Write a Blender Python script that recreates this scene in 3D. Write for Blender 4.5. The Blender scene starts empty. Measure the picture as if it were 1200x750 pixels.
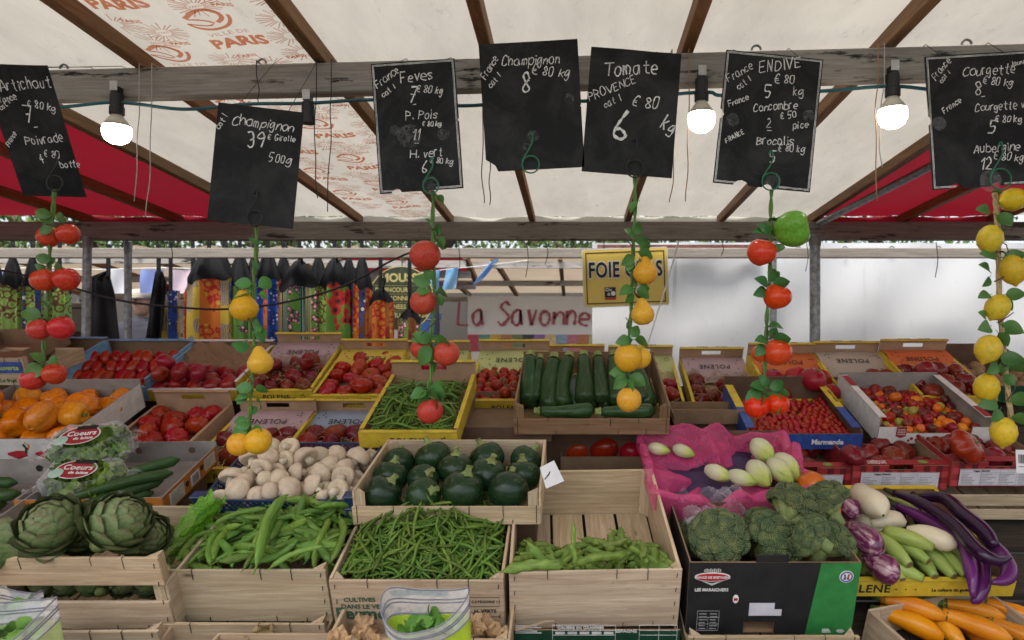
import bpy, bmesh, math, random
import numpy as np
from mathutils import Matrix, Vector, Euler
R = math.radians
rnd = random.Random(11)
S = bpy.context.scene
COL = S.collection
# ---------------------------------------------------------------- camera, sky, sun, exposure
F = 760.0                      # focal length in photo pixels (photo is 1200 wide)
PX0 = 672.0                    # the vanishing point of the depth lines (the photo is cropped off-centre)
EYE = 1.6
cam = bpy.data.cameras.new('camera'); cam.sensor_width = 36; cam.lens = 36 * F / 1200
cam.clip_start = .05; cam.clip_end = 500
cam.dof.use_dof = True; cam.dof.focus_distance = 1.9; cam.dof.aperture_fstop = 4.0
camo = bpy.data.objects.new('camera', cam); COL.objects.link(camo)
camo.location = (0, 0, EYE); camo.rotation_euler = (R(90), 0, 0); cam.shift_x = (600 - PX0) / 1200
S.camera = camo
W = bpy.data.worlds.new('World'); S.world = W; W.use_nodes = True
wn = W.node_tree.nodes; wl = W.node_tree.links
SUN_EL, SUN_AZ = 58, 205       # sun high, behind the photographer (heading in degrees from +Y, clockwise)
sky = wn.new('ShaderNodeTexSky'); sky.sky_type = 'NISHITA'; sky.sun_disc = False
sky.sun_elevation = R(SUN_EL); sky.sun_rotation = R(SUN_AZ); sky.air_density = 1.0; sky.dust_density = 3.5
hsv = wn.new('ShaderNodeHueSaturation'); hsv.inputs['Saturation'].default_value = .35; wl.new(sky.outputs[0], hsv.inputs['Color'])      # hazy, nearly white sky
wl.new(hsv.outputs[0], wn['Background'].inputs[0]); wn['Background'].inputs[1].default_value = .15
sl = bpy.data.lights.new('sun', 'SUN'); sl.energy = 1.5; sl.angle = R(14); sl.color = (1, .95, .88)
sun = bpy.data.objects.new('sun', sl); COL.objects.link(sun)
sd = Vector((math.sin(R(SUN_AZ)) * math.cos(R(SUN_EL)), math.cos(R(SUN_AZ)) * math.cos(R(SUN_EL)), math.sin(R(SUN_EL))))
sun.rotation_euler = sd.to_track_quat('Z', 'Y').to_euler(); sun.location = (0, -5, 9)
S.view_settings.view_transform = 'Standard'; S.view_settings.look = 'None'
S.view_settings.exposure = 1.05; S.view_settings.gamma = 1; S.view_settings.use_curve_mapping = False
S.cycles.use_denoising = True; S.cycles.max_bounces = 10; S.cycles.diffuse_bounces = 3
S.cycles.transmission_bounces = 8; S.cycles.transparent_max_bounces = 12; S.cycles.sample_clamp_indirect = 6

# ---------------------------------------------------------------- pixel -> world
def ray(px, py):
    return Vector(((px - PX0) / F, 1, (375 - py) / F))
def at(px, py, Y):
    d = ray(px, py); return Vector((0, 0, EYE)) + d * (Y / d.y)
def proj(p):
    q = Vector(p) - Vector((0, 0, EYE))
    return (round(PX0 + F * q.x / q.y, 1), round(375 - F * q.z / q.y, 1))

# ---------------------------------------------------------------- materials
MATS = {}
def node_mat(name):
    m = bpy.data.materials.new(name); m.use_nodes = True
    return m, m.node_tree.nodes, m.node_tree.links, m.node_tree.nodes['Principled BSDF']
def C3(c): return (c[0], c[1], c[2], 1)
def mapping(N, L, scale=(1, 1, 1), coord='Object', rand=True):
    tc = N.new('ShaderNodeTexCoord'); mp = N.new('ShaderNodeMapping'); mp.inputs['Scale'].default_value = scale
    L.new(tc.outputs[coord], mp.inputs[0])
    if rand:
        oi = N.new('ShaderNodeObjectInfo'); cb = N.new('ShaderNodeMath'); cb.operation = 'MULTIPLY'; cb.inputs[1].default_value = 37.0
        L.new(oi.outputs['Random'], cb.inputs[0]); L.new(cb.outputs[0], mp.inputs['Location'])
    return mp.outputs[0]
def noise(N, L, vec, scale, detail=4, rough=.55, dist=0):
    n = N.new('ShaderNodeTexNoise'); n.inputs['Scale'].default_value = scale; n.inputs['Detail'].default_value = detail
    n.inputs['Roughness'].default_value = rough; n.inputs['Distortion'].default_value = dist
    if vec is not None: L.new(vec, n.inputs['Vector'])
    return n.outputs[0]
def ramp(N, L, fac, stops, interp='LINEAR'):
    r = N.new('ShaderNodeValToRGB'); e = r.color_ramp.elements; r.color_ramp.interpolation = interp
    e[0].position, e[0].color = stops[0][0], C3(stops[0][1]); e[1].position, e[1].color = stops[-1][0], C3(stops[-1][1])
    for p, c in stops[1:-1]:
        k = e.new(p); k.color = C3(c)
    L.new(fac, r.inputs[0]); return r.outputs[0]
def mixc(N, L, fac, a, b, mode='MIX'):
    m = N.new('ShaderNodeMix'); m.data_type = 'RGBA'; m.blend_type = mode
    for sock, v in ((m.inputs[0], fac), (m.inputs[6], a), (m.inputs[7], b)):
        if hasattr(v, 'links'): L.new(v, sock)
        elif isinstance(v, (int, float)): sock.default_value = v
        else: sock.default_value = C3(v)
    return m.outputs[2]
def objvar(N, L, col, hue=.02, val=.25, sat=.15):
    oi = N.new('ShaderNodeObjectInfo'); hs = N.new('ShaderNodeHueSaturation')
    for k, (sock, amt, off) in enumerate((('Hue', hue, .5), ('Value', val, 1), ('Saturation', sat, 1))):
        ml = N.new('ShaderNodeMath'); ml.operation = 'MULTIPLY'; ml.inputs[1].default_value = (1.0, 7.31, 13.7)[k]
        fr = N.new('ShaderNodeMath'); fr.operation = 'FRACT'; mr = N.new('ShaderNodeMapRange')
        mr.inputs[3].default_value = off - amt; mr.inputs[4].default_value = off + amt
        L.new(oi.outputs['Random'], ml.inputs[0]); L.new(ml.outputs[0], fr.inputs[0]); L.new(fr.outputs[0], mr.inputs[0]); L.new(mr.outputs[0], hs.inputs[sock])
    if hasattr(col, 'links'): L.new(col, hs.inputs['Color'])
    else: hs.inputs['Color'].default_value = C3(col)
    return hs.outputs[0]
def bump(N, L, B, h, strength=.3, dist=.002):
    b = N.new('ShaderNodeBump'); b.inputs['Strength'].default_value = strength; b.inputs['Distance'].default_value = dist
    L.new(h, b.inputs['Height']); L.new(b.outputs[0], B.inputs['Normal'])
def flat(name, c, rough=.6, metal=0, var=.0, spec=.5, nscale=30, wear=.12, bmp=.0):
    if name in MATS: return MATS[name]
    m, N, L, B = node_mat(name); v = mapping(N, L); n = noise(N, L, v, nscale, 5)
    lo = [max(0, k * (1 - wear * 2)) for k in c]; hi = [min(1, k * (1 + wear)) for k in c]
    col = ramp(N, L, n, ((.3, lo), (.7, hi)))
    if var: col = objvar(N, L, col, var * .05, var, var * .15)
    L.new(col, B.inputs['Base Color']); B.inputs['Roughness'].default_value = rough; B.inputs['Metallic'].default_value = metal
    B.inputs['Specular IOR Level'].default_value = spec
    if bmp: bump(N, L, B, n, bmp)
    MATS[name] = m; return m
def wood(name, dark, light, axis, rough=.75, streak=1.0, stain=None, knots=True, var=.12):
    if name in MATS: return MATS[name]
    m, N, L, B = node_mat(name)
    sc = {'x': (1.2, 22, 22), 'y': (22, 1.2, 22), 'z': (22, 22, 1.2)}[axis]
    v = mapping(N, L, sc); g = noise(N, L, v, 4.2, 9, .72, .7)
    v2 = mapping(N, L, tuple(s * .25 + .2 for s in sc)); g2 = noise(N, L, v2, 3.0, 3, .5)
    col = ramp(N, L, g, ((.28, dark), (.5, [(a + b) / 2 for a, b in zip(dark, light)]), (.68, light)))
    col = mixc(N, L, .35 * streak, col, ramp(N, L, g2, ((.35, [k * .55 for k in dark]), (.65, light))), 'MULTIPLY') if streak else col
    if knots:
        vk = mapping(N, L, tuple({1.2: 6, 22: 16}[s] for s in sc)); vo = N.new('ShaderNodeTexVoronoi'); vo.inputs['Scale'].default_value = 1.0
        L.new(vk, vo.inputs['Vector']); kk = ramp(N, L, vo.outputs['Distance'], ((.03, (1, 1, 1)), (.12, (0, 0, 0))))
        col = mixc(N, L, kk, col, [k * .3 for k in dark])
    if stain:
        v3 = mapping(N, L, (1.5, 9, 9) if axis == 'x' else (9, 1.5, 9)); s_ = noise(N, L, v3, 2.2, 6, .7)
        col = mixc(N, L, ramp(N, L, s_, ((.575, (0, 0, 0)), (.63, (1, 1, 1)))), col, stain)
    col = objvar(N, L, col, .008, var, .08)
    L.new(col, B.inputs['Base Color']); B.inputs['Roughness'].default_value = rough; B.inputs['Specular IOR Level'].default_value = .25
    bump(N, L, B, g, .35, .0015); MATS[name] = m; return m
def veg(name, stops, scale=8, rough=.3, coat=.0, var=.15, hue=.015, stretch=(1, 1, 1), bmp=.1, bscale=60, spots=None, detail=4, spec=.3, sss=0, axis=None):
    if name in MATS: return MATS[name]
    m, N, L, B = node_mat(name); v = mapping(N, L, stretch); n = noise(N, L, v, scale, detail, .6)
    if axis is not None:      # colour that runs along the fruit from one end to the other
        tc = N.new('ShaderNodeTexCoord'); sx = N.new('ShaderNodeSeparateXYZ'); L.new(tc.outputs['Generated'], sx.inputs[0])
        ad = N.new('ShaderNodeMath'); ad.operation = 'MULTIPLY_ADD'; ad.inputs[1].default_value = .35; ad.inputs[2].default_value = -.17
        L.new(n, ad.inputs[0]); a2 = N.new('ShaderNodeMath'); a2.operation = 'ADD'; L.new(ad.outputs[0], a2.inputs[0]); L.new(sx.outputs[axis], a2.inputs[1])
        col = ramp(N, L, a2.outputs[0], stops)
    else: col = ramp(N, L, n, stops)
    if spots:
        v2 = mapping(N, L, stretch); n2 = noise(N, L, v2, spots[0], 3, .7)
        col = mixc(N, L, ramp(N, L, n2, ((spots[1], (0, 0, 0)), (spots[1] + .05, (1, 1, 1)))), col, spots[2])
    col = objvar(N, L, col, hue, var, .015)
    L.new(col, B.inputs['Base Color']); B.inputs['Roughness'].default_value = rough; B.inputs['Coat Weight'].default_value = coat * .35
    B.inputs['Coat Roughness'].default_value = .12; B.inputs['Specular IOR Level'].default_value = spec
    if sss: B.inputs['Subsurface Weight'].default_value = sss; B.inputs['Subsurface Scale'].default_value = .01; B.inputs['Subsurface Radius'].default_value = (1, .5, .3)
    if bmp: bump(N, L, B, noise(N, L, mapping(N, L, stretch), bscale, 3), bmp, .001)
    MATS[name] = m; return m
def fabric(name, c, trans=.4, dirt=(.5, .47, .4), dirtamt=.5, grain=(1, 1, 1), scale=2.0, tint=None):
    if name in MATS: return MATS[name]
    m, N, L, B = node_mat(name); v = mapping(N, L, grain, rand=False); n = noise(N, L, v, scale, 8, .7)
    v2 = mapping(N, L, tuple(g * 1.0 for g in grain), rand=False); n2 = noise(N, L, v2, scale * 9, 6, .8)
    d = N.new('ShaderNodeMath'); d.operation = 'MULTIPLY'; L.new(ramp(N, L, n, ((.42, (0, 0, 0)), (.75, (1, 1, 1)))), d.inputs[0]); d.inputs[1].default_value = dirtamt
    col = mixc(N, L, d.outputs[0], c, dirt)
    d2 = N.new('ShaderNodeMath'); d2.operation = 'MULTIPLY'; L.new(ramp(N, L, n2, ((.58, (0, 0, 0)), (.75, (1, 1, 1)))), d2.inputs[0]); d2.inputs[1].default_value = dirtamt * .8
    col = mixc(N, L, d2.outputs[0], col, [k * .6 for k in dirt])
    L.new(col, B.inputs['Base Color']); B.inputs['Roughness'].default_value = .75; B.inputs['Specular IOR Level'].default_value = .2
    t = N.new('ShaderNodeBsdfTranslucent'); L.new(col, t.inputs[0]) if tint is None else L.new(mixc(N, L, 1, col, tint, 'MULTIPLY'), t.inputs[0])
    mx = N.new('ShaderNodeMixShader'); mx.inputs[0].default_value = trans
    L.new(B.outputs[0], mx.inputs[1]); L.new(t.outputs[0], mx.inputs[2]); L.new(mx.outputs[0], N['Material Output'].inputs[0])
    bump(N, L, B, noise(N, L, v, scale * 2, 4), .25, .02); MATS[name] = m; return m
def stain(name, c, dens=.85):
    m, N, L, B = node_mat(name); v = mapping(N, L); n = noise(N, L, v, 14, 6, .7); B.inputs['Base Color'].default_value = C3(c); B.inputs['Roughness'].default_value = .9
    t = N.new('ShaderNodeBsdfTransparent'); L.new(ramp(N, L, n, ((.3, c), (.75, [min(1, k * .7 + .3) for k in c]))), t.inputs[0]); mx = N.new('ShaderNodeMixShader'); mx.inputs[0].default_value = dens
    L.new(B.outputs[0], mx.inputs[1]); L.new(t.outputs[0], mx.inputs[2]); L.new(mx.outputs[0], N['Material Output'].inputs[0]); MATS[name] = m; return m
def film(name, c=(1, 1, 1), alpha=.3, rough=.15, bmp=.6, bscale=25):
    if name in MATS: return MATS[name]
    m, N, L, B = node_mat(name); B.inputs['Base Color'].default_value = C3(c); B.inputs['Roughness'].default_value = rough
    v = mapping(N, L); n = noise(N, L, v, bscale, 5, .65, 1.2); bump(N, L, B, n, bmp, .01)
    fr = N.new('ShaderNodeLayerWeight'); fr.inputs[0].default_value = .35
    mr = N.new('ShaderNodeMapRange'); mr.inputs[3].default_value = alpha; mr.inputs[4].default_value = min(1, alpha + .45)
    L.new(fr.outputs['Facing'], mr.inputs[0])
    ad = N.new('ShaderNodeMath'); ad.operation = 'MULTIPLY_ADD'; ad.inputs[1].default_value = .35; L.new(n, ad.inputs[0]); L.new(mr.outputs[0], ad.inputs[2])
    sb = N.new('ShaderNodeMath'); sb.operation = 'SUBTRACT'; sb.inputs[1].default_value = .17; sb.use_clamp = True; L.new(ad.outputs[0], sb.inputs[0])
    L.new(sb.outputs[0], B.inputs['Alpha']); MATS[name] = m; return m

# ---------------------------------------------------------------- mesh builder
def cat_rom(pts, k=4, closed=False):
    if len(pts) < 3: return [Vector(p) for p in pts]
    P = [Vector(p) for p in pts]; out = []; n = len(P)
    rng = range(n) if closed else range(n - 1)
    for i in rng:
        p0 = P[i - 1] if (closed or i > 0) else P[0] * 2 - P[1]; p1 = P[i]; p2 = P[(i + 1) % n]
        p3 = P[(i + 2) % n] if (closed or i + 2 < n) else P[-1] * 2 - P[-2]
        for j in range(k):
            t = j / k
            out.append(.5 * ((2 * p1) + (p2 - p0) * t + (2 * p0 - 5 * p1 + 4 * p2 - p3) * t * t + (3 * p1 - p0 - 3 * p2 + p3) * t ** 3))
    if not closed: out.append(P[-1].copy())
    return out
class MB:
    def __init__(s): s.v = []; s.f = []
    def add(s, vs, fs, M=None):
        o = len(s.v)
        s.v += [tuple(M @ Vector(v)) if M is not None else tuple(v) for v in vs]; s.f += [tuple(i + o for i in f) for f in fs]; return s
    def box(s, x0, x1, y0, y1, z0, z1, M=None, j=0):
        vs = [(x, y, z) for z in (z0, z1) for y in (y0, y1) for x in (x0, x1)]
        if j: vs = [tuple(c + rnd.uniform(-j, j) for c in v) for v in vs]
        return s.add(vs, [(0, 2, 3, 1), (4, 5, 7, 6), (0, 1, 5, 4), (2, 6, 7, 3), (0, 4, 6, 2), (1, 3, 7, 5)], M)
    def bar(s, a, b, w, h, up=(0, 0, 1)):
        a = Vector(a); b = Vector(b); d = (b - a).normalized(); u = Vector(up); x = d.cross(u).normalized(); u = x.cross(d)
        M = Matrix((x, d, u)).transposed().to_4x4(); M.translation = a
        return s.box(-w / 2, w / 2, 0, (b - a).length, -h / 2, h / 2, M)
    def tube(s, pts, rad, n=8, cap=True, flat=1.0, up=None, M=None):
        P = [Vector(p) for p in pts]; m = len(P); rad = rad if hasattr(rad, '__len__') else [rad] * m
        t0 = (P[1] - P[0]).normalized(); ref = Vector(up) if up else (Vector((0, 0, 1)) if abs(t0.z) < .9 else Vector((1, 0, 0)))
        x = t0.cross(ref).normalized(); vs = []; fs = []
        for i, p in enumerate(P):
            t = ((P[min(i + 1, m - 1)] - P[max(i - 1, 0)])); t = t.normalized() if t.length > 1e-9 else t0
            x = (x - t * x.dot(t)); x = x.normalized() if x.length > 1e-6 else t.orthogonal().normalized(); y = t.cross(x)
            for k in range(n):
                a = 2 * math.pi * k / n; vs.append(p + (x * math.cos(a) + y * math.sin(a) * flat) * rad[i])
        for i in range(m - 1):
            for k in range(n): fs.append((i * n + k, i * n + (k + 1) % n, (i + 1) * n + (k + 1) % n, (i + 1) * n + k))
        if cap: fs += [tuple(range(n))[::-1], tuple(range((m - 1) * n, m * n))]
        return s.add(vs, fs, M)
    def lathe(s, prof, n=16, rib=0, ribd=0, M=None, fn=None, ring=False):
        vs = []; fs = []; m = len(prof)
        for i, (r, z) in enumerate(prof):
            for k in range(n):
                a = 2 * math.pi * k / n; rr = r * (1 - ribd * (1 - abs(math.cos(a * rib / 2))) ** 2) if rib else r
                p = Vector((rr * math.cos(a), rr * math.sin(a), z)); vs.append(fn(p, a, i / (m - 1)) if fn else p)
        for i in range(m - 1):
            for k in range(n): fs.append((i * n + k, i * n + (k + 1) % n, (i + 1) * n + (k + 1) % n, (i + 1) * n + k))
        if ring: fs += [((m - 1) * n + k, (m - 1) * n + (k + 1) % n, (k + 1) % n, k) for k in range(n)]
        else: fs += [tuple(range(n))[::-1], tuple(range((m - 1) * n, m * n))]
        return s.add(vs, fs, M)
    def grid(s, fn, nu, nv, M=None, closed_u=False):
        vs = [fn(i / nu, j / nv) for j in range(nv + 1) for i in range(nu + (0 if closed_u else 1))]
        w = nu if closed_u else nu + 1; fs = []
        for j in range(nv):
            for i in range(nu): fs.append((j * w + i, j * w + (i + 1) % w, (j + 1) * w + (i + 1) % w, (j + 1) * w + i))
        return s.add(vs, fs, M)
    def prism(s, poly, h0, h1, plane='xz', M=None):      # outline in a plane, thickness along the third axis
        n = len(poly); f = {'xz': lambda a, b, h: (a, h, b), 'yz': lambda a, b, h: (h, a, b), 'xy': lambda a, b, h: (a, b, h)}[plane]
        vs = [f(a, b, h0) for a, b in poly] + [f(a, b, h1) for a, b in poly]
        return s.add(vs, [tuple(range(n)), tuple(range(2 * n - 1, n - 1, -1))] + [(i, i + n, (i + 1) % n + n, (i + 1) % n) for i in range(n)], M)
    def panel(s, a0, a1, b0, b1, h0, h1, holes=(), plane='xz', M=None):     # a board with rectangular holes cut through
        A = sorted({a0, a1, *[v for h in holes for v in h[:2]]}); Bv = sorted({b0, b1, *[v for h in holes for v in h[2:]]})
        f = {'xz': lambda a, b, h: (a, h, b), 'yz': lambda a, b, h: (h, a, b), 'xy': lambda a, b, h: (a, b, h)}[plane]
        solid = lambda i, j: 0 <= i < len(A) - 1 and 0 <= j < len(Bv) - 1 and not any(h[0] - 1e-9 <= A[i] and A[i + 1] <= h[1] + 1e-9 and h[2] - 1e-9 <= Bv[j] and Bv[j + 1] <= h[3] + 1e-9 for h in holes)
        nb = len(Bv); na = len(A); vs = [f(a, b, h) for h in (h0, h1) for a in A for b in Bv]; fs = []
        I = lambda i, j, k: k * na * nb + i * nb + j
        for i in range(na - 1):
            for j in range(nb - 1):
                if not solid(i, j): continue
                fs.append((I(i, j, 0), I(i + 1, j, 0), I(i + 1, j + 1, 0), I(i, j + 1, 0))); fs.append((I(i, j, 1), I(i, j + 1, 1), I(i + 1, j + 1, 1), I(i + 1, j, 1)))
                for di, dj, p, q in ((-1, 0, (i, j), (i, j + 1)), (1, 0, (i + 1, j + 1), (i + 1, j)), (0, -1, (i + 1, j), (i, j)), (0, 1, (i, j + 1), (i + 1, j + 1))):
                    if not solid(i + di, j + dj): fs.append((I(*p, 0), I(*q, 0), I(*q, 1), I(*p, 1)))
        return s.add(vs, fs, M)
    def mesh(s, name, mat, smooth=False, bevel=0):
        me = bpy.data.meshes.new(name); me.from_pydata([tuple(v) for v in s.v], [], s.f); me.validate()
        bm = bmesh.new(); bm.from_mesh(me); bmesh.ops.recalc_face_normals(bm, faces=bm.faces)
        if bevel: bmesh.ops.bevel(bm, geom=bm.edges[:], offset=bevel, segments=1, affect='EDGES', clamp_overlap=True)
        bm.to_mesh(me); bm.free()
        if smooth: me.polygons.foreach_set('use_smooth', [True] * len(me.polygons))
        if mat: me.materials.append(mat)
        return me
    def obj(s, name, mat, parent=None, smooth=False, bevel=0):
        o = bpy.data.objects.new(name, s.mesh(name, mat, smooth, bevel)); COL.objects.link(o)
        if parent: o.parent = parent
        return o
def tag(o, label=None, cat=None, group=None, kind=None):
    for k, v in (('label', label), ('category', cat), ('group', group), ('kind', kind)):
        if v: o[k] = v
    return o
def empty(name, M, label, cat, group=None):
    o = bpy.data.objects.new(name, None); COL.objects.link(o); o.empty_display_size = .05
    o.matrix_world = M if isinstance(M, Matrix) else Matrix.Translation(M); return tag(o, label, cat, group)
def spawn(proto, M, label, cat, group=None):      # proto = (name, mesh, [(part name, mesh), ...]) -> a new thing that shares the meshes
    o = bpy.data.objects.new(proto[0], proto[1]); COL.objects.link(o); o.matrix_world = M; tag(o, label, cat, group)
    for pn, pm in proto[2]:
        c = bpy.data.objects.new(pn, pm); COL.objects.link(c); c.parent = o
    return o
def rotm(d=None, roll=0, z=0): return Matrix.Rotation(z, 4, 'Z')
def orient(axis, roll=0):      # local +X runs along axis
    q = Vector(axis).normalized().to_track_quat('X', 'Z'); return q.to_matrix().to_4x4() @ Matrix.Rotation(roll, 4, 'X')
def rand_rot(r=rnd): return Euler((r.uniform(0, 6.28), r.uniform(0, 6.28), r.uniform(0, 6.28))).to_matrix().to_4x4()
def scl(*s): return Matrix.Diagonal((*((s * 3) if len(s) == 1 else s), 1))
T = Matrix.Translation

# ---------------------------------------------------------------- handwriting: single-stroke glyphs on a 6 x 9 grid (baseline 2, cap 8)
GL = {'A': '02 38 62|14 54', 'B': '02 08|08 47 46 05|05 45 54 43 02', 'C': '57 38 17 05 03 12 32 53', 'D': '02 08|08 38 56 54 32 02', 'E': '52 02|02 08|08 58|05 45',
 'F': '02 08|08 58|05 45', 'G': '57 38 17 04 12 42 54|54 34', 'H': '02 08|62 68|05 65', 'I': '22 28', 'J': '48 43 22 03', 'K': '02 08|58 05|05 52', 'L': '08 02|02 52', 'M': '02 08|08 34|34 68|68 62',
 'N': '02 08|08 52|52 58', 'O': '38 17 04 13 32 53 64 57 38', 'P': '02 08|08 47 56 45 05', 'R': '02 08|08 47 56 45 05|25 52', 'S': '57 38 17 26 45 54 43 22 03', 'T': '08 68|38 32', 'U': '08 03 22 42 63 68',
 'V': '08 32|32 68', 'X': '08 62|02 68', 'Y': '08 35|68 35|35 32', 'a': '46 26 05 03 22 43 46|46 52', 'b': '08 02|05 26 45 53 32 02', 'c': '45 26 05 03 22 43', 'd': '46 26 05 03 22 43|48 42',
 'e': '04 44 45 26 05 03 22 42', 'f': '47 38 27 22|06 46', 'g': '46 26 05 03 23 46|46 41 20 01', 'h': '08 02|04 26 45 42', 'i': '16 12|18 17', 'k': '08 02|46 04|14 42', 'l': '18 13 22', 'm': '06 02|04 16 25 22|24 36 55 52',
 'n': '06 02|04 26 45 42', 'o': '26 05 03 22 43 45 26', 'p': '06 00|05 26 45 43 22 03', 'r': '06 02|04 16 36', 's': '45 26 05 24 43 22 03', 't': '28 23 32 42|06 46', 'u': '06 03 22 43|46 42', 'v': '06 22|22 46',
 'y': '06 23|46 10', '0': '28 07 03 22 43 47 28', '1': '06 28|28 22', '2': '07 28 46 24 02|02 52', '3': '08 38 46 25|25 45 43 22 03', '4': '38 04|04 54|36 31', '5': '58 08|08 05 35 44 32 02', '6': '48 15 03 22 43 24 04',
 '7': '08 58|58 22|15 45', '8': '46 28 07 25 43 22 03 25 46', '9': '46 28 06 25 46|46 32', '€': '57 38 16 13 32 52|05 45|04 44', '-': '05 55', '.': '12 13', "'": '18 17'}
def script_strokes(text, h, jit=.9, r=None):
    """polylines for a line of handwriting, cap height h, origin at the left of the baseline"""
    r = r or rnd; x = 0; out = []; u = h / 6
    for ch in text:
        if ch == ' ': x += 2.6 * u; continue
        g = GL.get(ch, GL.get(ch.upper(), '')); mx = 0; k = r.uniform(.84, 1.18); dy = r.uniform(-.4, .4) * jit; kh = r.uniform(.86, 1.14); sl = r.uniform(.0, .2) * jit
        for st in g.split('|'):
            P = [(int(c[0]), int(c[1])) for c in st.split()]
            if not P: continue
            mx = max(mx, max(p[0] for p in P))
            Q = [Vector((x + (p[0] * .62 * k + r.uniform(-.25, .25) * jit + (p[1] - 2) * (.04 + sl)) * u, 0, ((p[1] - 2) * kh + dy + r.uniform(-.25, .25) * jit) * u)) for p in P]
            out.append(cat_rom(Q, 4) if len(Q) > 2 else Q)
        x += (mx * .62 + 1.25) * u
    return out, x
def ribbon(mb, pts, w, y=0, M=None, vary=.45):
    n = len(pts); vs = []; fs = []
    for i, p in enumerate(pts):
        t = pts[min(i + 1, n - 1)] - pts[max(i - 1, 0)]; t = t.normalized() if t.length > 1e-9 else Vector((1, 0, 0))
        nn = Vector((-t.z, 0, t.x)) * w * .5 * rnd.uniform(1 - vary, 1 + vary)
        vs += [(p.x + nn.x, y, p.z + nn.z), (p.x - nn.x, y, p.z - nn.z)]
    fs = [(2 * i, 2 * i + 1, 2 * i + 3, 2 * i + 2) for i in range(n - 1)]
    mb.add(vs, fs, M)
def write(mb, text, x, z, h, w, y=0, rot=0, jit=.9, M=None, center=False):
    st, wd = script_strokes(text, h, jit)
    c, s = math.cos(rot), math.sin(rot); ox = -wd / 2 if center else 0
    for pl in st:
        ribbon(mb, [Vector((x + (p.x + ox) * c - p.z * s, 0, z + (p.x + ox) * s + p.z * c)) for p in pl], w, y, M)
def text_obj(name, body, size, mat, parent, M, bold=0, ext=.0004, align='CENTER', spacing=1, xscale=1):
    cu = bpy.data.curves.new(name, 'FONT'); cu.body = body; cu.size = size; cu.offset = bold; cu.extrude = ext; cu.align_x = align; cu.space_character = spacing; cu.resolution_u = 3
    tmp = bpy.data.objects.new('text_source', cu); me = bpy.data.meshes.new_from_object(tmp); bpy.data.objects.remove(tmp); bpy.data.curves.remove(cu)
    me.name = name; me.materials.clear(); me.materials.append(mat); o = bpy.data.objects.new(name, me); COL.objects.link(o); o.parent = parent
    o.matrix_local = M @ scl(xscale, 1, 1); return o
FACE = Matrix.Rotation(R(90), 4, 'X')      # text lying in XY -> standing, read from -Y
# ================================================================ SETTING AND STALL STRUCTURE
g = MB().box(-120, 120, -60, 180, -.2, 0).obj('ground', flat('asphalt', (.075, .072, .068), .9, wear=.3, nscale=9, bmp=.3)); tag(g, kind='structure')

beam_m = wood('beam_wood', (.24, .22, .20), (.52, .49, .45), 'x', .85, .8, stain=(.03, .027, .025), knots=False)
raft_m = wood('rafter_wood', (.16, .072, .03), (.42, .225, .10), 'y', .6, 1, knots=False)
steel = flat('galvanised_steel', (.30, .31, .32), .45, .8, wear=.25, nscale=40)
black_p = flat('black_plastic', (.012, .012, .013), .45)
cream = fabric('cream_canvas', (.78, .735, .64), .30, (.44, .41, .35), .55, (1, .35, 1), 3.2)
red_f = fabric('red_canvas', (.33, .012, .026), .27, (.22, .02, .03), .5, (1, .5, 1), 2.5)
ROOF = lambda Y: 2.303 - .0855 * (Y - 1.75)
FBY = lambda x: 1.735 - x * .066          # the front beam stands slightly askew, nearer at the right
fb = empty('front_beam', T((0, 1.735, 2.217)) @ Matrix.Rotation(-.066, 4, 'Z'), 'long weathered grey wooden beam with black scuffs across the front of the stall', 'beam')
MB().box(-4, 4, -.022, .022, 0, .082).obj('timber', beam_m, fb, bevel=.004)
br = MB()
for px in (50, 300, 880, 1110): 
    x = at(px, 70, 1.75).x; br.tube([(x + .012 * math.cos(a), -.01, .088 + .012 * math.sin(a)) for a in np.linspace(0, 3.14, 7)], .003, 6)
br.obj('staple_hook', steel, fb)
rb = empty('rear_beam', (0, 3.585, 2.04), 'thick dark wooden beam across the back of the stall under the red canopy', 'beam')
MB().box(-5, 5, -.03, .03, 0, .1).obj('timber', wood('beam_dark', (.20, .17, .145), (.42, .375, .33), 'x', .85, .8, stain=(.05, .04, .035), knots=False), rb, bevel=.004)
r2 = empty('rear_rail', (0, 3.86, 1.968), 'thin pale wooden rail just below and behind the rear beam carrying bag straps', 'beam')
MB().box(-5, 5, -.025, .025, 0, .058).obj('timber', wood('rail_wood', (.26, .23, .20), (.50, .46, .41), 'x', .85, 1, knots=False), r2, bevel=.003)
RX = [at(px, 75, 1.75).x for px in (-510, -290, -70, 150, 372, 572, 803, 1030, 1250, 1470, 1690)]
rlab = ['far left', 'second from the left under red cloth', 'between the red and the cream cloth at left', 'left of the printed cloth strip', 'right of the printed cloth strip', 'behind the crowded middle boards',
        'above the tomato board', 'right of the endive board', 'where cream meets red cloth at right', 'in the middle of the red cloth at right', 'far right']
Y0, Y1 = .35, 3.66
for i, x in enumerate(RX):
    o = MB().bar((x, Y0, ROOF(Y0) + .024), (x, Y1, ROOF(Y1) + .024), .032, .046).obj('roof_rafter', raft_m, bevel=.003)
    tag(o, 'brown wooden roof rafter ' + rlab[i], 'rafter', 'rafters under the market canopy')
can = empty('market_canopy', (0, 1.75, 2.35), 'large cream and red cloth canopy stretched over the stall on rafters', 'canopy')
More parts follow.
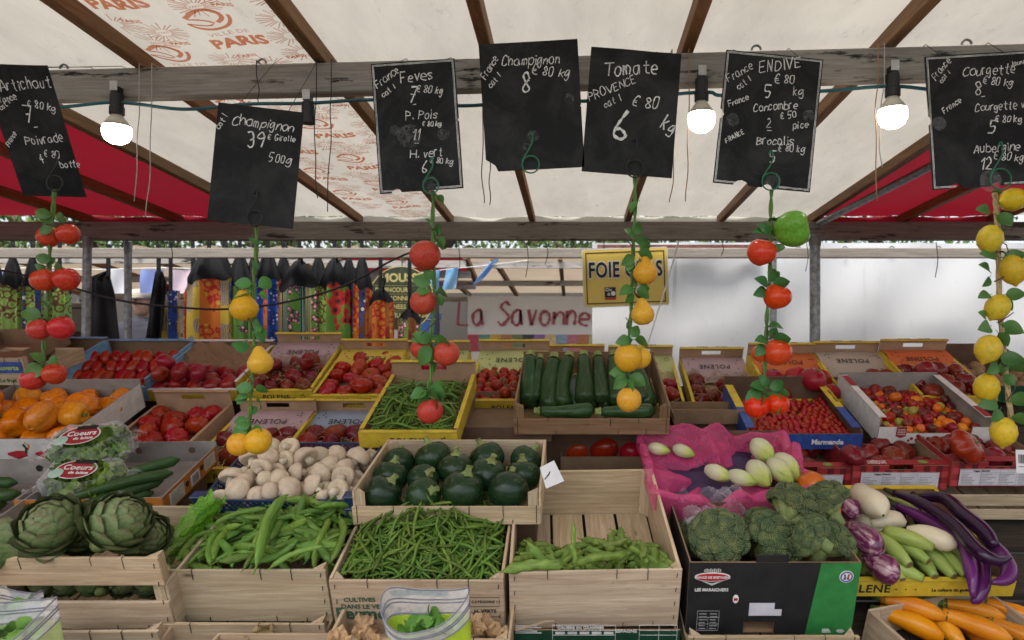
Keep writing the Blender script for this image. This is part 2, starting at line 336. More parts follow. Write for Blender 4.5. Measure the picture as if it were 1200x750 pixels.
for i in range(len(RX) - 1):
    xa, xb = RX[i], RX[i + 1]
    m = red_f if i in (0, 1, 8, 9) else cream
    def fn(u, v, xa=xa, xb=xb, i=i):
        x = xa + (xb - xa) * u; Y = Y0 + (Y1 - Y0) * v
        s = math.sin(math.pi * u); w = .012 * s * (1 + .5 * math.sin(Y * 5 + i * 2.1) + .3 * math.sin(Y * 13 + i))
        return (x, Y - 1.75, ROOF(Y) + .0505 - w * .8 + .003 * s * math.sin(x * 40 + Y * 3) - 2.35)
    o = MB().grid(fn, 10, 40).obj('canopy_panel', m, can, smooth=True)
    if m is red_f: o['label'] = 'red canopy panel'
for xa, xb in ((-7, RX[0]), (RX[-1], 7)):
    MB().grid(lambda u, v: (xa + (xb - xa) * u, Y0 + (Y1 - Y0) * v - 1.75, ROOF(Y0 + (Y1 - Y0) * v) + .0505 - 2.35), 8, 20).obj('canopy_panel', cream if xa > 0 else red_f, can, smooth=True)
for i in range(len(RX) - 1):      # the hem that hangs down behind the rear ends of the rafters
    xa, xb = RX[i], RX[i + 1]; m = red_f if i in (0, 1, 8, 9) else cream
    MB().grid(lambda u, v: (xa + (xb - xa) * u, Y1 - 1.75 + .004 + .006 * math.sin(u * 9 + i), ROOF(Y1) + .05 - .0095 * math.sin(math.pi * u) - (.085 + .008 * math.sin(u * 7 + i)) * v - 2.35), 10, 3).obj('canopy_hem', m, can, smooth=True)
# printed strip: lies 2 mm under the cream cloth between two rafters
ink = stain('orange_ink', (.74, .24, .09), .85); ink2 = stain('faded_ink', (.72, .42, .34), .9)
xa, xb = RX[3] + .03, RX[4] - .03
cx = (xa + xb) / 2
def roofpt(x, Y):
    u = (x - RX[3]) / (RX[4] - RX[3]); s = math.sin(math.pi * max(0, min(1, u))); w = .012 * s * (1 + .5 * math.sin(Y * 5 + 6.3) + .3 * math.sin(Y * 13 + 3))
    return Vector((x, Y - 1.75, ROOF(Y) + .0505 - w * .8 + .003 * s * math.sin(x * 40 + Y * 3) - 2.35 - .0035))
def roofline(mb, pts, w):      # pts in (x, Y) on the cloth
    Q = []
    for a, b in zip(pts[:-1], pts[1:]):
        n = max(1, int((Vector(b) - Vector(a)).length / .02)); Q += [Vector(a).lerp(Vector(b), k / n) for k in range(n)]
    Q.append(Vector(pts[-1])); vs = []
    for i, p in enumerate(Q):
        t = (Q[min(i + 1, len(Q) - 1)] - Q[max(i - 1, 0)]).normalized(); nn = Vector((-t.y, t.x)) * w / 2
        vs += [roofpt(*(p + nn)), roofpt(*(p - nn))]
    mb.add(vs, [(2 * i, 2 * i + 1, 2 * i + 3, 2 * i + 2) for i in range(len(Q) - 1)])
def rooftext(body, x, Y, size, mat, bold):      # letters flat on the underside, read from below with their top towards the back
    p = roofpt(x, Y); M = T(p) @ Matrix.Rotation(-math.atan(.0855), 4, 'X') @ Matrix.Rotation(R(180), 4, 'Y') @ Matrix.Rotation(R(180), 4, 'Z')
    return M
def logo(mb, x, Y, s):
    P = lambda L: [(x + a * s, Y - b * s) for a, b in L]
    for L_, w_ in (([(-.5, .03), (-.2, .27), (.05, .38), (.28, .30), (.39, .1), (.33, -.06), (.18, -.18)], .11), ([(-.45, .0), (-.22, .0), (-.02, -.08), (.1, -.2)], .06), ([(-.56, -.2), (-.35, -.36), (0, -.44), (.33, -.34), (.52, -.1), (.57, .12)], .09), ([(-.5, -.2), (-.3, -.22), (-.1, -.27), (.05, -.24)], .05)):
        q = cat_rom([(a, b_, 0) for a, b_ in L_], 4); roofline(mb, P([(p.x, p.y) for p in q]), w_ * s)
def rooflet(mb, t, x, Y, h, bold=0, xs=1.0, sk=.12):
    cu = bpy.data.curves.new('letters', 'FONT'); cu.body = t; cu.size = 1; cu.offset = bold; cu.align_x = 'CENTER'; cu.resolution_u = 2; tmp = bpy.data.objects.new('letters', cu); me = bpy.data.meshes.new_from_object(tmp)
    mb.add([roofpt(x + v.co.x * h * 1.4 * xs, Y - v.co.y * h * 1.4 - sk * v.co.x * h * 1.4 * xs) for v in me.vertices], [tuple(f.vertices) for f in me.polygons]); bpy.data.objects.remove(tmp); bpy.data.curves.remove(cu); bpy.data.meshes.remove(me)
def sunburst(X, Y, r, n=22):
    m = MB()
    for k in range(n):
        a = 2 * math.pi * k / n; e = (X + r * 1.25 * math.cos(a), Y + r * (.75 + .2 * (k % 2)) * math.sin(a))
        if xa < e[0] < xb: roofline(m, [(X + r * .38 * math.cos(a), Y + r * .3 * math.sin(a)), e], .0032)
    if xa + .04 < X < xb - .04: rooflet(m, 'PARIS', X, Y + .004, .009, .01)
    if m.v: m.obj('printed_rays', ink2, can)
def smallword(X, Y):
    if xa + .05 < X < xb - .05: m = MB(); rooflet(m, 'PARIS', X, Y, .014, .03, 1.1, 0); m.obj('printed_word', ink, can)
for col, X in enumerate((-1.115, -.905, -.715)):
    Yk = (1.105, 1.27, 1.105)[col]
    while Yk < 3.55:
        if Yk < 3.4 and col < 2:
            m = MB(); logo(m, X - .01, Yk, .105); m.obj('printed_emblem', ink, can)
            m = MB(); rooflet(m, 'VILLE DE', X + .012, Yk + .073, .016, 0, 1.3); m.obj('printed_word', ink2, can)
            m = MB(); rooflet(m, 'PARIS', X + .018, Yk + .128, .042, .045, 1.05); m.obj('printed_word', ink, can)
        q = Yk + .235 if col < 2 else Yk
        for dx, dy in (((-.055, -.03), (.05, .0), (-.005, .055)) if col < 2 else ((-.03, 0), (.0, .09), (-.02, .18), (-.03, .26))): sunburst(X + dx, q + dy, .05)
        for dx, dy in ((.0, -.045), (-.06, .025), (.06, .06)): smallword(X + dx, q + dy)
        Yk += .345
# posts
def post(px, Y, r, zt, label, lean=0):
    p = at(px, 375, Y); e = empty('tent_post', (p.x, Y, 0), label, 'post', 'metal tent posts')
    MB().tube([(0, 0, 0), (lean, 0, zt)], r, 14).obj('pole', steel, e, smooth=False)
    MB().tube([(lean, 0, zt - .06), (lean, 0, zt - .005)], r * 1.12, 14).obj('collar', flat('old_steel', (.2, .2, .2), .5, .7), e)
    MB().box(-.06, .06, -.06, .06, 0, .008).obj('foot_plate', steel, e)
post(955, 3.50, .028, 2.06, 'grey steel post before the white sheet, thicker and nearer of the two', 0)
post(906, 4.02, .022, 2.1, 'thin steel post behind the hanging plastic tomatoes')
post(96, 3.5, .021, 2.05, 'steel post beside the large black apron, left of the two', .03)
post(150, 3.72, .019, 2.05, 'steel post between the two black aprons')
a, b = at(960, 262, 3.5), at(1100, 190, 2.55)
pl = MB().tube([a, b], .017, 12).obj('roof_pole', steel, smooth=False); tag(pl, 'bare steel pole slanting under the red cloth at right', 'pole')

# white sheet behind the right half
WX0 = at(694, 350, 4.2).x
def tarp(u, v):
    x = WX0 + (7 - WX0) * u; z = .12 + 1.98 * v
    return (x, 4.2 + .035 * math.sin(x * 5) * (1 - v) + .02 * math.sin(x * 2.3 + z * 4) + .012 * math.sin(x * 17 + z * 2) * v + .014 * math.sin(x * 9 - z * 7) + .006 * math.sin(x * 31 + z * 11), z)
wt = MB().grid(tarp, 90, 24).obj('tarpaulin_wall', fabric('white_sheet', (.72, .73, .745), .33, (.55, .56, .57), .3, (1, 1, .5), 1.6), smooth=True)
tag(wt, 'plain white tarpaulin wall hanging behind the right half of the stall', 'tarpaulin')
for px in (790, 1010, 1180):
    x = at(px, 350, 4.2).x; MB().grid(lambda u, v: (x + .022 * (u - .5) + .004 * math.sin(v * 9), tarp((x - WX0) / (7 - WX0), v)[1] - .003, .13 + 1.96 * v), 1, 30).obj('seam', MATS['white_sheet'], wt, smooth=True)
ey = MB()
for k in range(16): ey.lathe([(.008, 0), (.016, 0), (.016, .003), (.008, .003)], 12, ring=True, M=T((WX0 + .12 + k * .3, 4.16, 2.06)) @ Matrix.Rotation(R(90), 4, 'X'))
ey.obj('eyelets', steel, wt)
# red-brown strip of cloth over the sheet
vs = at(905, 296, 4.1)
o = MB().box(at(700, 300, 4.1).x, at(890, 300, 4.1).x, 4.09, 4.11, 1.99, 2.075).obj('valance_board', flat('red_brown_board', (.16, .06, .045), .8, wear=.25)); tag(o, 'reddish brown board at the top of the white sheet', 'board')
o = MB().tube([at(755, 292, 4.05), at(820, 297, 4.04), at(890, 297, 4.05), at(960, 294, 4.05)], .008, 8).obj('plastic_sleeve', flat('white_plastic', (.7, .7, .7), .4)); tag(o, 'white plastic tube lying along the top of the sheet', 'tube')
o = MB().tube(cat_rom([at(796, 280, 3.7), at(785, 320, 3.7), at(768, 375, 3.65), at(757, 410, 3.6)], 6), .0045, 6).obj('white_rope', flat('rope_white', (.72, .72, .7), .8)); tag(o, 'taut white rope slanting past the yellow sign', 'rope')

# the sloping trestle that carries the display (hidden under the crates)
TILT = R(19)
def PLANE(Y): return .725 + (Y - 1.5) * math.tan(TILT)
ds = empty('display_trestle', (0, 1.5, 0), 'rough dark sloping wooden trestle under the stacked crates', 'trestle')
dk = wood('trestle_wood', (.03, .022, .016), (.09, .07, .05), 'x', .9, knots=False)
for k in range(10):
    y = -.17 + k * .19; MB().bar((-2.6, y + .0, PLANE(1.5 + y) - .012), (2.6, y + .0, PLANE(1.5 + y) - .012), .17, .022, (0, -math.sin(TILT), math.cos(TILT))).obj('plank', dk, ds)
for x in (-2.4, -.8, .8, 2.4):
    for y in (-.06, 1.5): MB().box(x - .03, x + .03, y - .03, y + .03, 0, PLANE(1.5 + y) - .03).obj('leg', dk, ds)

# ---------------------------------------------------------------- behind the stall
tan = fabric('tan_canvas', (.60, .48, .35), .35, (.34, .27, .19), .35, (1, 1, 1), 1.2)
def far_canopy(x0, x1, ya, za, yb, zb, m, label, n=5, scallop=.05, poles=True):
    e = empty('far_canopy', ((x0 + x1) / 2, ya, 0), label, 'canopy', 'canopies of the stalls behind')
    ox = (x0 + x1) / 2
    def fn(u, v):
        x = x0 + (x1 - x0) * u; sg = abs(math.sin(math.pi * u * n))
        return (x - ox, (yb - ya) * v, za + (zb - za) * v - .05 * sg * math.sin(math.pi * v) - (1 - sg) * scallop * (0 if v > .02 else -1))
    MB().grid(fn, n * 10, 14).obj('cloth', m, e, smooth=True)
    for k in range(n + 1):
        x = x0 + (x1 - x0) * k / n - ox; MB().bar((x, 0, za - .03), (x, yb - ya, zb - .03), .04, .05).obj('rafter', raft_m, e)
    for f in (0.02, .45, .98): MB().box(x0 - ox, x1 - ox, (yb - ya) * f, (yb - ya) * f + .05, za + (zb - za) * f - .12, za + (zb - za) * f - .06).obj('crossbar', beam_m, e)
    for x in (x0 - ox, x1 - ox) if poles else ():
        for y, z in ((0, za), (yb - ya, zb)): MB().tube([(x, y, 0), (x, y, z - .05)], .025, 8).obj('pole', steel, e)
far_canopy(-2.0, 1.75, 6.0, 2.21, 8.6, 1.96, tan, 'tan cloth canopy with dark rafters behind the hanging bags at centre', 6, poles=False)
far_canopy(-6.4, -2.1, 6.3, 2.28, 8.4, 1.98, tan, 'tan cloth canopy behind the aprons at left', 6)
far_canopy(-4.9, -3.3, 7.6, 1.99, 9.2, 1.80, red_f, 'small red canopy seen between apron and bags at left', 3)
far_canopy(-1.95, -.9, 5.4, 2.16, 5.95, 2.0, red_f, 'small red canopy behind the round green sign', 2, poles=False)
# wall of the opposite stall, goods in shade
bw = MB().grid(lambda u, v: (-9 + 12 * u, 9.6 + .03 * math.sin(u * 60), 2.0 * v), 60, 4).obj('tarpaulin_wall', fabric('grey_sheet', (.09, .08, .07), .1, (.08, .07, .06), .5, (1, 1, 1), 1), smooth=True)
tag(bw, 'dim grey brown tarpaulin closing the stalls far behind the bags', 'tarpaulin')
def far_table(px0, px1, Y, z, m, label):
    x0, x1 = at(px0, 375, Y).x, at(px1, 375, Y).x
    e = empty('far_table', ((x0 + x1) / 2, Y, 0), label, 'table', 'tables of the stalls behind'); w = (x1 - x0) / 2
    MB().box(-w, w, -.35, .35, z - .03, z).obj('tabletop', dk, e)
    MB().grid(lambda u, v: (-w - .005 + (2 * w + .01) * u, -.36 + .012 * math.sin(u * 50), z * v + .002), 40, 4).obj('cloth', m, e, smooth=True)
    for x in (-w + .05, w - .05): MB().box(x - .03, x + .03, -.3, .3, 0, z - .03).obj('leg', dk, e)
    return e
far_table(-100, 210, 6.6, 1.35, fabric('red_cloth', (.28, .03, .035), .05, (.1, .02, .02), .3), 'far stall table with dark red cloth behind the aprons')
far_table(330, 440, 7.2, 1.3, fabric('dark_cloth', (.04, .04, .05), .05, (.02, .02, .02), .3), 'far stall table with black cloth behind the bags')
for k, (px, py, Y, w, h, c) in enumerate(((215, 372, 6.9, .5, .35, (.09, .085, .08)), (60, 372, 6.5, .55, .3, (.16, .13, .10)), (470, 392, 6.2, .35, .3, (.55, .55, .55)), (495, 388, 6.0, .25, .34, (.05, .13, .42)))):
    p = at(px, py, Y); e = empty('storage_box', (p.x, Y, p.z - h / 2), ['pale grey box on far table beside the second apron', 'buff box on far table at far left', 'white box on far trolley below the round sign', 'blue box beside the white soap banner'][k], 'box')
    m = flat('box_paint_' + 'abcd'[k], c, .6); MB().box(-w / 2, w / 2, -.2, .2, 0, h * .8).obj('body', m, e, bevel=.01); MB().box(-w / 2 - .01, w / 2 + .01, -.21, .21, h * .8 + .002, h).obj('lid', m, e, bevel=.01)
for k, (px, Y, h) in enumerate(((470, 6.2, 1.34), (495, 6.0, 1.31))):
    p = at(px, 375, Y); e = empty('far_trolley', (p.x, Y, 0), ['plain trolley under the white box behind the round sign', 'plain trolley under the blue box near the banner'][k], 'trolley')
    zt = at(px, (392, 388)[k], Y).z - (.15, .17)[k]
    MB().box(-.22, .22, -.25, .25, zt - .03, zt - .002).obj('deck', steel, e)
    for x in (-.2, .2):
        for y in (-.22, .22): MB().tube([(x, y, 0), (x, y, zt - .03)], .014, 8).obj('leg', steel, e)
for k, (px, Y, zz) in enumerate(((215, 6.9, 0), (60, 6.5, 0))):
    p = at(px, 372, Y); h = (.35, .3)[k]; e = empty('far_shelf', (p.x, Y, 0), ['plain shelf under the pale grey box in the far stall', 'plain shelf under the buff box in the far stall'][k], 'shelf')
    MB().box(-.3, .3, -.24, .24, p.z - h / 2 - .03, p.z - h / 2 - .002).obj('board', dk, e)
    for x in (-.28, .28): MB().box(x - .015, x + .015, -.22, .22, 0, p.z - h / 2 - .03).obj('leg', dk, e)
# steel arch (hand truck) beside the round sign
p0 = at(485, 420, 5.6); e = empty('hand_truck', (p0.x, 5.6, 0), 'dark steel hand truck frame with rounded top beside the round green sign', 'hand truck')
top = at(495, 337, 5.6).z; w = .2
dst = flat('dark_steel', (.05, .05, .05), .5, .6)
MB().tube([(-w, 0, .1)] + [(-w + .08 - .08 * math.cos(a), 0, top - .08 + .08 * math.sin(a)) for a in np.linspace(0, 1.57, 6)] + [(w - .08 + .08 * math.sin(a), 0, top - .08 + .08 * math.cos(a)) for a in np.linspace(0, 1.57, 6)] + [(w, 0, .1)], .017, 10).obj('frame', dst, e, smooth=True)
for z in (.5, .85, 1.2, top - .28): MB().tube([(-w, 0, z), (w, 0, z)], .011, 8).obj('crossbar', dst, e)
MB().box(-.22, .22, -.25, .02, .06, .075).obj('toe_plate', dst, e)
for s in (-1, 1): MB().tube([(s * .2, .06, .1), (s * .25, .06, .1)], .1, 18).obj('wheel', black_p, e)
# soap banner
bp = at(624, 383, 7.4); e = empty('shop_banner', (at(622, 383, 7.4).x, 7.4, 1.0), 'white fabric banner with dark red script and colour swatches', 'banner')
bx0, bx1 = at(548, 383, 7.4).x - e.location.x, at(716, 383, 7.4).x - e.location.x
zt, zb = at(620, 347, 7.4).z - 1, at(620, 440, 7.4).z - 1
MB().grid(lambda u, v: (bx0 + (bx1 - bx0) * u, .01 * math.sin(u * 14), zb + (zt - zb) * v), 30, 4).obj('sheet', fabric('banner_sheet', (.78, .76, .74), .3, (.6, .58, .55), .2), e, smooth=True)
cols = [(.45, .07, .09), (.10, .28, .22), (.6, .36, .07), (.42, .18, .07), (.17, .22, .10), (.05, .05, .06), (.26, .14, .36), (.62, .46, .24), (.24, .34, .42), (.48, .16, .2), (.45, .17, .07), (.42, .42, .22), (.62, .27, .05), (.55, .4, .2)]
sw = (bx1 - bx0) / 13; zz0 = at(620, 412, 7.4).z - 1; zz1 = at(620, 392, 7.4).z - 1
for k, c in enumerate(cols[:13]):
    MB().grid(lambda u, v: (bx0 + sw * (k + u), .01 * math.sin((k + u) / 13 * 14) - .006, zz0 + (zz1 - zz0) * v), 4, 1).obj('swatch', flat('swatch_%d' % k, c, .7), e)
mb = MB(); write(mb, 'La Savonnerie', bx0 + .12, at(620, 381, 7.4).z - 1, .235, .03, -.025, jit=.3)
lx = [v[0] for v in mb.v]; k_ = (at(730, 380, 7.4).x - at(535, 380, 7.4).x) / (max(lx) - min(lx)); x_ = min(lx)
mb.v = [((v[0] - x_) * k_ + (at(535, 380, 7.4).x - e.location.x), v[1], v[2]) for v in mb.v]
mb.v = [v for v in mb.v]; mb.obj('lettering', flat('wine_paint', (.33, .07, .085), .6), e)
for x in (bx0, bx1): MB().tube([(x, .03, -1), (x, .03, zt + .05)], .015, 8).obj('pole', steel, e)
# person with a cap behind the aprons
hp = at(166, 352, 6.0); H = hp.z
skin = flat('skin', (.42, .24, .17), .5); 
pe = empty('person', (hp.x, 6.0, 0), 'person in pale flat cap and dark jacket behind the aprons, side on', 'person')
bm = bmesh.new(); J = [(0, 0, .92), (0, 0, 1.15), (0, 0, 1.36), (0, 0, 1.47), (.19, 0, 1.38), (.24, .02, 1.1), (.16, -.16, .98), (-.19, 0, 1.38), (-.24, .02, 1.1), (-.18, -.14, .95), (.10, 0, .88), (.11, -.02, .48), (.11, .02, .07), (.12, -.14, .03), (-.10, 0, .88), (-.11, .02, .48), (-.11, .05, .07), (-.12, -.11, .03)]
rad = [.15, .16, .16, .06, .075, .055, .04, .075, .055, .04, .10, .065, .045, .04, .10, .065, .045, .04]
ed = [(0, 1), (1, 2), (2, 3), (2, 4), (4, 5), (5, 6), (2, 7), (7, 8), (8, 9), (0, 10), (10, 11), (11, 12), (12, 13), (0, 14), (14, 15), (15, 16), (16, 17)]
k_ = (H - .12) / 1.50
me = bpy.data.meshes.new('body'); me.from_pydata([(x * k_, y * k_, z * k_) for x, y, z in J], ed, [])
bo = bpy.data.objects.new('body', me); COL.objects.link(bo); bo.parent = pe; me.materials.append(flat('jacket_cloth', (.035, .035, .05), .85))
sm = bo.modifiers.new('skin', 'SKIN'); bo.modifiers.new('sub', 'SUBSURF').render_levels = 2
for v, r in zip(me.skin_vertices[0].data, rad): v.radius = (r, r * .8)
me.skin_vertices[0].data[0].use_root = True
hd = MB(); hz = H - .02
hd.lathe([(.001, -.13), (.04, -.125), (.062, -.08), (.074, -.02), (.078, .04), (.07, .09), (.04, .115), (.001, .12)], 14, M=T((0, 0, hz)) @ scl(.95, 1.12, 1))
hd.lathe([(.03, -.2), (.045, -.1), (.045, -.05)], 10, M=T((0, .01, hz)))
hd.prism([(-.015, 0), (.02, .005), (0, .05)], -.012, .012, 'yz', T((0, -.085, hz - .025)) @ scl(1, -1, 1))
for s in (-1, 1): hd.lathe([(.001, 0), (.022, .004), (.03, .012), (.001, .016)], 8, M=T((s * .072, .015, hz - .01)) @ Matrix.Rotation(s * R(90), 4, 'Y'))
hd.obj('head', skin, pe, smooth=True)
MB().lathe([(.085, .03), (.098, .06), (.10, .085), (.07, .12), (.001, .13)], 16, M=T((0, 0, hz)) @ scl(1, 1.15, 1)).prism([(-.09, -.09), (-.05, -.15), (0, -.17), (.05, -.15), (.09, -.09)], .035, .05, 'xy', T((0, 0, hz))).obj('cap', flat('cap_cloth', (.5, .45, .38), .9), pe, smooth=True)
# bunting behind
bt = empty('bunting', at(120, 312, 5.2), 'string of pale pink, white and blue cloth flags behind the aprons', 'bunting')
o0 = bt.location.copy(); line = [at(px, py, 5.2) - o0 for px, py in ((-40, 318), (40, 314), (110, 316), (200, 314), (270, 318))]
MB().tube(cat_rom(line, 5), .004, 5).obj('cord', flat('rope_white', (.72, .72, .7), .8), bt)
fc = [(.35, .42, .70), (.78, .45, .60), (.75, .75, .78), (.30, .38, .75), (.75, .6, .68), (.25, .33, .7)]
for k, (px, pw) in enumerate(((10, 26), (58, 30), (134, 26), (178, 26), (212, 22), (256, 16))):
    p = at(px, 316, 5.2) - o0; hw = pw * 5.2 / 760 / 2; mm = fabric('flag_%d' % k, fc[k], .4, [c * .7 for c in fc[k]], .2)
    MB().grid(lambda u, v: (p.x - hw + 2 * hw * u, p.y + .015 * math.sin(u * 5 + v * 3 + k), p.z - .19 * v), 8, 6).obj('flag', mm, bt, smooth=True)
bt = empty('bunting', at(540, 318, 5.0), 'string of blue and white cloth flags beside the round green sign', 'bunting')
o0 = bt.location.copy(); line = [at(px, py, 5.0) - o0 for px, py in ((470, 323), (520, 316), (560, 312), (620, 305))]
MB().tube(cat_rom(line, 5), .003, 5).obj('cord', flat('rope_white', (.72, .72, .7), .8), bt)
for k, (px, py, c1, tw) in enumerate(((507, 318, (.12, .36, .62), .1), (528, 316, (.12, .36, .62), .12), (570, 310, (.10, .26, .58), .55))):
    p = at(px, py, 5.0) - o0; mm = fabric('blue_flag_%d' % k, c1, .4, (.5, .55, .6), .6, scale=5)
    MB().grid(lambda u, v: (p.x + (-.05 + .1 * u) - tw * .2 * v + tw * .1, p.y + .02 * math.sin(u * 5 + v * 3 + k), p.z - .16 * v + tw * .12 * u), 8, 6).obj('flag', mm, bt, smooth=True)
# trees far behind
leafm = veg('tree_leaf', ((.3, (.035, .07, .015)), (.7, (.10, .17, .04))), 3, .6, var=.3, bmp=0)
barkm = flat('bark', (.12, .09, .065), .9)
for k, (x, y, h) in enumerate(((-9.5, 13, 7), (-6.2, 14, 7.5), (-2.6, 13, 6.6), (.6, 14.5, 7.4), (3.5, 13.5, 6.8), (-13, 15, 8), (7, 15, 7.5), (-11.2, 18, 8), (-7.9, 17.5, 8.4), (-4.4, 18, 7.8), (-1.1, 17.5, 8.2), (2.2, 18, 8))):
    e = empty('tree', (x, y, 0), 'leafy green tree ' + ['behind the left aprons', 'behind the patterned bags', 'behind the round sign', 'behind the soap banner', 'behind the white sheet', 'at the far left edge', 'hidden behind the sheet at right', 'in the second row at far left', 'in the second row behind the aprons', 'in the second row behind the bags', 'in the second row near the round sign', 'in the second row behind the soap banner'][k], 'tree', 'trees behind the market')
    MB().tube([(0, 0, 0), (.05, 0, 1.5), (.0, .1, h * .7)], [.17, .13, .05], 9).obj('trunk', barkm, e, smooth=True)
    lim = MB()
    for j in range(6):
        a = j * 1.05 + k; lim.tube([(0, 0, 1.7 + .3 * j), (.7 * math.cos(a), .7 * math.sin(a), 2.4 + .4 * j), (1.6 * math.cos(a), 1.6 * math.sin(a), 2.7 + .5 * j)], [.07, .05, .02], 6)
    lim.obj('limbs', barkm, e, smooth=True)
    cr = MB(); rr = random.Random(k)
    for j in range(72):
        c = Vector((rr.gauss(0, 1.5), rr.gauss(0, 1.1), rr.uniform(1.9, h) if j % 3 else rr.uniform(1.8, 3.6)))
        for q in range(60):
            p = c + Vector((rr.gauss(0, .34), rr.gauss(0, .34), rr.gauss(0, .3))); s = rr.uniform(.05, .11); Mx = T(p) @ rand_rot(rr) @ scl(s, s * .6, s)
            cr.add([(-1, 0, 0), (0, .7, .15), (1, 0, 0), (0, -.7, .15)], [(0, 1, 2, 3)], Mx)
    cr.obj('crown', leafm, e)
# ================================================================ CRATES AND CARTONS
PALE = {a: wood('pale_wood_' + a, (.40, .285, .175), (.74, .61, .44), a, .8, .8, stain=(.44, .32, .20)) for a in 'xyz'}
WARM = {a: wood('warm_wood_' + a, (.20, .115, .06), (.38, .245, .14), a, .75, .9) for a in 'xyz'}
kraft = flat('kraft_board', (.25, .155, .088), .9, wear=.12, nscale=14); greyb = flat('grey_board', (.29, .265, .24), .9, wear=.12, nscale=14)
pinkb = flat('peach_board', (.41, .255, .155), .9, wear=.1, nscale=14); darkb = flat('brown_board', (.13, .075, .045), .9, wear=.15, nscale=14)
staple_m = flat('staple_wire', (.03, .03, .03), .5, .5)
yel = flat('yellow_print', (.60, .43, .03), .6, wear=.12); blue = flat('blue_print', (.03, .08, .33), .5, wear=.2); lblue = flat('light_blue_print', (.16, .36, .58), .6, wear=.15)
orangep = flat('orange_print', (.50, .17, .02), .6, wear=.12); blackp = flat('black_print', (.014, .014, .015), .6, wear=.2); greenp = flat('green_print', (.03, .22, .05), .55, wear=.12)
whitep = flat('white_print', (.66, .64, .61), .6, wear=.08); redp = flat('red_print', (.33, .02, .025), .6, wear=.15); dgreenp = flat('dark_green_print', (.01, .07, .035), .5, wear=.15)
inkb = flat('black_ink', (.02, .018, .016), .8); inkw = flat('white_ink', (.75, .74, .72), .7); inkg = flat('green_ink', (.035, .10, .055), .8); inkr = flat('red_ink', (.45, .02, .03), .7)
mauve = flat('mauve_paper', (.42, .29, .31), .7, wear=.1, nscale=5); yellp = flat('yellow_paper', (.62, .44, .06), .7, wear=.1, nscale=5); greenpap = flat('green_paper', (.46, .48, .20), .7, wear=.1, nscale=5)
bluepap = flat('slate_blue_paper', (.25, .29, .38), .7, wear=.1, nscale=5); orangepap = flat('orange_paper', (.58, .13, .035), .7, wear=.1, nscale=5); kraftpap = flat('kraft_paper', (.36, .27, .19), .85, wear=.12, nscale=5); greypap = flat('beige_paper', (.38, .31, .25), .8, wear=.1, nscale=5)
CR = {}
class Crate: pass
def place(key, pxL, pxR, py, W, L, hf, tilt, rz=0, Y=None):
    d = at(pxR, py, 1) - at(pxL, py, 1)
    if Y is None: Y = W * math.cos(R(rz)) / d.x
    p = at((pxL + pxR) / 2, py, Y); Rm = Matrix.Rotation(R(rz), 4, 'Z') @ Matrix.Rotation(R(tilt), 4, 'X')
    c = Crate(); c.M = T(p - (Rm @ Vector((0, 0, hf)))) @ Rm; c.W = W; c.L = L; c.hf = hf; c.dh = 0; c.tilt = R(tilt); c.rz = R(rz); c.key = key; CR[key] = c; return c
def report(c):
    W = c.W / 2
    print('CR', c.key, 'Y=%.2f' % (c.M @ Vector((0, 0, c.hf))).y, 'F', proj(c.M @ Vector((-W, 0, c.hf))), proj(c.M @ Vector((W, 0, c.hf))), 'bot', proj(c.M @ Vector((W, 0, 0)))[1],
          'B', proj(c.M @ Vector((-W, c.L, c.hb))), proj(c.M @ Vector((W, c.L, c.hb))), 'gap %.3f' % ((c.M @ Vector((0, 0, 0))).z - PLANE((c.M @ Vector((0, 0, 0))).y)))
def two_tone(o, d, mat):
    o.data.materials.append(mat); d = Vector(d)
    for p in o.data.polygons:
        if p.normal.dot(d) > .7: p.material_index = 1
def wood_crate(key, label, pxL, pxR, py, W, L, hf, hb, hs, tilt, wm=PALE, rz=0, Y=None, split=None, nf=4, wire=True, t=.007, posts=True, group=None):
    c = place(key, pxL, pxR, py, W, L, hf, tilt, rz, Y); c.hb = hb; e = empty('wooden_crate', c.M, label, 'crate', group); c.e = e; w = W / 2; j = .0012
    fb = [(0, hf)] if not split else [(0, split[0]), (split[1], hf)]
    for z0, z1 in fb: MB().box(-w, w, -t, 0, z0, z1, j=j).obj('front_board', wm['x'], e, bevel=.0012)
    MB().box(-w, w, L, L + t, .0, hb, j=j).obj('back_board', wm['x'], e, bevel=.0012)
    for s in (-1, 1):
        MB().box(s * w - (t if s > 0 else 0), s * w + (0 if s > 0 else t), .001, L - .001, .0, hs, j=j).obj('side_board', wm['y'], e, bevel=.0012)
        if posts:
            for y, h in ((.001, max(hf, hs)), (L - .026, hb)):
                MB().prism([(s * (w - t - .001), y), (s * (w - t - .026), y if y < .01 else y + .024), (s * (w - t - .001), y + .025)] , .009, h - .002, 'xy').obj('corner_post', wm['z'], e)
    fw = (L - .004) / nf
    if nf:
        sw = (W - 2 * t - .004) / nf
        for k in range(nf): MB().box(-w + t + .002 + sw * k + .004, -w + t + .002 + sw * (k + 1) - .004, .002, L - .002, .002, .006, j=.0008).obj('floor_slat', wm['y'], e)
    if wire:
        st = MB()
        for s in (-1, 1):
            for k in range(4):
                z = hf * (.12 + .25 * k); x = s * (w - .012); st.tube([(x, -t - .0015, z), (x + .001, -t - .0015, z + .012)], .0009, 5)
        for x in (-.28 * W, .12 * W, .3 * W):
            st.tube([(x, -.002, hf + .001), (x, -t - .0012, hf + .001), (x, -t - .0012, hf - rnd.uniform(.012, .03))], .0009, 5)
            x += .05 * W; st.tube([(x, -t - .0012, .001), (x, -t - .0012, rnd.uniform(.012, .022))], .0009, 5)
        st.obj('staples', staple_m, e)
    report(c); return c
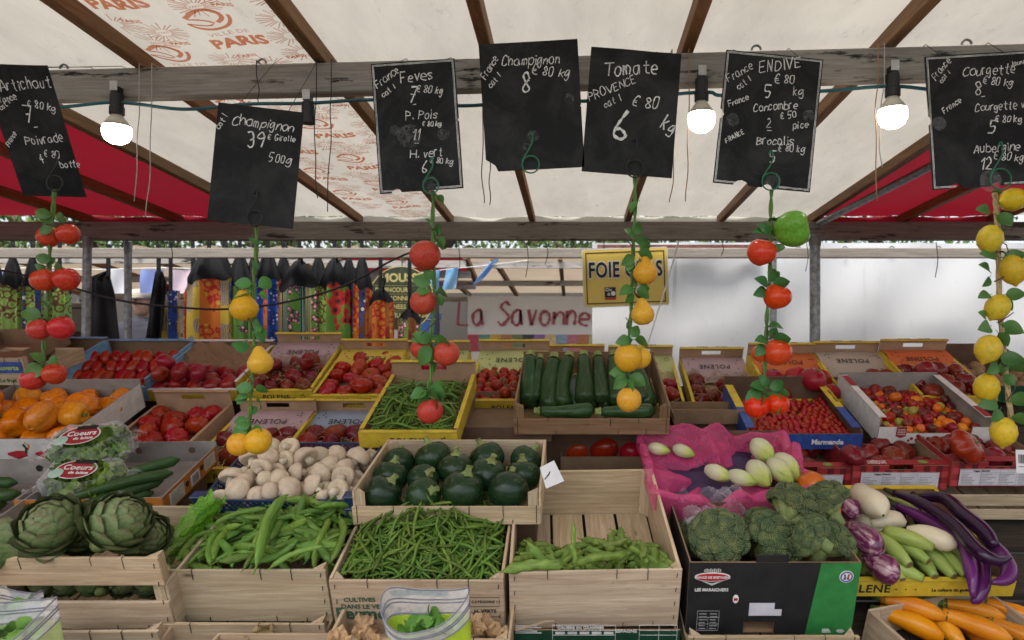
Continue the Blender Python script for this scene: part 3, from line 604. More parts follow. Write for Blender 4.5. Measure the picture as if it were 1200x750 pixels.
def carton(key, label, pxL, pxR, py, W, L, hf, hb, hs, tilt, inner=kraft, front=None, side=None, back=None, rim=None, rz=0, Y=None, hole=True, hole_y=None, cutf=None, cuts=None, hs2=None, bottom=True, name='carton', t=.004, group=None):
    c = place(key, pxL, pxR, py, W, L, hf, tilt, rz, Y); c.hb = hb; e = empty(name, c.M, label, 'carton', group); c.e = e; w = W / 2
    o = MB(); o.panel(-w, w, -t, 0, 0, 0) if 0 else None
    fh = [(cutf[0], cutf[1], hf - cutf[2], hf)] if cutf else []
    o = MB().panel(-w, w, 0, hf, -t, 0, fh).obj('front_panel', inner, e); two_tone(o, (0, -1, 0), front or inner)
    hh = [(-.045, .045, hb - .036, hb - .016)] if hole and hb > .07 else []
    o = MB().panel(-w, w, 0, hb, L, L + t, hh).obj('back_panel', inner, e); two_tone(o, (0, 1, 0), back or front or inner)
    for s in (-1, 1):
        z1, z2 = (hs, hs) if hs2 is None else (hs, hs2)
        poly = [(.001, 0), (L - .001, 0), (L - .001, z2), (.6 * L, z2 * .6 + z1 * .4 if cuts is None else cuts), (.001, z1)] if hs2 is not None else [(.001, 0), (L - .001, 0), (L - .001, hs), (.001, hs)]
        o = MB().prism(poly, s * w - (t if s > 0 else 0), s * w + (0 if s > 0 else t), 'yz').obj('side_panel', inner, e); two_tone(o, (s, 0, 0), side or front or inner)
        if rim: MB().box(s * w - (.013 if s > 0 else -0.0), s * w + (.0 if s > 0 else .013), .014, L - .014, hs + .001, hs + .0035).obj('rim', rim, e) if hs2 is None else None
    if rim:
        MB().box(-w, w, -t, .012, hf + .001, hf + .0035).obj('rim', rim, e); MB().box(-w, w, L - .014, L + t, hb + .001, hb + .0035).obj('rim', rim, e)
    if bottom: MB().box(-w + t, w - t, .001, L - .001, .001, .004).obj('bottom_panel', inner, e)
    report(c); return c
def front_text(c, body, x, z, size, mat, bold=0, name='printed_text', flip=False, spacing=1, y=-.0046, xs=1):
    M = T((x, y, z)) @ FACE
    if flip: M = M @ Matrix.Rotation(R(180), 4, 'Z')
    return text_obj(name, body, size, mat, c.e, M, bold, spacing=spacing, xscale=xs)
def flap(c, mat, depth=.16, drop=.045, text=True, sag=.02, side=.006, rise=0):
    """printed paper sheet folded down from the back wall over the produce, its lettering upside down"""
    w = c.W / 2 - side; hb = c.hb; L = c.L
    def fn(u, v):
        x = -w + 2 * w * u; y = L - .006 - depth * v
        z = hb - .047 - drop * v + sag * math.sin(math.pi * v) + .004 * math.sin(u * 7 + v * 3) * v + .006 * math.sin(u * 3.1 + 1) * v
        return (x, y, z)
    o = MB().grid(fn, 16, 10).obj('paper_sheet', mat, c.e, smooth=True)
    if text:
        p = Vector(fn(.5, .42)); q = Vector(fn(.5, .58)); d = (p - q).normalized(); x = Vector((1, 0, 0)); n = x.cross(d)
        M = Matrix((-x, -d, n)).transposed().to_4x4(); M.translation = p + n * .0065 - d * .02
        text_obj('sheet_text', 'POLENE', .036, inkb, c.e, M @ T((0, -.012, 0)), 0, spacing=1.15)
        dots = MB()
        for s in (-1, 1):
            for k in range(5):
                u = .5 + s * rnd.uniform(.3, .45); v = rnd.uniform(.15, .85); p = Vector(fn(u, v)); dots.lathe([(.003, 0), (.003, .0006)], 6, M=T(p + Vector((0, 0, .0022))) @ Matrix.Rotation(.3, 4, 'X'))
        dots.obj('sheet_motif', inkb, c.e)
POL = dict(hs=.055, inner=pinkb, front=yel, side=yel, back=yel, rim=yel, name='fibre_crate')
def polene(key, label, pxL, pxR, py, tilt, W=.3, L=.4, hf=.05, hb=.11, sheet=None, text=True, **k):
    kk = dict(POL); kk.update(k); c = carton(key, label, pxL, pxR, py, W, L, hf, hb, tilt=tilt, **kk)
    if text:
        front_text(c, 'POLENE', .0, .014, .028, inkb, .0006, spacing=1.15)
        m = MB()
        for k_ in range(5): m.lathe([(.0035, 0), (.0035, .0004)], 6, M=T((W * .36 + .007 * math.cos(k_ * 1.26), -.0045, .025 + .009 * math.sin(k_ * 1.26))) @ Matrix.Rotation(R(90), 4, 'X'))
        for x in (-.09, .075): m.lathe([(.002, 0), (.002, .0004)], 6, M=T((x, -.0045, .022)) @ Matrix.Rotation(R(90), 4, 'X'))
        m.obj('printed_motif', inkb, c.e)
        text_obj('rim_text', 'POLENE  . :  POLENE', .012, inkb, c.e, T((0, c.L - .001, c.hb + .0042)), 0, spacing=1.3)
    if sheet: flap(c, sheet)
    return c

# ---- front row of wooden crates (0.4 m wide, 0.4 m deep, leaning towards the customer)
wood_crate('arti', 'pale wooden crate holding the artichokes, gap between its two front boards', -22, 187, 652, .4, .3, .2, .12, .125, 19, split=(.078, .125))
wood_crate('arti_low', 'pale wooden crate under the artichoke crate at bottom left', -22, 186, 738, .4, .38, .1, .07, .07, 19)
wood_crate('peas', 'pale wooden crate with one knot holding the fat pea pods', 182, 382, 666, .4, .33, .15, .11, .10, 19)
wood_crate('peas_low', 'warm wooden crate stacked under the pea pod crate', 180, 381, 729, .4, .38, .1, .07, .07, 19)
wood_crate('beans', 'pale wooden crate of green beans printed with green words', 386, 590, 678, .4, .4, .172, .174, .174, 20)
wood_crate('girolle', 'low pale crate of chanterelle mushrooms under the printed bean crate', 384, 598, 747, .4, .3, .08, .08, .08, 14, Y=1.42)
wood_crate('fava', 'pale wooden crate half filled with broad beans, floor boards showing', 597, 800, 667, .4, .42, .165, .154, .16, 20, rz=3)
wood_crate('broc_low', 'pale wooden crate under the black broccoli box', 806, 1006, 744, .4, .38, .08, .05, .05, 17)
def words_in(c, items):
    for body, x, z, s, mat, b in items: front_text(c, body, x, z, s, mat, b, y=-.0078)
b = CR['beans']
words_in(b, [('CULTIVES', -.135, .112, .017, inkg, .0003), ('DANS LE VEXIN', -.12, .092, .017, inkg, .0003), ('Ferme de la', -.085, .062, .046, inkg, .001), ('CATEGORIE 1', .155, .108, .010, inkb, .0002), ('H. VERTS', .155, .08, .013, inkb, .0004), ('6 KG', .155, .048, .013, inkb, .0004)])
tr = MB()
for p in ((-.05, 0), (-.02, .006), (.01, .004), (.04, 0)): tr.lathe([(.02, 0), (.02, .0006)], 8, M=T((.01 + p[0], -.0085, .138 + p[1] * .5)) @ Matrix.Rotation(R(90), 4, 'X') @ scl(1.2, .5, 1))
tr.obj('printed_field', inkg, b.e)
ll = MB()
for z in (.124, .098, .068, .042): ll.box(.115, .19, -.0085, -.0078, z, z + .0008)
ll.obj('printed_rules', inkb, b.e)

for k_, d_ in (('arti', .035), ('peas', .026), ('beans', .044), ('fava', .039)): CR[k_].dh = d_
# ---- broccoli carton: black with a green end
c = carton('broc', 'black and green cardboard box of broccoli with a red emblem', 808, 1009, 658, .4, .4, .205, .1, .205, 17, hs2=.16, inner=kraft, front=blackp, side=blackp, back=blackp, hole=False)
for o in list(c.e.children):
    if o.name.startswith('front_panel'): bpy.data.objects.remove(o)
o = MB().panel(-.2, .2, 0, .205, -.004, 0, [(-.062, .012, 0, .038)]).obj('front_panel', kraft, c.e); two_tone(o, (0, -1, 0), blackp)
MB().box(-.045, .03, -.004, 0, .2055, .224).obj('front_tab', blackp, c.e)
MB().prism([(.088, .0005), (.199, .0005), (.199, .2045), (.106, .2045)], -.0058, -.0045, 'xz').obj('green_end', greenp, c.e)
m = MB().lathe([(.042, 0), (.042, .001)], 24, M=T((-.145, -.0045, .166)) @ Matrix.Rotation(R(90), 4, 'X') @ scl(1.0, .3, 1)); m.obj('emblem_border', inkw, c.e)
m = MB().lathe([(.039, 0), (.039, .001)], 24, M=T((-.145, -.0057, .166)) @ Matrix.Rotation(R(90), 4, 'X') @ scl(1.0, .26, 1)); m.obj('emblem', inkr, c.e)
m = MB()
for k in range(9): m.box(-.165 + k * .0045, -.162 + k * .0045, -.0052, -.0045,   .180, .187 + .002 * (k % 2))
m.prism([(-.17, .155), (-.145, .142), (-.12, .155), (-.145, .148)], -.0054, -.0046).obj('crown', flat('silver_ink', (.5, .52, .48), .5), c.e)
front_text(c, 'PRINCE DE BRETAGNE', -.145, .1635, .0082, inkw, .0002, y=-.0074); front_text(c, 'LES MARAICHERS', -.145, .126, .0115, inkw, .0003, y=-.005, xs=.9)
m = MB(); x0, x1, z0, z1 = -.175, -.122, .012, .07
for a, b_, cc, d in ((x0, x1, z0, z0 + .0012), (x0, x1, z1 - .0012, z1), (x0, x0 + .0012, z0, z1), (x1 - .0012, x1, z0, z1), (x0, x1, .05, .051), (x0, x1, .031, .032), (-.149, -.148, .014, .05)): m.box(a, b_, -.0052, -.0045, cc, d)
for k in range(12): m.box(x0 + .005 + (k % 2) * .026, x0 + .019 + (k % 2) * .026 + .006 * rnd.random(), -.0052, -.0045, .017 + (k // 2) * .0085, .0195 + (k // 2) * .0085)
m.obj('printed_table', flat('grey_ink', (.3, .3, .3), .7), c.e)
MB().panel(-.052, .026, .056, .092, -.0052, -.0045, [(.008, .026, .074, .092)]).obj('paper_label', flat('label_paper', (.62, .60, .66), .6, wear=.06), c.e)
MB().lathe([(.007, 0), (.007, .001)], 14, M=T((-.086, -.0045, .104)) @ Matrix.Rotation(R(90), 4, 'X') @ scl(1, 1.7, 1)).obj('fruit_sticker', inkw, c.e)
MB().box(-.0905, -.0815, -.0064, -.0057, .1, .107).obj('fruit_sticker_mark', inkr, c.e)
MB().lathe([(.0165, 0), (.0165, .001)], 24, M=T((.168, -.006, .168)) @ Matrix.Rotation(R(90), 4, 'X')).obj('round_badge', inkw, c.e)
MB().lathe([(.0115, 0), (.0145, 0), (.0145, .0006), (.0115, .0006)], 24, ring=True, M=T((.168, -.0072, .168)) @ Matrix.Rotation(R(90), 4, 'X')).obj('badge_ring', blue, c.e)
for s, mt in ((-1, blue), (1, inkr)): MB().prism([(.168 + s * .001, .161), (.168 + s * .0075, .161), (.168 + s * .005, .168), (.168 + s * .0075, .175), (.168 + s * .003, .175)], -.0082, -.0073).obj('badge_half', mt, c.e)
m = MB()
for k in range(3): m.box(.128, .150 - .003 * k, -.0066, -.0059, .008 + .004 * k, .0102 + .004 * k)
m.lathe([(.008, 0), (.008, .0008)], 16, M=T((.172, -.0059, .012)) @ Matrix.Rotation(R(90), 4, 'X') @ scl(1.2, .6, 1)); m.obj('small_print', inkw, c.e)

CR['broc'].dh = .04
# ---- green carton under the broad beans
c = carton('green_carton', 'dark green printed carton under the broad bean crate', 594, 797, 737, .4, .38, .09, .04, .05, 19, front=dgreenp, side=dgreenp, back=dgreenp, hole=False)
front_text(c, 'CALIBRE EN GRAMMES', -.03, .094, .0105, inkw, .0003); front_text(c, 'ESPAGNE', .075, .084, .012, inkw, .0004)
m = MB()
for x in (-.19, -.095, .05, .105, .15, .192): m.box(x, x + .001, -.0052, -.0045, .02, .105)
for z in (.09, .076, .105): m.box(-.095, .05, -.0052, -.0045, z, z + .0009); m.box(.105, .192, -.0052, -.0045, z, z + .0009)
for k in range(5): m.box(-.088 + k * .028, -.066 + k * .028, -.0052, -.0045, .079, .086); m.box(-.18, -.12 - .01 * (k % 3), -.0052, -.0045, .082 + .005 * k, .0843 + .005 * k)
m.obj('printed_table', inkw, c.e)

# ---- right front: yellow fibre crate of aubergines, wooden crate of yellow courgettes
c = polene('auber', 'yellow fibre crate overflowing with aubergines beside the broccoli', 962, 1190, 681, 20, W=.5, L=.4, hf=.045, hb=.055, text=False)
front_text(c, 'POLENE', -.135, .013, .034, inkb, .0007, spacing=1.1); front_text(c, 'La culture du goût', .085, .016, .013, inkb, .0003)
m = MB()
for x in (-.055, -.03, -.005): m.lathe([(.0025, 0), (.0025, .0004)], 6, M=T((x, -.0045, .022)) @ Matrix.Rotation(R(90), 4, 'X'))
m.obj('printed_motif', inkb, c.e)
wood_crate('ycourg', 'wooden crate of yellow courgettes turned askew at bottom right', 1165, 1390, 850, .4, .4, .12, .12, .12, 15, rz=20, Y=1.34)

# ---- second tier
c = carton('cucumber', 'orange carton of cucumbers and bagged lettuce with pale stickers', 22, 187, 584, .4, .33, .06, .075, .06, 15, inner=greyb, front=orangep, side=orangep, back=greyb, rim=None, hole=False, rz=4, name='carton')
c = carton('left_grey', 'grey lined carton of cucumbers cut off by the left edge', -178, -3, 606, .4, .28, .06, .085, .06, 15, inner=greyb, front=greyb, hole=False, rz=3)
wood_crate('round', 'weathered wooden crate of round dark courgettes with tall side ends', 413, 634, 592, .48, .32, .052, .09, .09, 13, wm=PALE, nf=4)
c = carton('endive', 'brown carton lined with pink plastic holding the endives', 770, 956, 588, .44, .36, .085, .12, .1, 17, inner=darkb, front=darkb, hole=False)
# blue plastic mushroom crate
bl = flat('navy_plastic', (.012, .035, .11), .35, wear=.2)
c = place('mush', 233, 411, 582, .4, .3, .075, 19); c.hb = .075; e = c.e = empty('plastic_crate', c.M, 'navy blue plastic lattice crate heaped with white mushrooms', 'crate'); w = .2; L = .3
def lattice(f, a0, a1, z0, z1):
    m = MB(); n = int((a1 - a0) / .016)
    for k in range(-2, n + 2):
        for s in (-1, 1):
            p0 = a0 + k * .016; q0 = p0 + s * (z1 - z0); 
            lo, hi = (p0, z0), (q0, z1)
            if min(p0, q0) < a0 or max(p0, q0) > a1: continue
            m.bar(f(*lo), f(*hi), .0035, .0028, f(1, 0) - f(0, 0) if 0 else (0, 1, 0) if f(1, 0)[1] == f(0, 0)[1] else (1, 0, 0))
    return m
fx = lambda y: (lambda a, z: Vector((a, y, z)))
fy = lambda x: (lambda a, z: Vector((x, a, z)))
for nm, f, a0, a1 in (('front_wall', fx(0), -w + .012, w - .012), ('back_wall', fx(L), -w + .012, w - .012), ('side_wall', fy(-w), .012, L - .012), ('side_wall', fy(w), .012, L - .012)):
    m = lattice(f, a0, a1, .008, .06)
    for z in (.004, .034, .062): m.bar(f(a0, z), f(a1, z), .006, .005, (0, 0, 1))
    m.obj(nm, bl, e)
for x in (-w, w):
    for y in (0, L): MB().box(x - .014, x + .014, y - .012, y + .012, 0, .078).box(x - .018, x + .018, y - .016, y + .016, .0785, .083).box(x - .018, x + .018, y - .016, y + .016, .044, .048).obj('corner', bl, e, bevel=.002)
MB().panel(-w + .01, w - .01, .01, L - .01, .002, .005, [(-.15 + k * .06, -.12 + k * .06, .05 + j * .08, .09 + j * .08) for k in range(5) for j in range(3)], 'xy').obj('bottom', bl, e)
report(c)

# ---- third tier
carton('pepper', 'white carton of orange peppers printed with red chillies', -90, 79, 514, .48, .4, .085, .12, .1, 19, inner=greyb, front=whitep, side=whitep, back=greyb, hole=False, rz=2)
m = MB(); st = MB()
for k, x in enumerate((-.12, -.04, .06, .15)):
    m.tube([(x - .03, -.0056, .03), (x, -.0056, .026), (x + .03, -.0056, .032)], [.004, .016, .010], 8, flat=.1, up=(0, 1, 0)); st.tube([(x + .03, -.0058, .034), (x + .035, -.0058, .05), (x + .028, -.0058, .066)], .003, 6)
m.obj('printed_chillies', inkr, CR['pepper'].e); st.obj('printed_stalks', inkg, CR['pepper'].e)
polene('ribbed', 'plain fibre crate of ribbed red tomatoes with oval handle hole', 102, 205, 541, 20, W=.3, hf=.05, hb=.12, rim=pinkb, front=yel, side=pinkb, back=pinkb, text=False, hs=.06)
polene('mauve_a', 'yellow fibre crate of dark tomatoes under a mauve sheet, behind the mushrooms', 216, 320, 550, 20, sheet=mauve)
polene('slate', 'yellow fibre crate of dark tomatoes under a slate blue sheet', 322, 424, 549, 20, sheet=bluepap)
polene('polbeans', 'yellow fibre crate heaped with thin green beans above the round courgettes', 420, 536, 507, 21, hb=.105)
polene('vine', 'yellow fibre crate of vine tomatoes under a pale green sheet', 546, 640, 470, 24, sheet=greenpap)
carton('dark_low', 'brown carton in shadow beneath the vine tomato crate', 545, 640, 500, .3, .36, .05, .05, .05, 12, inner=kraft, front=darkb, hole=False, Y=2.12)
wood_crate('courg', 'reddish wooden crate of long dark courgettes with tall post ends', 602, 785, 490, .5, .45, .055, .11, .1, 18, wm=WARM, nf=5)
carton('red_a', 'brown carton of large red tomatoes below the courgette crate', 657, 760, 535, .3, .36, .05, .06, .05, 12, inner=kraft, front=kraft, hole=False)
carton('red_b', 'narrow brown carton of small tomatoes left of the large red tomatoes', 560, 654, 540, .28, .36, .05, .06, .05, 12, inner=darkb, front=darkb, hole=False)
carton('mid_brown', 'low brown carton front below the right mauve sheet, behind the pink bag', 790, 886, 480, .3, .14, .055, .03, .03, 14, inner=kraft, front=kraft, hole=False)
c = carton('cherry', 'blue and yellow carton of cherry tomatoes', 876, 1011, 508, .4, .38, .06, .1, .07, 20, inner=darkb, front=blue, side=blue, back=yel, hole=False)
for s in (-1, 1):
    MB().box(s * .2 - (.03 if s > 0 else 0), s * .2 + (0 if s > 0 else .03), .02, .17, .0715, .074).obj('blue_flap', blue, c.e); MB().box(s * .2 - (.03 if s > 0 else 0), s * .2 + (0 if s > 0 else .03), .172, .36, .0715, .074).obj('yellow_flap', yel, c.e)
MB().prism([(-.199, .001), (-.02, .001), (-.09, .055), (-.199, .055)], -.0056, -.0044).obj('yellow_corner', yel, c.e)
front_text(c, 'Marmande', .08, .02, .026, inkw, .001); front_text(c, 'SAVEUR', -.14, .02, .017, inkb, .0004, y=-.0062)
text_obj('flap_text', 'BORN IN EUROPE', .012, inkb, c.e, T((.187, .26, .0745)) @ Matrix.Rotation(R(-90), 4, 'Z'))
c = carton('mixed', 'white carton of mixed coloured cherry tomatoes with a dark red tag', 1030, 1163, 500, .4, .38, .065, .1, .095, 20, inner=greyb, front=whitep, side=whitep, back=greyb, hole=False, cutf=(-.1, .13, .025))
MB().prism([(-.138, .03), (-.12, .022), (-.102, .03), (-.102, .066), (-.138, .066)], -.0056, -.0046).obj('red_tag', redp, c.e)
for s in (-1, 1): MB().box(s * .2 - (.026 if s > 0 else 0), s * .2 + (0 if s > 0 else .026), .01, .36, .0965, .099).obj('white_flap', whitep, c.e); MB().box(s * .2 - (.025 if s > 0 else -.001), s * .2 + (-.001 if s > 0 else .025), (.012 if s > 0 else .26), (.09 if s > 0 else .35), .0995, .1008).obj('red_flap_print', redp, c.e)
for k in range(3): front_text(c, 'LES DELICES', -.12, .054 - .009 * k, .0052, inkw, .0001, y=-.0062)
m = MB(); 
for k, (x, z, r) in enumerate(((-.08, .02, .006), (-.06, .014, .008), (-.04, .022, .006), (-.035, .012, .007), (-.09, .012, .005), (-.02, .018, .009), (-.06, .03, .006))): m.lathe([(r, 0), (r, .0008)], 12, M=T((x, -.0046, z)) @ Matrix.Rotation(R(90), 4, 'X'))
m.obj('printed_tomatoes', redp, c.e)
MB().lathe([(.034, 0), (.034, .0008)], 24, M=T((.125, -.0046, .02)) @ Matrix.Rotation(R(90), 4, 'X') @ scl(1, .55, 1)).obj('brown_badge', darkb, c.e); front_text(c, 'saveurs', .125, .016, .014, flat('gold_ink', (.4, .28, .12), .6), .0003, y=-.0062)
m = MB()
for k in range(14):
    z = .012 + .004 * k; m.box(.2006, .2008, .05, .09, z, z + .001) if 0 else None
def gingham(key, label, pxL, pxR, py, **k):
    c = carton(key, label, pxL, pxR, py, .31, .36, .085, .085, .085, 14, inner=kraft, front=redp, side=redp, back=redp, hole=False, cutf=(-.04, .04, .015), **k)
    chk = flat('dark_red_check', (.10, .008, .01), .6); lt = flat('light_red_check', (.48, .05, .06), .6); m = MB(); m2 = MB()
    for i in range(15):
        for j in range(4):
            x = -.154 + i * .0206; z = .001 + j * .0212
            if i % 2 and j % 2: m.box(x, x + .0206, -.0048, -.0043, z, min(z + .0212, .069 if abs(x) < .06 else .084))
            elif not i % 2 and not j % 2: m2.box(x, x + .0206, -.0048, -.0043, z, min(z + .0212, .069 if abs(x) < .06 else .084))
    m.obj('dark_check', chk, c.e); m2.obj('light_check', lt, c.e)
    MB().box(-.128, .125, -.006, -.005, .004, .062).obj('paper_label', flat('label_paper', (.62, .60, .66), .6, wear=.06), c.e); t = MB()
    for z in (.06, .05, .004, .0615): t.box(-.126, .123, -.0066, -.0061, z, z + .0006)
    for x in (-.06, -.0, .055): t.box(x, x + .0006, -.0066, -.0061, .005, .06)
    for r_ in range(7):
        for q in range(4): t.box(-.122 + q * .061, -.122 + q * .061 + rnd.uniform(.02, .05), -.0066, -.0061, .008 + r_ * .0058, .0102 + r_ * .0058)
    front_text(c, 'Origine : FRANCE', -.06, .053, .007, inkb, .0002, y=-.0066)
    t.obj('label_print', flat('grey_ink', (.16, .16, .18), .7), c.e)
    MB().box(-.155, .155, .001, .035, .0862, .0875).obj('top_flap', redp, c.e)
    text_obj('flap_text', 'Les Paysans\nde Rougeline', .013, inkw, c.e, T((-.075, .012, .0882)) @ Matrix.Rotation(R(180), 4, 'Z'))
    if key != 'ging_r': MB().lathe([(.012, 0), (.012, .0006)], 16, M=T((.08, .018, .0877)) @ scl(1.3, .9, 1)).obj('leaf_print', flat('leaf_green_ink', (.16, .36, .05), .6), c.e)
    return c
gingham('ging_m', 'red chequered carton with a white information label and green leaf mark', 1000, 1112, 545)
gingham('ging_r', 'red chequered carton at far right under the big ribbed tomato', 1116, 1229, 541)
gingham('ging_l', 'red chequered carton half hidden by the broccoli and orange pepper', 888, 999, 548)
wood_crate('right_low', 'pale slatted wooden crate standing behind the long aubergines', 1090, 1237, 579, .4, .3, .088, .088, .088, 16, split=(.036, .05), wire=False)

# ---- fourth tier
polene('mauve_b', 'yellow fibre crate of tomatoes on straw under a mauve sheet, at centre left', 280, 366, 458, 26, sheet=mauve)
polene('yellow_s', 'yellow fibre crate of ribbed tomatoes under a yellow sheet', 365, 452, 464, 24, sheet=yellp)
polene('green_s', 'yellow fibre crate under a pale green sheet behind the hanging peaches', 453.0, 536.0, 466, 26, sheet=greenpap)
polene('orange_back', 'fibre crate with orange sheet behind the long courgettes', 629.0, 713.0, 472, 26, sheet=orangepap)
polene('green_back', 'fibre crate of straw with green sheet right of the long courgettes', 718.0, 803.0, 474, 26, sheet=greenpap)
polene('mauve_r', 'yellow fibre crate of dark tomatoes on straw under a mauve sheet, at right', 812.0, 896.0, 476, 26, sheet=mauve)
polene('orange_r', 'yellow fibre crate of red tomatoes under an orange sheet, behind the cherry tomatoes', 904.0, 992.0, 470, 24, sheet=orangepap)
polene('beige_r', 'yellow fibre crate with a plain beige sheet between two orange ones', 990.0, 1078.0, 468, 24, sheet=greypap)
polene('orange_rr', 'yellow fibre crate with an orange sheet behind the mixed tomatoes', 1080.0, 1169.0, 466, 24, sheet=orangepap)
carton('dark_r', 'dark green carton of potatoes at the far right of the back row', 1150, 1236, 452, .32, .38, .08, .11, .1, 22, inner=darkb, front=dgreenp, back=dgreenp, hole=False)
carton('blue_l', 'light blue edged carton of red tomatoes at far left', -60, 56, 452, .4, .38, .06, .1, .09, 23, inner=kraft, front=lblue, side=lblue, back=lblue, rim=lblue, hole=False)
carton('blue_m', 'light blue edged carton of plum tomatoes', 58, 172, 454, .4, .38, .06, .1, .09, 23, inner=kraft, front=lblue, side=lblue, back=lblue, rim=lblue, hole=False)
c = carton('kraft_l', 'yellow and white carton of tomatoes lined with brown paper', 170, 278, 457, .38, .38, .05, .1, .08, 23, inner=kraft, front=yel, side=yel, back=whitep, rim=whitep, hole=False)
def crumple(u, v): 
    return (-.18 + .36 * u, .18 + .19 * v, .02 + .075 * v ** .7 + .012 * math.sin(u * 17 + v * 6) * math.sin(v * 9 + u * 4) + .006 * math.sin(u * 41 + v * 23))
MB().grid(crumple, 26, 14).obj('lining_paper', flat('brown_paper', (.26, .15, .085), .85, wear=.15, nscale=8), c.e)
carton('top_left', 'small kraft carton cut off by the left edge above the blue label crate', -74, 14, 420, .3, .3, .05, .07, .06, 18, inner=kraft, front=kraft, hole=False)
c = wood_crate('blue_label', 'small wooden tray with a blue label at the left edge', -75, 26, 419, .34, .3, .11, .06, .06, 14, Y=2.5)
MB().box(-.165, .165, -.0105, -.008, .05, .095).obj('blue_label', blue, c.e); front_text(c, 'Decouverte', .09, .063, .026, flat('lime_ink', (.4, .55, .1), .6), .0008, y=-.0112); front_text(c, 'Le fruit', .1, .012, .022, inkg, .0003, y=-.0078)

# supports: plain slatted boxes that lift the upper crates off the trestle
for k, c in list(CR.items()):
    if k in ('peas_low', 'arti_low', 'green_carton', 'broc_low', 'ycourg', 'arti', 'peas', 'beans', 'fava', 'broc', 'right_low'): continue
    p = c.M @ Vector((0, c.L * .72, 0)); g = p.z - PLANE(p.y) - .004
    if g < .02: continue
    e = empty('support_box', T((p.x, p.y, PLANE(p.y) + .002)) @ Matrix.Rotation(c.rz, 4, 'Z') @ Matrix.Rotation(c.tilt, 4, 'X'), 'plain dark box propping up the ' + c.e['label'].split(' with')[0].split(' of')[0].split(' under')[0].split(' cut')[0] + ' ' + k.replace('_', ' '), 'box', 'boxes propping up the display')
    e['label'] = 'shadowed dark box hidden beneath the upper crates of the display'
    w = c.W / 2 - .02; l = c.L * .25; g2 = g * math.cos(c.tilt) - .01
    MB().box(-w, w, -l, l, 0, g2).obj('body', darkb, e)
# ================================================================ PRODUCE
def settle(c, radii, x0=None, x1=None, y0=None, y1=None, z0=.006, it=420, seed=1, grav=1.0):
    """drop spheres into a crate: relax overlaps under gravity, in the crate's own axes"""
    r = np.array(radii); n = len(r); g = np.random.default_rng(seed); w = c.W / 2 - .008
    x0 = -w if x0 is None else x0; x1 = w if x1 is None else x1; y0 = .004 if y0 is None else y0; y1 = c.L - .006 if y1 is None else y1
    p = np.empty((n, 3)); p[:, 0] = g.uniform(x0, x1, n); p[:, 1] = g.uniform(y0, y1, n); p[:, 2] = z0 + r + np.arange(n) / n * r.mean() * 2 * max(1, n * (2 * r.mean()) ** 2 / ((x1 - x0) * (y1 - y0))) * 1.0
    gv = np.array([0, -math.sin(c.tilt) * .4, -math.cos(c.tilt)]) * r.mean() * .06 * grav
    rs = r[:, None] + r[None, :]
    for k in range(it):
        p += gv * (1 if k < it * .5 else .25 if k < it * .72 else .05)
        d = p[:, None, :] - p[None, :, :]; L = np.sqrt((d ** 2).sum(-1)) + 1e-9; ov = np.maximum(rs - L, 0); np.fill_diagonal(ov, 0)
        p += (d / L[..., None] * (ov * .28)[..., None]).sum(1)
        p[:, 0] = np.clip(p[:, 0], x0 + r, x1 - r); p[:, 1] = np.clip(p[:, 1], y0 + r, y1 - r); p[:, 2] = np.maximum(p[:, 2], z0 + r)
    return [Vector(q) for q in p]
def onl(c, px, py, h):
    h = h + c.dh      # where the sight line through a photo point meets the crate's plane z = h (crate axes)
    Mi = c.M.inverted(); o = Mi @ Vector((0, 0, EYE)); d = Mi.to_3x3() @ ray(px, py); t = (h - o.z) / d.z; return o + d * t
def onw(c, px, py, h): return c.M @ onl(c, px, py, h)
ORD = ['first', 'second', 'third', 'fourth', 'fifth', 'sixth', 'seventh', 'eighth', 'ninth', 'tenth', 'eleventh', 'twelfth', 'thirteenth', 'fourteenth', 'fifteenth', 'sixteenth']
# ---- fruit meshes
tom_red = veg('tomato_red', ((.3, (.25, .007, .005)), (.55, (.34, .014, .008)), (.8, (.42, .042, .012))), 12, .24, .3, .18, .012, bmp=.03)
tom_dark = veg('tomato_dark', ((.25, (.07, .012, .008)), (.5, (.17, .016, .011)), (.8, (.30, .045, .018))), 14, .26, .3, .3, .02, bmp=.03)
tom_pink = veg('tomato_pink', ((.3, (.20, .008, .009)), (.6, (.29, .016, .015)), (.8, (.35, .05, .028))), 12, .24, .3, .15, .012, bmp=.03)
tom_org = veg('tomato_orange', ((.3, (.60, .10, .01)), (.6, (.66, .2, .015)), (.8, (.62, .30, .03))), 20, .2, .3, .15, .012, bmp=.03)
tom_grn = veg('tomato_green', ((.3, (.22, .24, .03)), (.7, (.38, .30, .06))), 20, .22, .2, .2, .02, bmp=.03)
tom_blk = veg('tomato_black', ((.3, (.07, .014, .012)), (.7, (.17, .03, .02))), 20, .2, .3, .2, .01, bmp=.03)
calyx_m = veg('calyx_green', ((.3, (.05, .10, .02)), (.7, (.12, .19, .04))), 30, .6)
def sph(n, m, fn, name, mat):
    mb = MB(); prof = [(max(.0005, math.sin(math.pi * i / m)), -math.cos(math.pi * i / m)) for i in range(m + 1)]
    mb.lathe(prof, n, fn=fn); return mb.mesh(name, mat, True)
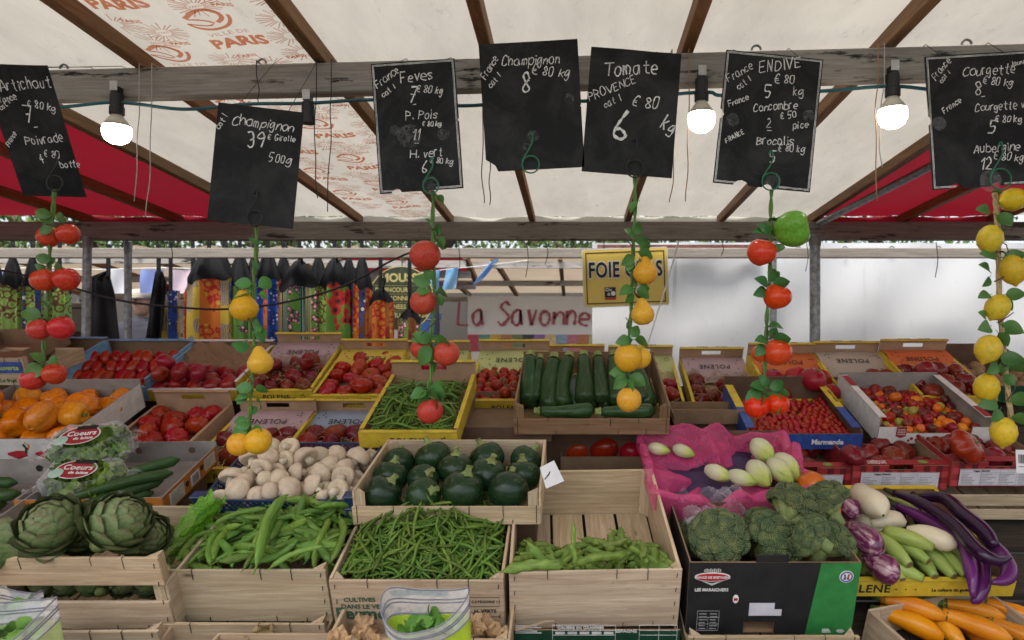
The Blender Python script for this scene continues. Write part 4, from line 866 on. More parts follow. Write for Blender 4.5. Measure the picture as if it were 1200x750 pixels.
def tomato_mesh(name, mat, flat_=.8, ribs=0, ribd=0, dimple=.25, seed=0, nn=18):
    r = random.Random(seed); ph = r.uniform(0, 6); ph2 = r.uniform(0, 6); sk = r.uniform(-.08, .08)
    def fn(p, a, t):
        z = p.z; rr = 1 + .03 * math.cos(2 * a + ph2) + .03 * math.cos(3 * a + ph)
        if ribs: rr *= 1 - ribd * (1 - abs(math.cos(ribs * a / 2 + ph)) ** .8) * (1 - .55 * abs(z) ** 2) * (1.15 if z > 0 else .8)
        zz = z * flat_ * (1 + sk * math.cos(a)); q = math.hypot(p.x, p.y)
        if z > 0: zz -= dimple * flat_ * max(0, 1 - q / .5) ** 2
        return Vector((p.x * rr, p.y * rr, zz))
    return sph(nn * (2 if ribs else 1), 14, fn, name, mat)
def star(name, n, r, droop=.25, stem=.25, z=.6):
    mb = MB()
    for k in range(n):
        a = 2 * math.pi * k / n + .2 * math.sin(k * 5); mb.grid(lambda u, v: Matrix.Rotation(a, 3, 'Z') @ Vector((r * v, (u - .5) * .28 * r * (1 - v) ** .7, z + .05 - droop * v * v + .06 * math.sin(v * 3))), 2, 4)
    mb.tube([(0, 0, z), (.02, .01, z + stem * .6), (.06, 0, z + stem)], [.07, .05, .06], 6); return mb.mesh(name, calyx_m, True)
PT = {}
PT['red'] = [('tomato', tomato_mesh('tomato', tom_red, .85, 5, .05, .2, s), [('calyx', star('calyx', 5, .45, z=.66))] if s % 2 else []) for s in range(4)]
PT['beef'] = [('beef_tomato', tomato_mesh('beef_tomato', tom_red, .72, 9 + s, .22, .32, s), [('calyx', star('calyx', 5, .4, z=.44))] if s % 2 else []) for s in range(4)]
PT['dark'] = [('dark_tomato', tomato_mesh('dark_tomato', tom_dark, .74, 7 + s, .14, .3, s), []) for s in range(4)]
PT['pink'] = [('pink_tomato', tomato_mesh('pink_tomato', tom_pink, .78, 6, .06, .28, s), []) for s in range(4)]
PT['vine'] = [('vine_tomato', tomato_mesh('vine_tomato', tom_red, .92, 0, 0, .15, s, 14), [('calyx', star('calyx', 5, .8, .1, .5, .8))]) for s in range(3)]
PT['plum'] = [('plum_tomato', tomato_mesh('plum_tomato', tom_red, 1.6, 0, 0, .06, s, 14), []) for s in range(3)]
PT['cherry'] = [('cherry_tomato', tomato_mesh('cherry_tomato', tom_red, .95, 0, 0, .1, s, 12), []) for s in range(3)]
PT['cherryc'] = [('cherry_tomato', tomato_mesh('cherry_tomato', tom_red, .95, 0, 0, .1, 7, 12), [('calyx', star('calyx', 5, .7, .1, .35, .82))])]
PT['mixed'] = [('small_tomato', tomato_mesh('small_tomato', m, fl, 0, 0, .1, s, 12), []) for s, (m, fl) in enumerate(((tom_red, .95), (tom_red, 1.2), (tom_org, .95), (tom_org, 1.3), (tom_grn, 1.0), (tom_blk, 1.0), (tom_pink, 1.0), (tom_org, .9), (tom_red, 1.0), (tom_dark, 1.1)))]
def fill(key, kind, n, r0, r1, label, group, cat='tomato', seed=1, tilt_up=.8, **k):
    c = CR[key]; g = random.Random(seed * 7 + n); rad = [g.uniform(r0, r1) for _ in range(n)]
    for p, r in zip(settle(c, [x * .93 for x in rad], seed=seed, **k), rad):
        pr = PT[kind][g.randrange(len(PT[kind]))]
        rot = rand_rot(g) if g.random() > tilt_up else Euler((g.gauss(0, .45), g.gauss(0, .45), g.uniform(0, 6.28))).to_matrix().to_4x4()
        spawn(pr, T(c.M @ p) @ rot @ scl(r), label, cat, group)
fill('ribbed', 'beef', 15, .036, .048, 'deeply ribbed red tomato in the plain crate behind the lettuce bags', 'ribbed tomatoes in the plain fibre crate', seed=3)
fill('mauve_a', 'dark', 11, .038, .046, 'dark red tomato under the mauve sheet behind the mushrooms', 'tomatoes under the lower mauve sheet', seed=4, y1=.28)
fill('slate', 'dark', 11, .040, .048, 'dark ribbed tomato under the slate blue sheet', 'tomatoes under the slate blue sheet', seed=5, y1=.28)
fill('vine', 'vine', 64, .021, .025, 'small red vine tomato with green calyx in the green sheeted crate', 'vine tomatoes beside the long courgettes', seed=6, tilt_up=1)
fill('red_a', 'red', 8, .045, .055, 'large smooth red tomato in the brown carton below the long courgettes', 'large tomatoes below the courgette crate', seed=7)
fill('red_b', 'vine', 20, .024, .03, 'small red tomato in the narrow carton left of the large tomatoes', 'small tomatoes in the narrow brown carton', seed=8, tilt_up=.6)
fill('cherry', 'cherry', 215, .0105, .0152, 'red cherry tomato heaped in the blue and yellow carton', 'cherry tomatoes in the blue and yellow carton', seed=9, tilt_up=.3, it=800)
fill('mixed', 'mixed', 185, .012, .02, 'small tomato in the white carton of mixed red, orange and green ones', 'mixed small tomatoes in the white carton', seed=10, tilt_up=.3, it=800)
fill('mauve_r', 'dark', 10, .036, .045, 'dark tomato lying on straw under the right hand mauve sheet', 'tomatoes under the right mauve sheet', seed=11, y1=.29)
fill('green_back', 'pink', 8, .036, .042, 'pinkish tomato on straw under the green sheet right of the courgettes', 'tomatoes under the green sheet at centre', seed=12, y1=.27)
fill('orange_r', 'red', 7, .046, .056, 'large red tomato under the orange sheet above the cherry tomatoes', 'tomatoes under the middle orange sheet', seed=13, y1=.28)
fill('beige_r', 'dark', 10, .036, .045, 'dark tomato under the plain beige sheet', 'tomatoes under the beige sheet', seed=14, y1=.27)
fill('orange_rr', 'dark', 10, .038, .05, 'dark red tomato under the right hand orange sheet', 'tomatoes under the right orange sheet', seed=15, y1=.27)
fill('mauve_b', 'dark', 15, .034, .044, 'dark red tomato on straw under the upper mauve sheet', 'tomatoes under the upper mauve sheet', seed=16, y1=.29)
fill('yellow_s', 'beef', 18, .034, .045, 'ribbed red tomato under the yellow sheet', 'tomatoes under the yellow sheet', seed=17)
fill('green_s', 'red', 11, .034, .042, 'red tomato under the green sheet behind the hanging peaches', 'tomatoes under the green sheet behind the peaches', seed=18)
fill('orange_back', 'red', 5, .036, .042, 'red tomato under the orange sheet behind the long courgettes', 'tomatoes behind the long courgettes', seed=19)
fill('kraft_l', 'pink', 17, .036, .046, 'glossy pinkish red tomato on the crumpled brown paper', 'tomatoes on the crumpled brown paper', seed=20, y1=.22)
fill('blue_l', 'red', 18, .034, .042, 'red tomato in the light blue edged carton at far left', 'tomatoes in the left blue edged carton', seed=21)
c = CR['blue_m']; g = random.Random(3)
for row, (y, z, th) in enumerate(((.235, .06, .9), (.17, .045, .8), (.105, .035, .5))):
    for k in range(8):
        x = -.168 + k * .048 + g.uniform(-.006, .006) + (row % 2) * .01; s = g.uniform(.021, .026)
        spawn(PT['plum'][k % 3], c.M @ T((x, y + g.uniform(-.01, .01), z + .015)) @ Matrix.Rotation(-1.57 + th, 4, 'X') @ Matrix.Rotation(g.gauss(0, .18), 4, 'Y') @ scl(s), 'long red plum tomato in the middle blue edged carton', 'tomato', 'plum tomatoes in the middle carton')
for k in range(7):
    spawn(PT['vine'][k % 3], c.M @ T((-.16 + k * .05 + g.uniform(-.008, .008), .04 + g.uniform(-.008, .02), .032)) @ rand_rot(g) @ scl(g.uniform(.024, .029)), 'small round red tomato at the front of the plum tomato carton', 'tomato', 'small round tomatoes before the plum tomatoes')
for key, n, s, lab in (('ging_m', 9, 22, 'dark red tomato lying in the middle red chequered carton'), ('ging_r', 9, 23, 'dark red tomato lying in the far right red chequered carton'), ('ging_l', 8, 24, 'dark red tomato in the red chequered carton by the broccoli')):
    fill(key, 'dark', n, .04, .05, lab, lab.replace('tomato', 'tomatoes').replace('dark red ', ''), seed=s, y0=.03)
big = spawn(('beef_tomato', tomato_mesh('beef_tomato', tom_red, .62, 7, .2, .25, 9), [('calyx', star('calyx', 5, .3, z=.4))]), T(onw(CR['ging_r'], 1133, 524, .125)) @ Euler((R(55), R(12), .6)).to_matrix().to_4x4() @ scl(.082, .06, .06), 'biggest ribbed red tomato, sitting on the right chequered carton', 'tomato')
spawn(PT['dark'][1], T(onw(CR['ging_m'], 1000, 534, .1)) @ Euler((.5, .1, 1)).to_matrix().to_4x4() @ scl(.052, .045, .045), 'single dark tomato on the left corner of the middle chequered carton', 'tomato')
pot_m = veg('potato_skin', ((.3, (.20, .12, .06)), (.7, (.36, .25, .13))), 9, .8, 0, .15, bmp=.4, bscale=120)
PT['potato'] = [('potato', tomato_mesh('potato', pot_m, .75, 0, 0, 0, s + 3), []) for s in range(3)]
fill('dark_r', 'potato', 14, .032, .042, 'brown potato in the dark green carton at far right', 'potatoes in the dark green carton', 'potato', seed=25, tilt_up=.2)
# straw
straw_m = flat('straw', (.52, .38, .20), .8, var=.2)
def straw(key, n, label, y0=.05, y1=None, z=.035):
    c = CR[key]; g = random.Random(len(key) * 31 + n); m = MB(); w = c.W / 2 - .02; y1 = y1 or c.L - .03
    for k in range(n):
        p = Vector((g.uniform(-w, w), g.uniform(y0, y1), z + g.uniform(-.01, .02))); a = g.uniform(0, 6.28); l = g.uniform(.03, .07); b = g.uniform(-1.5, 1.5); pts = []
        for j in range(5):
            pts.append(Vector((max(-w, min(w, p.x)), max(y0 * .5, min(y1, p.y)), p.z + .012 * math.sin(j * .8)))); p = p + Vector((math.cos(a), math.sin(a), 0)) * l / 4; a += b * .4
        if (pts[1] - pts[0]).length > 1e-4: m.tube(pts, .0011, 4)
    o = m.obj('straw', straw_m); o.matrix_world = c.M; tag(o, label, 'straw', kind='stuff')
straw('mauve_b', 320, 'wisps of straw around the tomatoes under the upper mauve sheet')
straw('mauve_r', 240, 'wisps of straw around the tomatoes under the right mauve sheet')
straw('green_back', 260, 'loose straw under the green sheet right of the courgettes')
straw('mauve_a', 160, 'wisps of straw around the tomatoes behind the mushrooms')
straw('slate', 120, 'wisps of straw around the tomatoes under the slate sheet')
straw('red_a', 120, 'wisps of straw behind the large red tomatoes', .1, None, .05)
straw('orange_rr', 160, 'wisps of straw under the right orange sheet')

# ---- courgettes
cg_m = veg('courgette_dark', ((.3, (.012, .035, .010)), (.55, (.022, .06, .016)), (.75, (.06, .11, .035))), 5, .32, .15, .2, stretch=(1, 6, 6), bmp=.08, spots=(90, .66, (.10, .16, .06)))
cstem_m = veg('courgette_stem', ((.3, (.16, .20, .06)), (.7, (.26, .30, .10))), 20, .6)
def courgette_mesh(name, mat, L, r, bend, seed, butt=1.1):
    g = random.Random(seed); pts = []; rad = []
    for i in range(13):
        t = i / 12; pts.append((t * L, bend * math.sin(math.pi * t), 0)); rad.append(r * (.78 + .3 * t * butt - .08 * math.sin(6 * t + seed)) * (1 if t < .93 else .72) * (1 if .03 < t else .75))
    rad[-1] *= .35; m = MB(); n = 15; m.tube(pts, rad, n)
    m.v = [(x, y * (1 + .0), z) for x, y, z in m.v]; return m.mesh(name, mat, True)
def stem_mesh(name, mat, l, r, r2): return MB().tube([(.004, 0, 0), (-l * .5, 0, 0), (-l, .002, .001)], [r * 1.25, r * .85, r2], 6).mesh(name, mat)
PT['courg'] = [('courgette', courgette_mesh('courgette', cg_m, 1, .105, .03 * (s - 1), s), [('stem', stem_mesh('stem', cstem_m, .10, .062, .058))]) for s in range(4)]
c = CR['courg']; g = random.Random(5); xs = [-.215, -.178, -.128, -.075, -.022, .03, .085, .13, .165, .20]
for k, x in enumerate(xs):
    l = (.20, .17, .21, .21, .205, .195, .2, .19, .2, .215)[k]; th = R(34 + g.uniform(-3, 3)); yaw = g.gauss(0, .05) + (.28 if k == 9 else 0)
    top = Vector((x - (.05 if k == 9 else 0), .30 + g.uniform(-.012, .012), .145)); d = Vector((math.sin(yaw), -math.cos(th), -math.sin(th)))
    wk = 1.0 if k != 1 else .8
    spawn(PT['courg'][k % 4], c.M @ T(top) @ orient(d, g.uniform(0, 6)) @ scl(l, l * wk * 1.42, l * wk * 1.42), ORD[k] + ' long dark courgette from the left in the reddish crate', 'courgette', 'long courgettes in the reddish crate')
for k, x in enumerate((-.2, -.15, -.1, -.05, 0, .05, .1, .15, .2)):
    spawn(PT['courg'][k % 4], c.M @ T((x, .36, .04)) @ orient((0, -1, -.06), k) @ scl(.21), 'dark courgette lying beneath the leaning row in the reddish crate', 'courgette', 'courgettes beneath the leaning row')
for k, (x, y) in enumerate(((-.17, .05), (.03, .045))):
    spawn(PT['courg'][k], c.M @ T((x, y, .055)) @ orient((1, .05, 0)) @ scl(.18, .22, .22), ('left' if k == 0 else 'right') + ' dark courgette lying crosswise at the front of the reddish crate', 'courgette')
rc_m = veg('courgette_round', ((.3, (.008, .026, .010)), (.6, (.014, .042, .013)), (.8, (.03, .07, .02))), 7, .25, .25, .25, bmp=.05, spots=(70, .68, (.07, .12, .045)))
def rc_mesh(s):
    g = random.Random(s); ph = g.uniform(0, 6)
    return sph(24, 14, lambda p, a, t: Vector((p.x * (1 + .02 * math.cos(5 * a + ph)), p.y * (1 + .02 * math.cos(5 * a + ph)), p.z * .92 - (.08 if p.z > .9 else 0))), 'round_courgette', rc_m)
rstem = MB().tube([(0, 0, .78), (0, 0, .95), (.03, 0, 1.13), (.04, 0, 1.2)], [.34, .17, .15, .19], 5).mesh('stem', cstem_m)
PT['round'] = [('round_courgette', rc_mesh(s), [('stem', rstem)]) for s in range(3)]
rr_ = [.055, .049, .056, .047, .053, .05, .046, .054, .049, .045, .052, .048, .053]
for k, (p, r) in enumerate(zip(settle(CR['round'], rr_, seed=31, it=500), rr_)):
    g = random.Random(k + 40); spawn(PT['round'][k % 3], T(CR['round'].M @ p) @ Euler((g.gauss(.35, .5), g.gauss(0, .5), g.uniform(0, 6))).to_matrix().to_4x4() @ scl(r), 'round dark green courgette in the weathered crate between mushrooms and broad beans', 'round courgette', 'round courgettes in the weathered crate')
# ---- mushrooms
mush_m = veg('mushroom_cap', ((.25, (.54, .42, .29)), (.5, (.63, .51, .37)), (.8, (.70, .60, .46))), 2.5, .75, 0, .10, .01, bmp=.05, bscale=14, spots=(2.5, .68, (.46, .32, .19)), spec=.3)
mstem_m = veg('mushroom_stem', ((.3, (.50, .40, .28)), (.7, (.70, .62, .50))), 14, .8, stretch=(1, 1, .2), bmp=.2)
PT['mush'] = []
for s in range(4):
    g = random.Random(s); ph = g.uniform(0, 6)
    cap = MB().lathe([(.02, .62), (.35, .6), (.68, .45), (.92, .15), (1, -.12), (.93, -.3), (.78, -.34), (.5, -.25), (.3, -.22), (.02, -.22)], 18, fn=lambda p, a, t: Vector((p.x * (1 + .06 * math.cos(2 * a + ph)), p.y * (1 + .06 * math.cos(3 * a + ph)), p.z * (1.12 + .1 * math.cos(a + ph))))).mesh('mushroom', mush_m, True)
    st = MB().tube([(0, 0, -.15), (.04, .02, -.55), (.02 + .1 * (s - 1.5), 0, -.9)], [.36, .30, .36], 10).mesh('stem', mstem_m, True); PT['mush'].append(('mushroom', cap, [('stem', st)]))
c = CR['mush']; g = random.Random(8); rad = [g.uniform(.023, .036) for _ in range(72)]
for k, (p, r) in enumerate(zip(settle(c, [x * .86 for x in rad], seed=33, it=300), rad)):
    e = Euler((g.gauss(.3, .7), g.gauss(0, .7), g.uniform(0, 6))) if g.random() < .58 else Euler((g.uniform(0, 6), g.uniform(0, 6), 0))
    spawn(PT['mush'][k % 4], T(c.M @ p) @ e.to_matrix().to_4x4() @ scl(r), 'white mushroom heaped in the navy plastic crate', 'mushroom', 'white mushrooms in the navy crate')
# ---- pods, broad beans, green beans
pea_m = veg('pea_pod', ((.3, (.075, .155, .02)), (.55, (.125, .23, .035)), (.8, (.19, .31, .06))), 5, .42, .05, .32, .02, stretch=(1, 4, 4), bmp=.15, bscale=45)
fava_m = veg('fava_pod', ((.3, (.10, .17, .025)), (.6, (.18, .27, .05)), (.8, (.26, .34, .09))), 5, .5, .02, .22, .015, stretch=(1, 3, 3), bmp=.25, bscale=40, spots=(18, .66, (.10, .09, .03)))
bean_m = veg('green_bean', ((.3, (.06, .115, .014)), (.6, (.11, .185, .026)), (.8, (.19, .28, .055))), 6, .45, 0, .35, .02, stretch=(1, 3, 3), bmp=0)
def pod(name, mat, r, s, bumps, amp, bend, flat_=.62, n=10):
    g = random.Random(s); pts = []; rad = []; bz = g.uniform(-.03, .03)
    for i in range(25):
        t = i / 24; e = min(1, t / .16) ** .6 * min(1, (1 - t) / .14) ** .6; pts.append((t, bend * math.sin(math.pi * t), bz * math.sin(2.2 * math.pi * t))); rad.append(max(.12 * r, r * e * (1 + amp * math.cos(bumps * 6.28 * t + s))))
    m = MB().tube(pts, rad, n, flat=flat_, up=(0, 0, 1)); m.tube([(.02, 0, 0), (-.04, .0, .0), (-.09, .015, .01)], [.02, .012, .015], 5)
    m.tube([(.98, 0, 0), (1.04, -bend * .4, 0)], [.013, .004], 4); return m.mesh(name, mat, True)
PT['pea'] = [('pea_pod', pod('pea_pod', pea_m, .072, s, 7, .07, .05 + .03 * s, .7), []) for s in range(5)]
PT['fava'] = [('broad_bean_pod', pod('broad_bean_pod', fava_m, .095, s, 4, .12, .04 + .035 * s, .8), []) for s in range(5)]
def bean_mesh(s):
    g = random.Random(s); b1, b2 = g.uniform(-.16, .16), g.uniform(-.07, .07); pts = [(t, b1 * math.sin(math.pi * t), b2 * math.sin(2 * math.pi * t)) for t in np.linspace(0, 1, 11)]
    m = MB().tube(pts, [.012, .026, .031, .034, .033, .034, .033, .034, .031, .022, .006], 6); m.tube([(0, 0, 0), (-.035, .006, 0)], [.018, .013], 5); return m.mesh('green_bean', bean_m, True)
PT['bean'] = [('green_bean', bean_mesh(s), []) for s in range(7)]
def heap(key, kind, n, l0, l1, hfn, x0, x1, y0, y1, label, cat, group, seed=1, yaw=None, base=0, pitch=.22, stuff=0, stuff_label=None, over=.1):
    c = CR[key]; g = random.Random(seed); sm = MB()
    for i in range(stuff + n):
        isst = i < stuff; t = (i + 1) / (stuff + n); l = g.uniform(l0, l1); x = g.uniform(x0, x1); y = g.uniform(y0, y1)
        a = g.uniform(0, 6.28) if yaw is None else g.gauss(yaw[0], yaw[1]) + (math.pi if g.random() < .5 else 0)
        d = Vector((math.cos(a), math.sin(a), 0)); 
        for q in range(3):      # keep both ends inside the crate
            for s in (0, 1):
                ex = x + (s - .5) * l * d.x; ey = y + (s - .5) * l * d.y
                if ex < x0 - over * l: x += x0 - over * l - ex
                if ex > x1 + over * l: x -= ex - x1 - over * l
                if ey < y0 - over * l: y += y0 - over * l - ey
                if ey > y1 + over * l: y -= ey - y1 - over * l
        e0 = hfn(x - d.x * l * .4, y - d.y * l * .4); e1 = hfn(x + d.x * l * .4, y + d.y * l * .4); h = hfn(x, y)
        lev = base + (h - base) * ((.35 + .65 * t ** .7) if t < .75 else g.uniform(.93, 1.04)); dz = (e1 - e0) / .8 / l + g.gauss(0, pitch)
        d = Vector((d.x, d.y, dz)).normalized(); p = Vector((x, y, max(.012, lev))) - d * l / 2
        M = c.M @ T(p + Vector((0, 0, c.dh if kind != 'fava' else c.dh * max(0, 1 - y / .2)))) @ orient(d, g.uniform(0, 6.28)) @ scl(l); pr = PT[kind][g.randrange(len(PT[kind]))]
        if isst: sm.add([v.co for v in pr[1].vertices], [tuple(f.vertices) for f in pr[1].polygons], M)
        else: spawn(pr, M, label, cat, group)
    if stuff:
        o = sm.obj(kind_name(kind), PT[kind][0][1].materials[0], smooth=True); tag(o, stuff_label, cat, kind='stuff')
def kind_name(k): return {'bean': 'green_bean_heap', 'pea': 'pea_pod_heap', 'fava': 'broad_bean_heap'}[k]
heap('peas', 'pea', 165, .115, .16, lambda x, y: .118 + .048 * math.exp(-((x - .06) / .14) ** 2 - ((y - .15) / .11) ** 2) - .02 * max(0, -(x + .05)) / .15 - .02 * max(0, .06 - y) / .06, -.185, .19, .055, .27, 'plump green pea pod in the heap left of the thin beans', 'pea pod', 'pea pods in the heap', 2, (.45, .75), .07, over=.22)
g = random.Random(77); c = CR['peas']
for a, b, lab in (((300, 665), (335, 580), 'long pea pod standing up highest in the heap'), ((285, 668), (318, 632), 'pea pod hanging over the front edge at right'), ((316, 666), (378, 640), 'pea pod lying along the crate edge, right of the hanging one'), ((250, 615), (312, 596), 'flat pea pod at the back of the heap')):
    p, q = onw(c, *a, .15 if 'hang' not in lab else .135), onw(c, *b, .20 if 'up' in lab else .16); l = (q - p).length; spawn(PT['pea'][2], T(p) @ orient(q - p, 1) @ scl(l, l * .8, l * .8), lab, 'pea pod')
heap('beans', 'bean', 205, .09, .13, lambda x, y: .118 + .06 * math.exp(-((x - .0) / .13) ** 2 - ((y - .16) / .10) ** 2) + .012 * min(1, y / .1), -.175, .175, .02, .30, 'thin green bean on the heap in the printed crate', 'green bean', 'green beans on the front heap', 4, None, .06, .2, 520, 'mass of thin green beans inside the printed crate', over=.1)
heap('polbeans', 'bean', 92, .085, .12, lambda x, y: .045 + .06 * math.exp(-((x + .02) / .12) ** 2 - ((y - .17) / .12) ** 2), -.125, .125, .02, .34, 'thin green bean on the heap in the yellow crate', 'green bean', 'green beans on the upper heap', 5, None, .02, .25, 210, 'mass of thin green beans inside the yellow crate', over=.05)
heap('fava', 'fava', 105, .09, .135, lambda x, y: max(.03, .135 - .09 * max(0, y - .05) / .2 + .02 * math.sin(x * 22)), -.175, .175, .02, .215, 'plump broad bean pod in the half empty crate', 'broad bean pod', 'broad bean pods in the half empty crate', 6, (1.35, .8), .02, .25, over=.12)
c = CR['fava']
for a, b, h, h2, lab in (((588, 670), (660, 664), .132, .132, 'long pale broad bean pod lying along the front edge'), ((674, 646), (672, 612), .10, .135, 'broad bean pod standing upright in the middle of the crate'), ((680, 632), (722, 645), .10, .11, 'long broad bean pod right of the upright one')):
    p, q = onw(c, *a, h), onw(c, *b, h2); l = (q - p).length; spawn(PT['fava'][1], T(p) @ orient(q - p, 1) @ scl(l, l * .9, l * .9), lab, 'broad bean pod')
# ---- peppers
pep_m = veg('orange_pepper', ((.3, (.62, .17, .008)), (.6, (.72, .25, .012)), (.8, (.75, .33, .03))), 4, .2, .4, .12, .012, bmp=.03)
gstem_m = veg('pepper_stem', ((.3, (.06, .12, .02)), (.7, (.14, .22, .05))), 20, .5)
def pepper_mesh(s, mat, name, el=1.18):
    ph = s * 1.3; nl = 4 if s % 2 else 3
    def fn(p, a, t):
        lob = 1 - .22 * (1 - abs(math.cos(nl * a / 2 + ph)) ** .8) * min(1, 1.4 - .3 * p.z); z = p.z * el; q = math.hypot(p.x, p.y)
        if p.z > 0: z -= .34 * max(0, 1 - q / .55)
        else: z += .28 * max(0, 1 - q / .5) * abs(math.cos(nl * a / 2 + ph))
        return Vector((p.x * lob * (1.05 + .12 * p.z), p.y * lob * (1.0 + .12 * p.z), z))
    return sph(32, 16, fn, name, mat)
pstem = MB().tube([(0, 0, .62), (0, 0, .8), (.03, .02, 1.0), (.1, .05, 1.18)], [.26, .13, .10, .13], 8).mesh('stem', gstem_m, True)
PT['pep'] = [('bell_pepper', pepper_mesh(s, pep_m, 'bell_pepper'), [('stem', pstem)]) for s in range(4)]
c = CR['pepper']; g = random.Random(12); rad = [g.uniform(.043, .052) for _ in range(30)]
for k, (p, r) in enumerate(zip(settle(c, [x * .92 for x in rad], seed=35, z0=.01), rad)):
    spawn(PT['pep'][k % 4], T(c.M @ p) @ rand_rot(g) @ scl(r), 'orange bell pepper in the white carton printed with chillies', 'bell pepper', 'orange peppers in the white carton')
p = at(962, 580, 1.80); spawn(('long_pepper', MB().lathe([(.01, -1.2), (.3, -1.0), (.62, -.4), (.85, .2), (.9, .6), (.7, .95), (.3, .9), (.01, .8)], 24, rib=4, ribd=.16).mesh('long_pepper', veg('orange_pepper_deep', ((.3, (.55, .08, .005)), (.7, (.65, .16, .01))), 5, .2, .4, .1), True), [('stem', pstem)]), T(p) @ Euler((R(-62), R(8), R(25))).to_matrix().to_4x4() @ scl(.045, .045, .07), 'deep orange pointed pepper wedged between the endives and the broccoli', 'pepper')
# ---- cucumbers
cu_m = veg('cucumber', ((.3, (.018, .05, .012)), (.6, (.035, .085, .02)), (.8, (.08, .14, .035))), 6, .35, .1, .2, stretch=(1, 8, 8), bmp=.3, bscale=50)
PT['cuc'] = [('cucumber', courgette_mesh('cucumber', cu_m, 1, .085, .04 * (s - 1), s, .4), []) for s in range(3)]
c = CR['cucumber']
for k, (a, b, h) in enumerate((((120, 592), (180, 577), .025), ((128, 583), (192, 562), .05), ((125, 573), (203, 554), .07), ((138, 558), (211, 538), .065))):
    p, q = onw(c, *a, h), onw(c, *b, h); l = max(.24, (q - p).length); d = (q - p).normalized(); spawn(PT['cuc'][k % 3], T(q - d * l) @ orient(d, k) @ scl(l, l * .9, l * .9), ['nearest cucumber by the orange front panel', 'second cucumber from the front in the orange carton', 'third cucumber from the front in the orange carton', 'rearmost cucumber in the orange carton'][k], 'cucumber', 'cucumbers in the orange carton')
c = CR['left_grey']
for k, (a, b, h) in enumerate((((-60, 600), (8, 590), .03), ((-60, 588), (24, 578), .055), ((-70, 572), (20, 566), .05))):
    p, q = onw(c, *a, h), onw(c, *b, h); l = .24; d = (q - p).normalized(); spawn(PT['cuc'][k % 3], T(q - d * l) @ orient(d, k) @ scl(l), ['lower', 'thick topmost', 'rear'][k] + ' cucumber in the grey carton at the left edge', 'cucumber', 'cucumbers in the grey carton')
# ---- bagged lettuce
let_m = veg('lettuce', ((.25, (.05, .12, .015)), (.5, (.15, .27, .03)), (.75, (.34, .44, .09))), 14, .5, .1, .2, bmp=.4, bscale=60)
clearf = film('clear_film', (.95, .97, .95), .015, .06, .9, 30)
def lettuce(M, label, s):
    e = empty('lettuce_bag', M, label, 'lettuce bag', 'bagged lettuces'); g = random.Random(s); m = MB()
    for k in range(60):
        p = Vector((g.uniform(-.078, .078), g.uniform(-.05, .05), g.uniform(.008, .05))); a = g.uniform(.016, .032); f1, f2 = g.uniform(3, 7), g.uniform(0, 6)
        m.grid(lambda u, v: Vector(((u - .5) * 2 * a, (v - .5) * 2 * a, .35 * a * math.sin(u * f1 + f2) * math.cos(v * f1 * 1.3) + a * .3 * math.sin(u * 19 + v * 15))), 8, 8, T(p) @ Euler((g.gauss(0, .6), g.gauss(0, .6), g.uniform(0, 6))).to_matrix().to_4x4())
    m.obj('lettuce_leaves', let_m, e, smooth=True)
    MB().grid(lambda u, v: Vector((.098 * math.copysign(abs(math.cos(2 * math.pi * u)) ** .5, math.cos(2 * math.pi * u)) * (1 + .04 * math.sin(u * 50 + v * 7)), .062 * math.copysign(abs(math.sin(2 * math.pi * u)) ** .5, math.sin(2 * math.pi * u)), .034 + .036 * -math.cos(math.pi * v) + .003 * math.sin(u * 44))) if 0 < v < 1 else Vector((.075 * math.cos(2 * math.pi * u), .045 * math.sin(2 * math.pi * u), -.004 if v == 0 else .072)), 36, 6, closed_u=True).obj('film', clearf, e, smooth=True)
    for s_ in (-1, 1): MB().grid(lambda u, v: Vector((s_ * (.096 + .035 * v), (u - .5) * .12 * (1 - .1 * v), .036 + .006 * math.sin(u * 25) + .012 * math.sin(u * 9 + v * 2) * v)), 16, 4).obj('film_end', clearf, e, smooth=True)
    lab = MB().lathe([(.05, 0), (.05, .0008)], 28, M=T((-.01, .0, .0755)) @ scl(1, .66, 1)); lab.obj('paper_label', redp, e)
    MB().lathe([(.05, 0), (.054, 0), (.054, .0007), (.05, .0007)], 28, ring=True, M=T((-.01, .0, .0757)) @ scl(1, .66, 1)).obj('label_edge', whitep, e)
    MB().lathe([(.018, 0), (.018, .0007)], 18, M=T((-.052, -.018, .0775))).obj('mint_badge', flat('mint_print', (.40, .58, .48), .6), e); MB().box(-.028, .026, .022, .036, .0765, .0775).obj('black_tab', blackp, e)
    text_obj('label_text', 'Coeurs', .026, inkw, e, T((-.006, -.002, .0772)), .0004); text_obj('label_text', 'de laitue', .015, inkw, e, T((.004, -.018, .0772)), .0003)
c = CR['cucumber']
lettuce(T(onw(c, 105, 575, .03)) @ Euler((R(32), R(2), R(4))).to_matrix().to_4x4() @ scl(1.05, 1.05, 1.15), 'lower bag of green lettuce hearts with red label, under another bag', 1)
lettuce(T(onw(c, 112, 533, .10)) @ Euler((R(36), R(-4), R(8))).to_matrix().to_4x4() @ scl(1.05, 1.05, 1.15), 'upper bag of green lettuce hearts with red label, topmost of the two', 2)
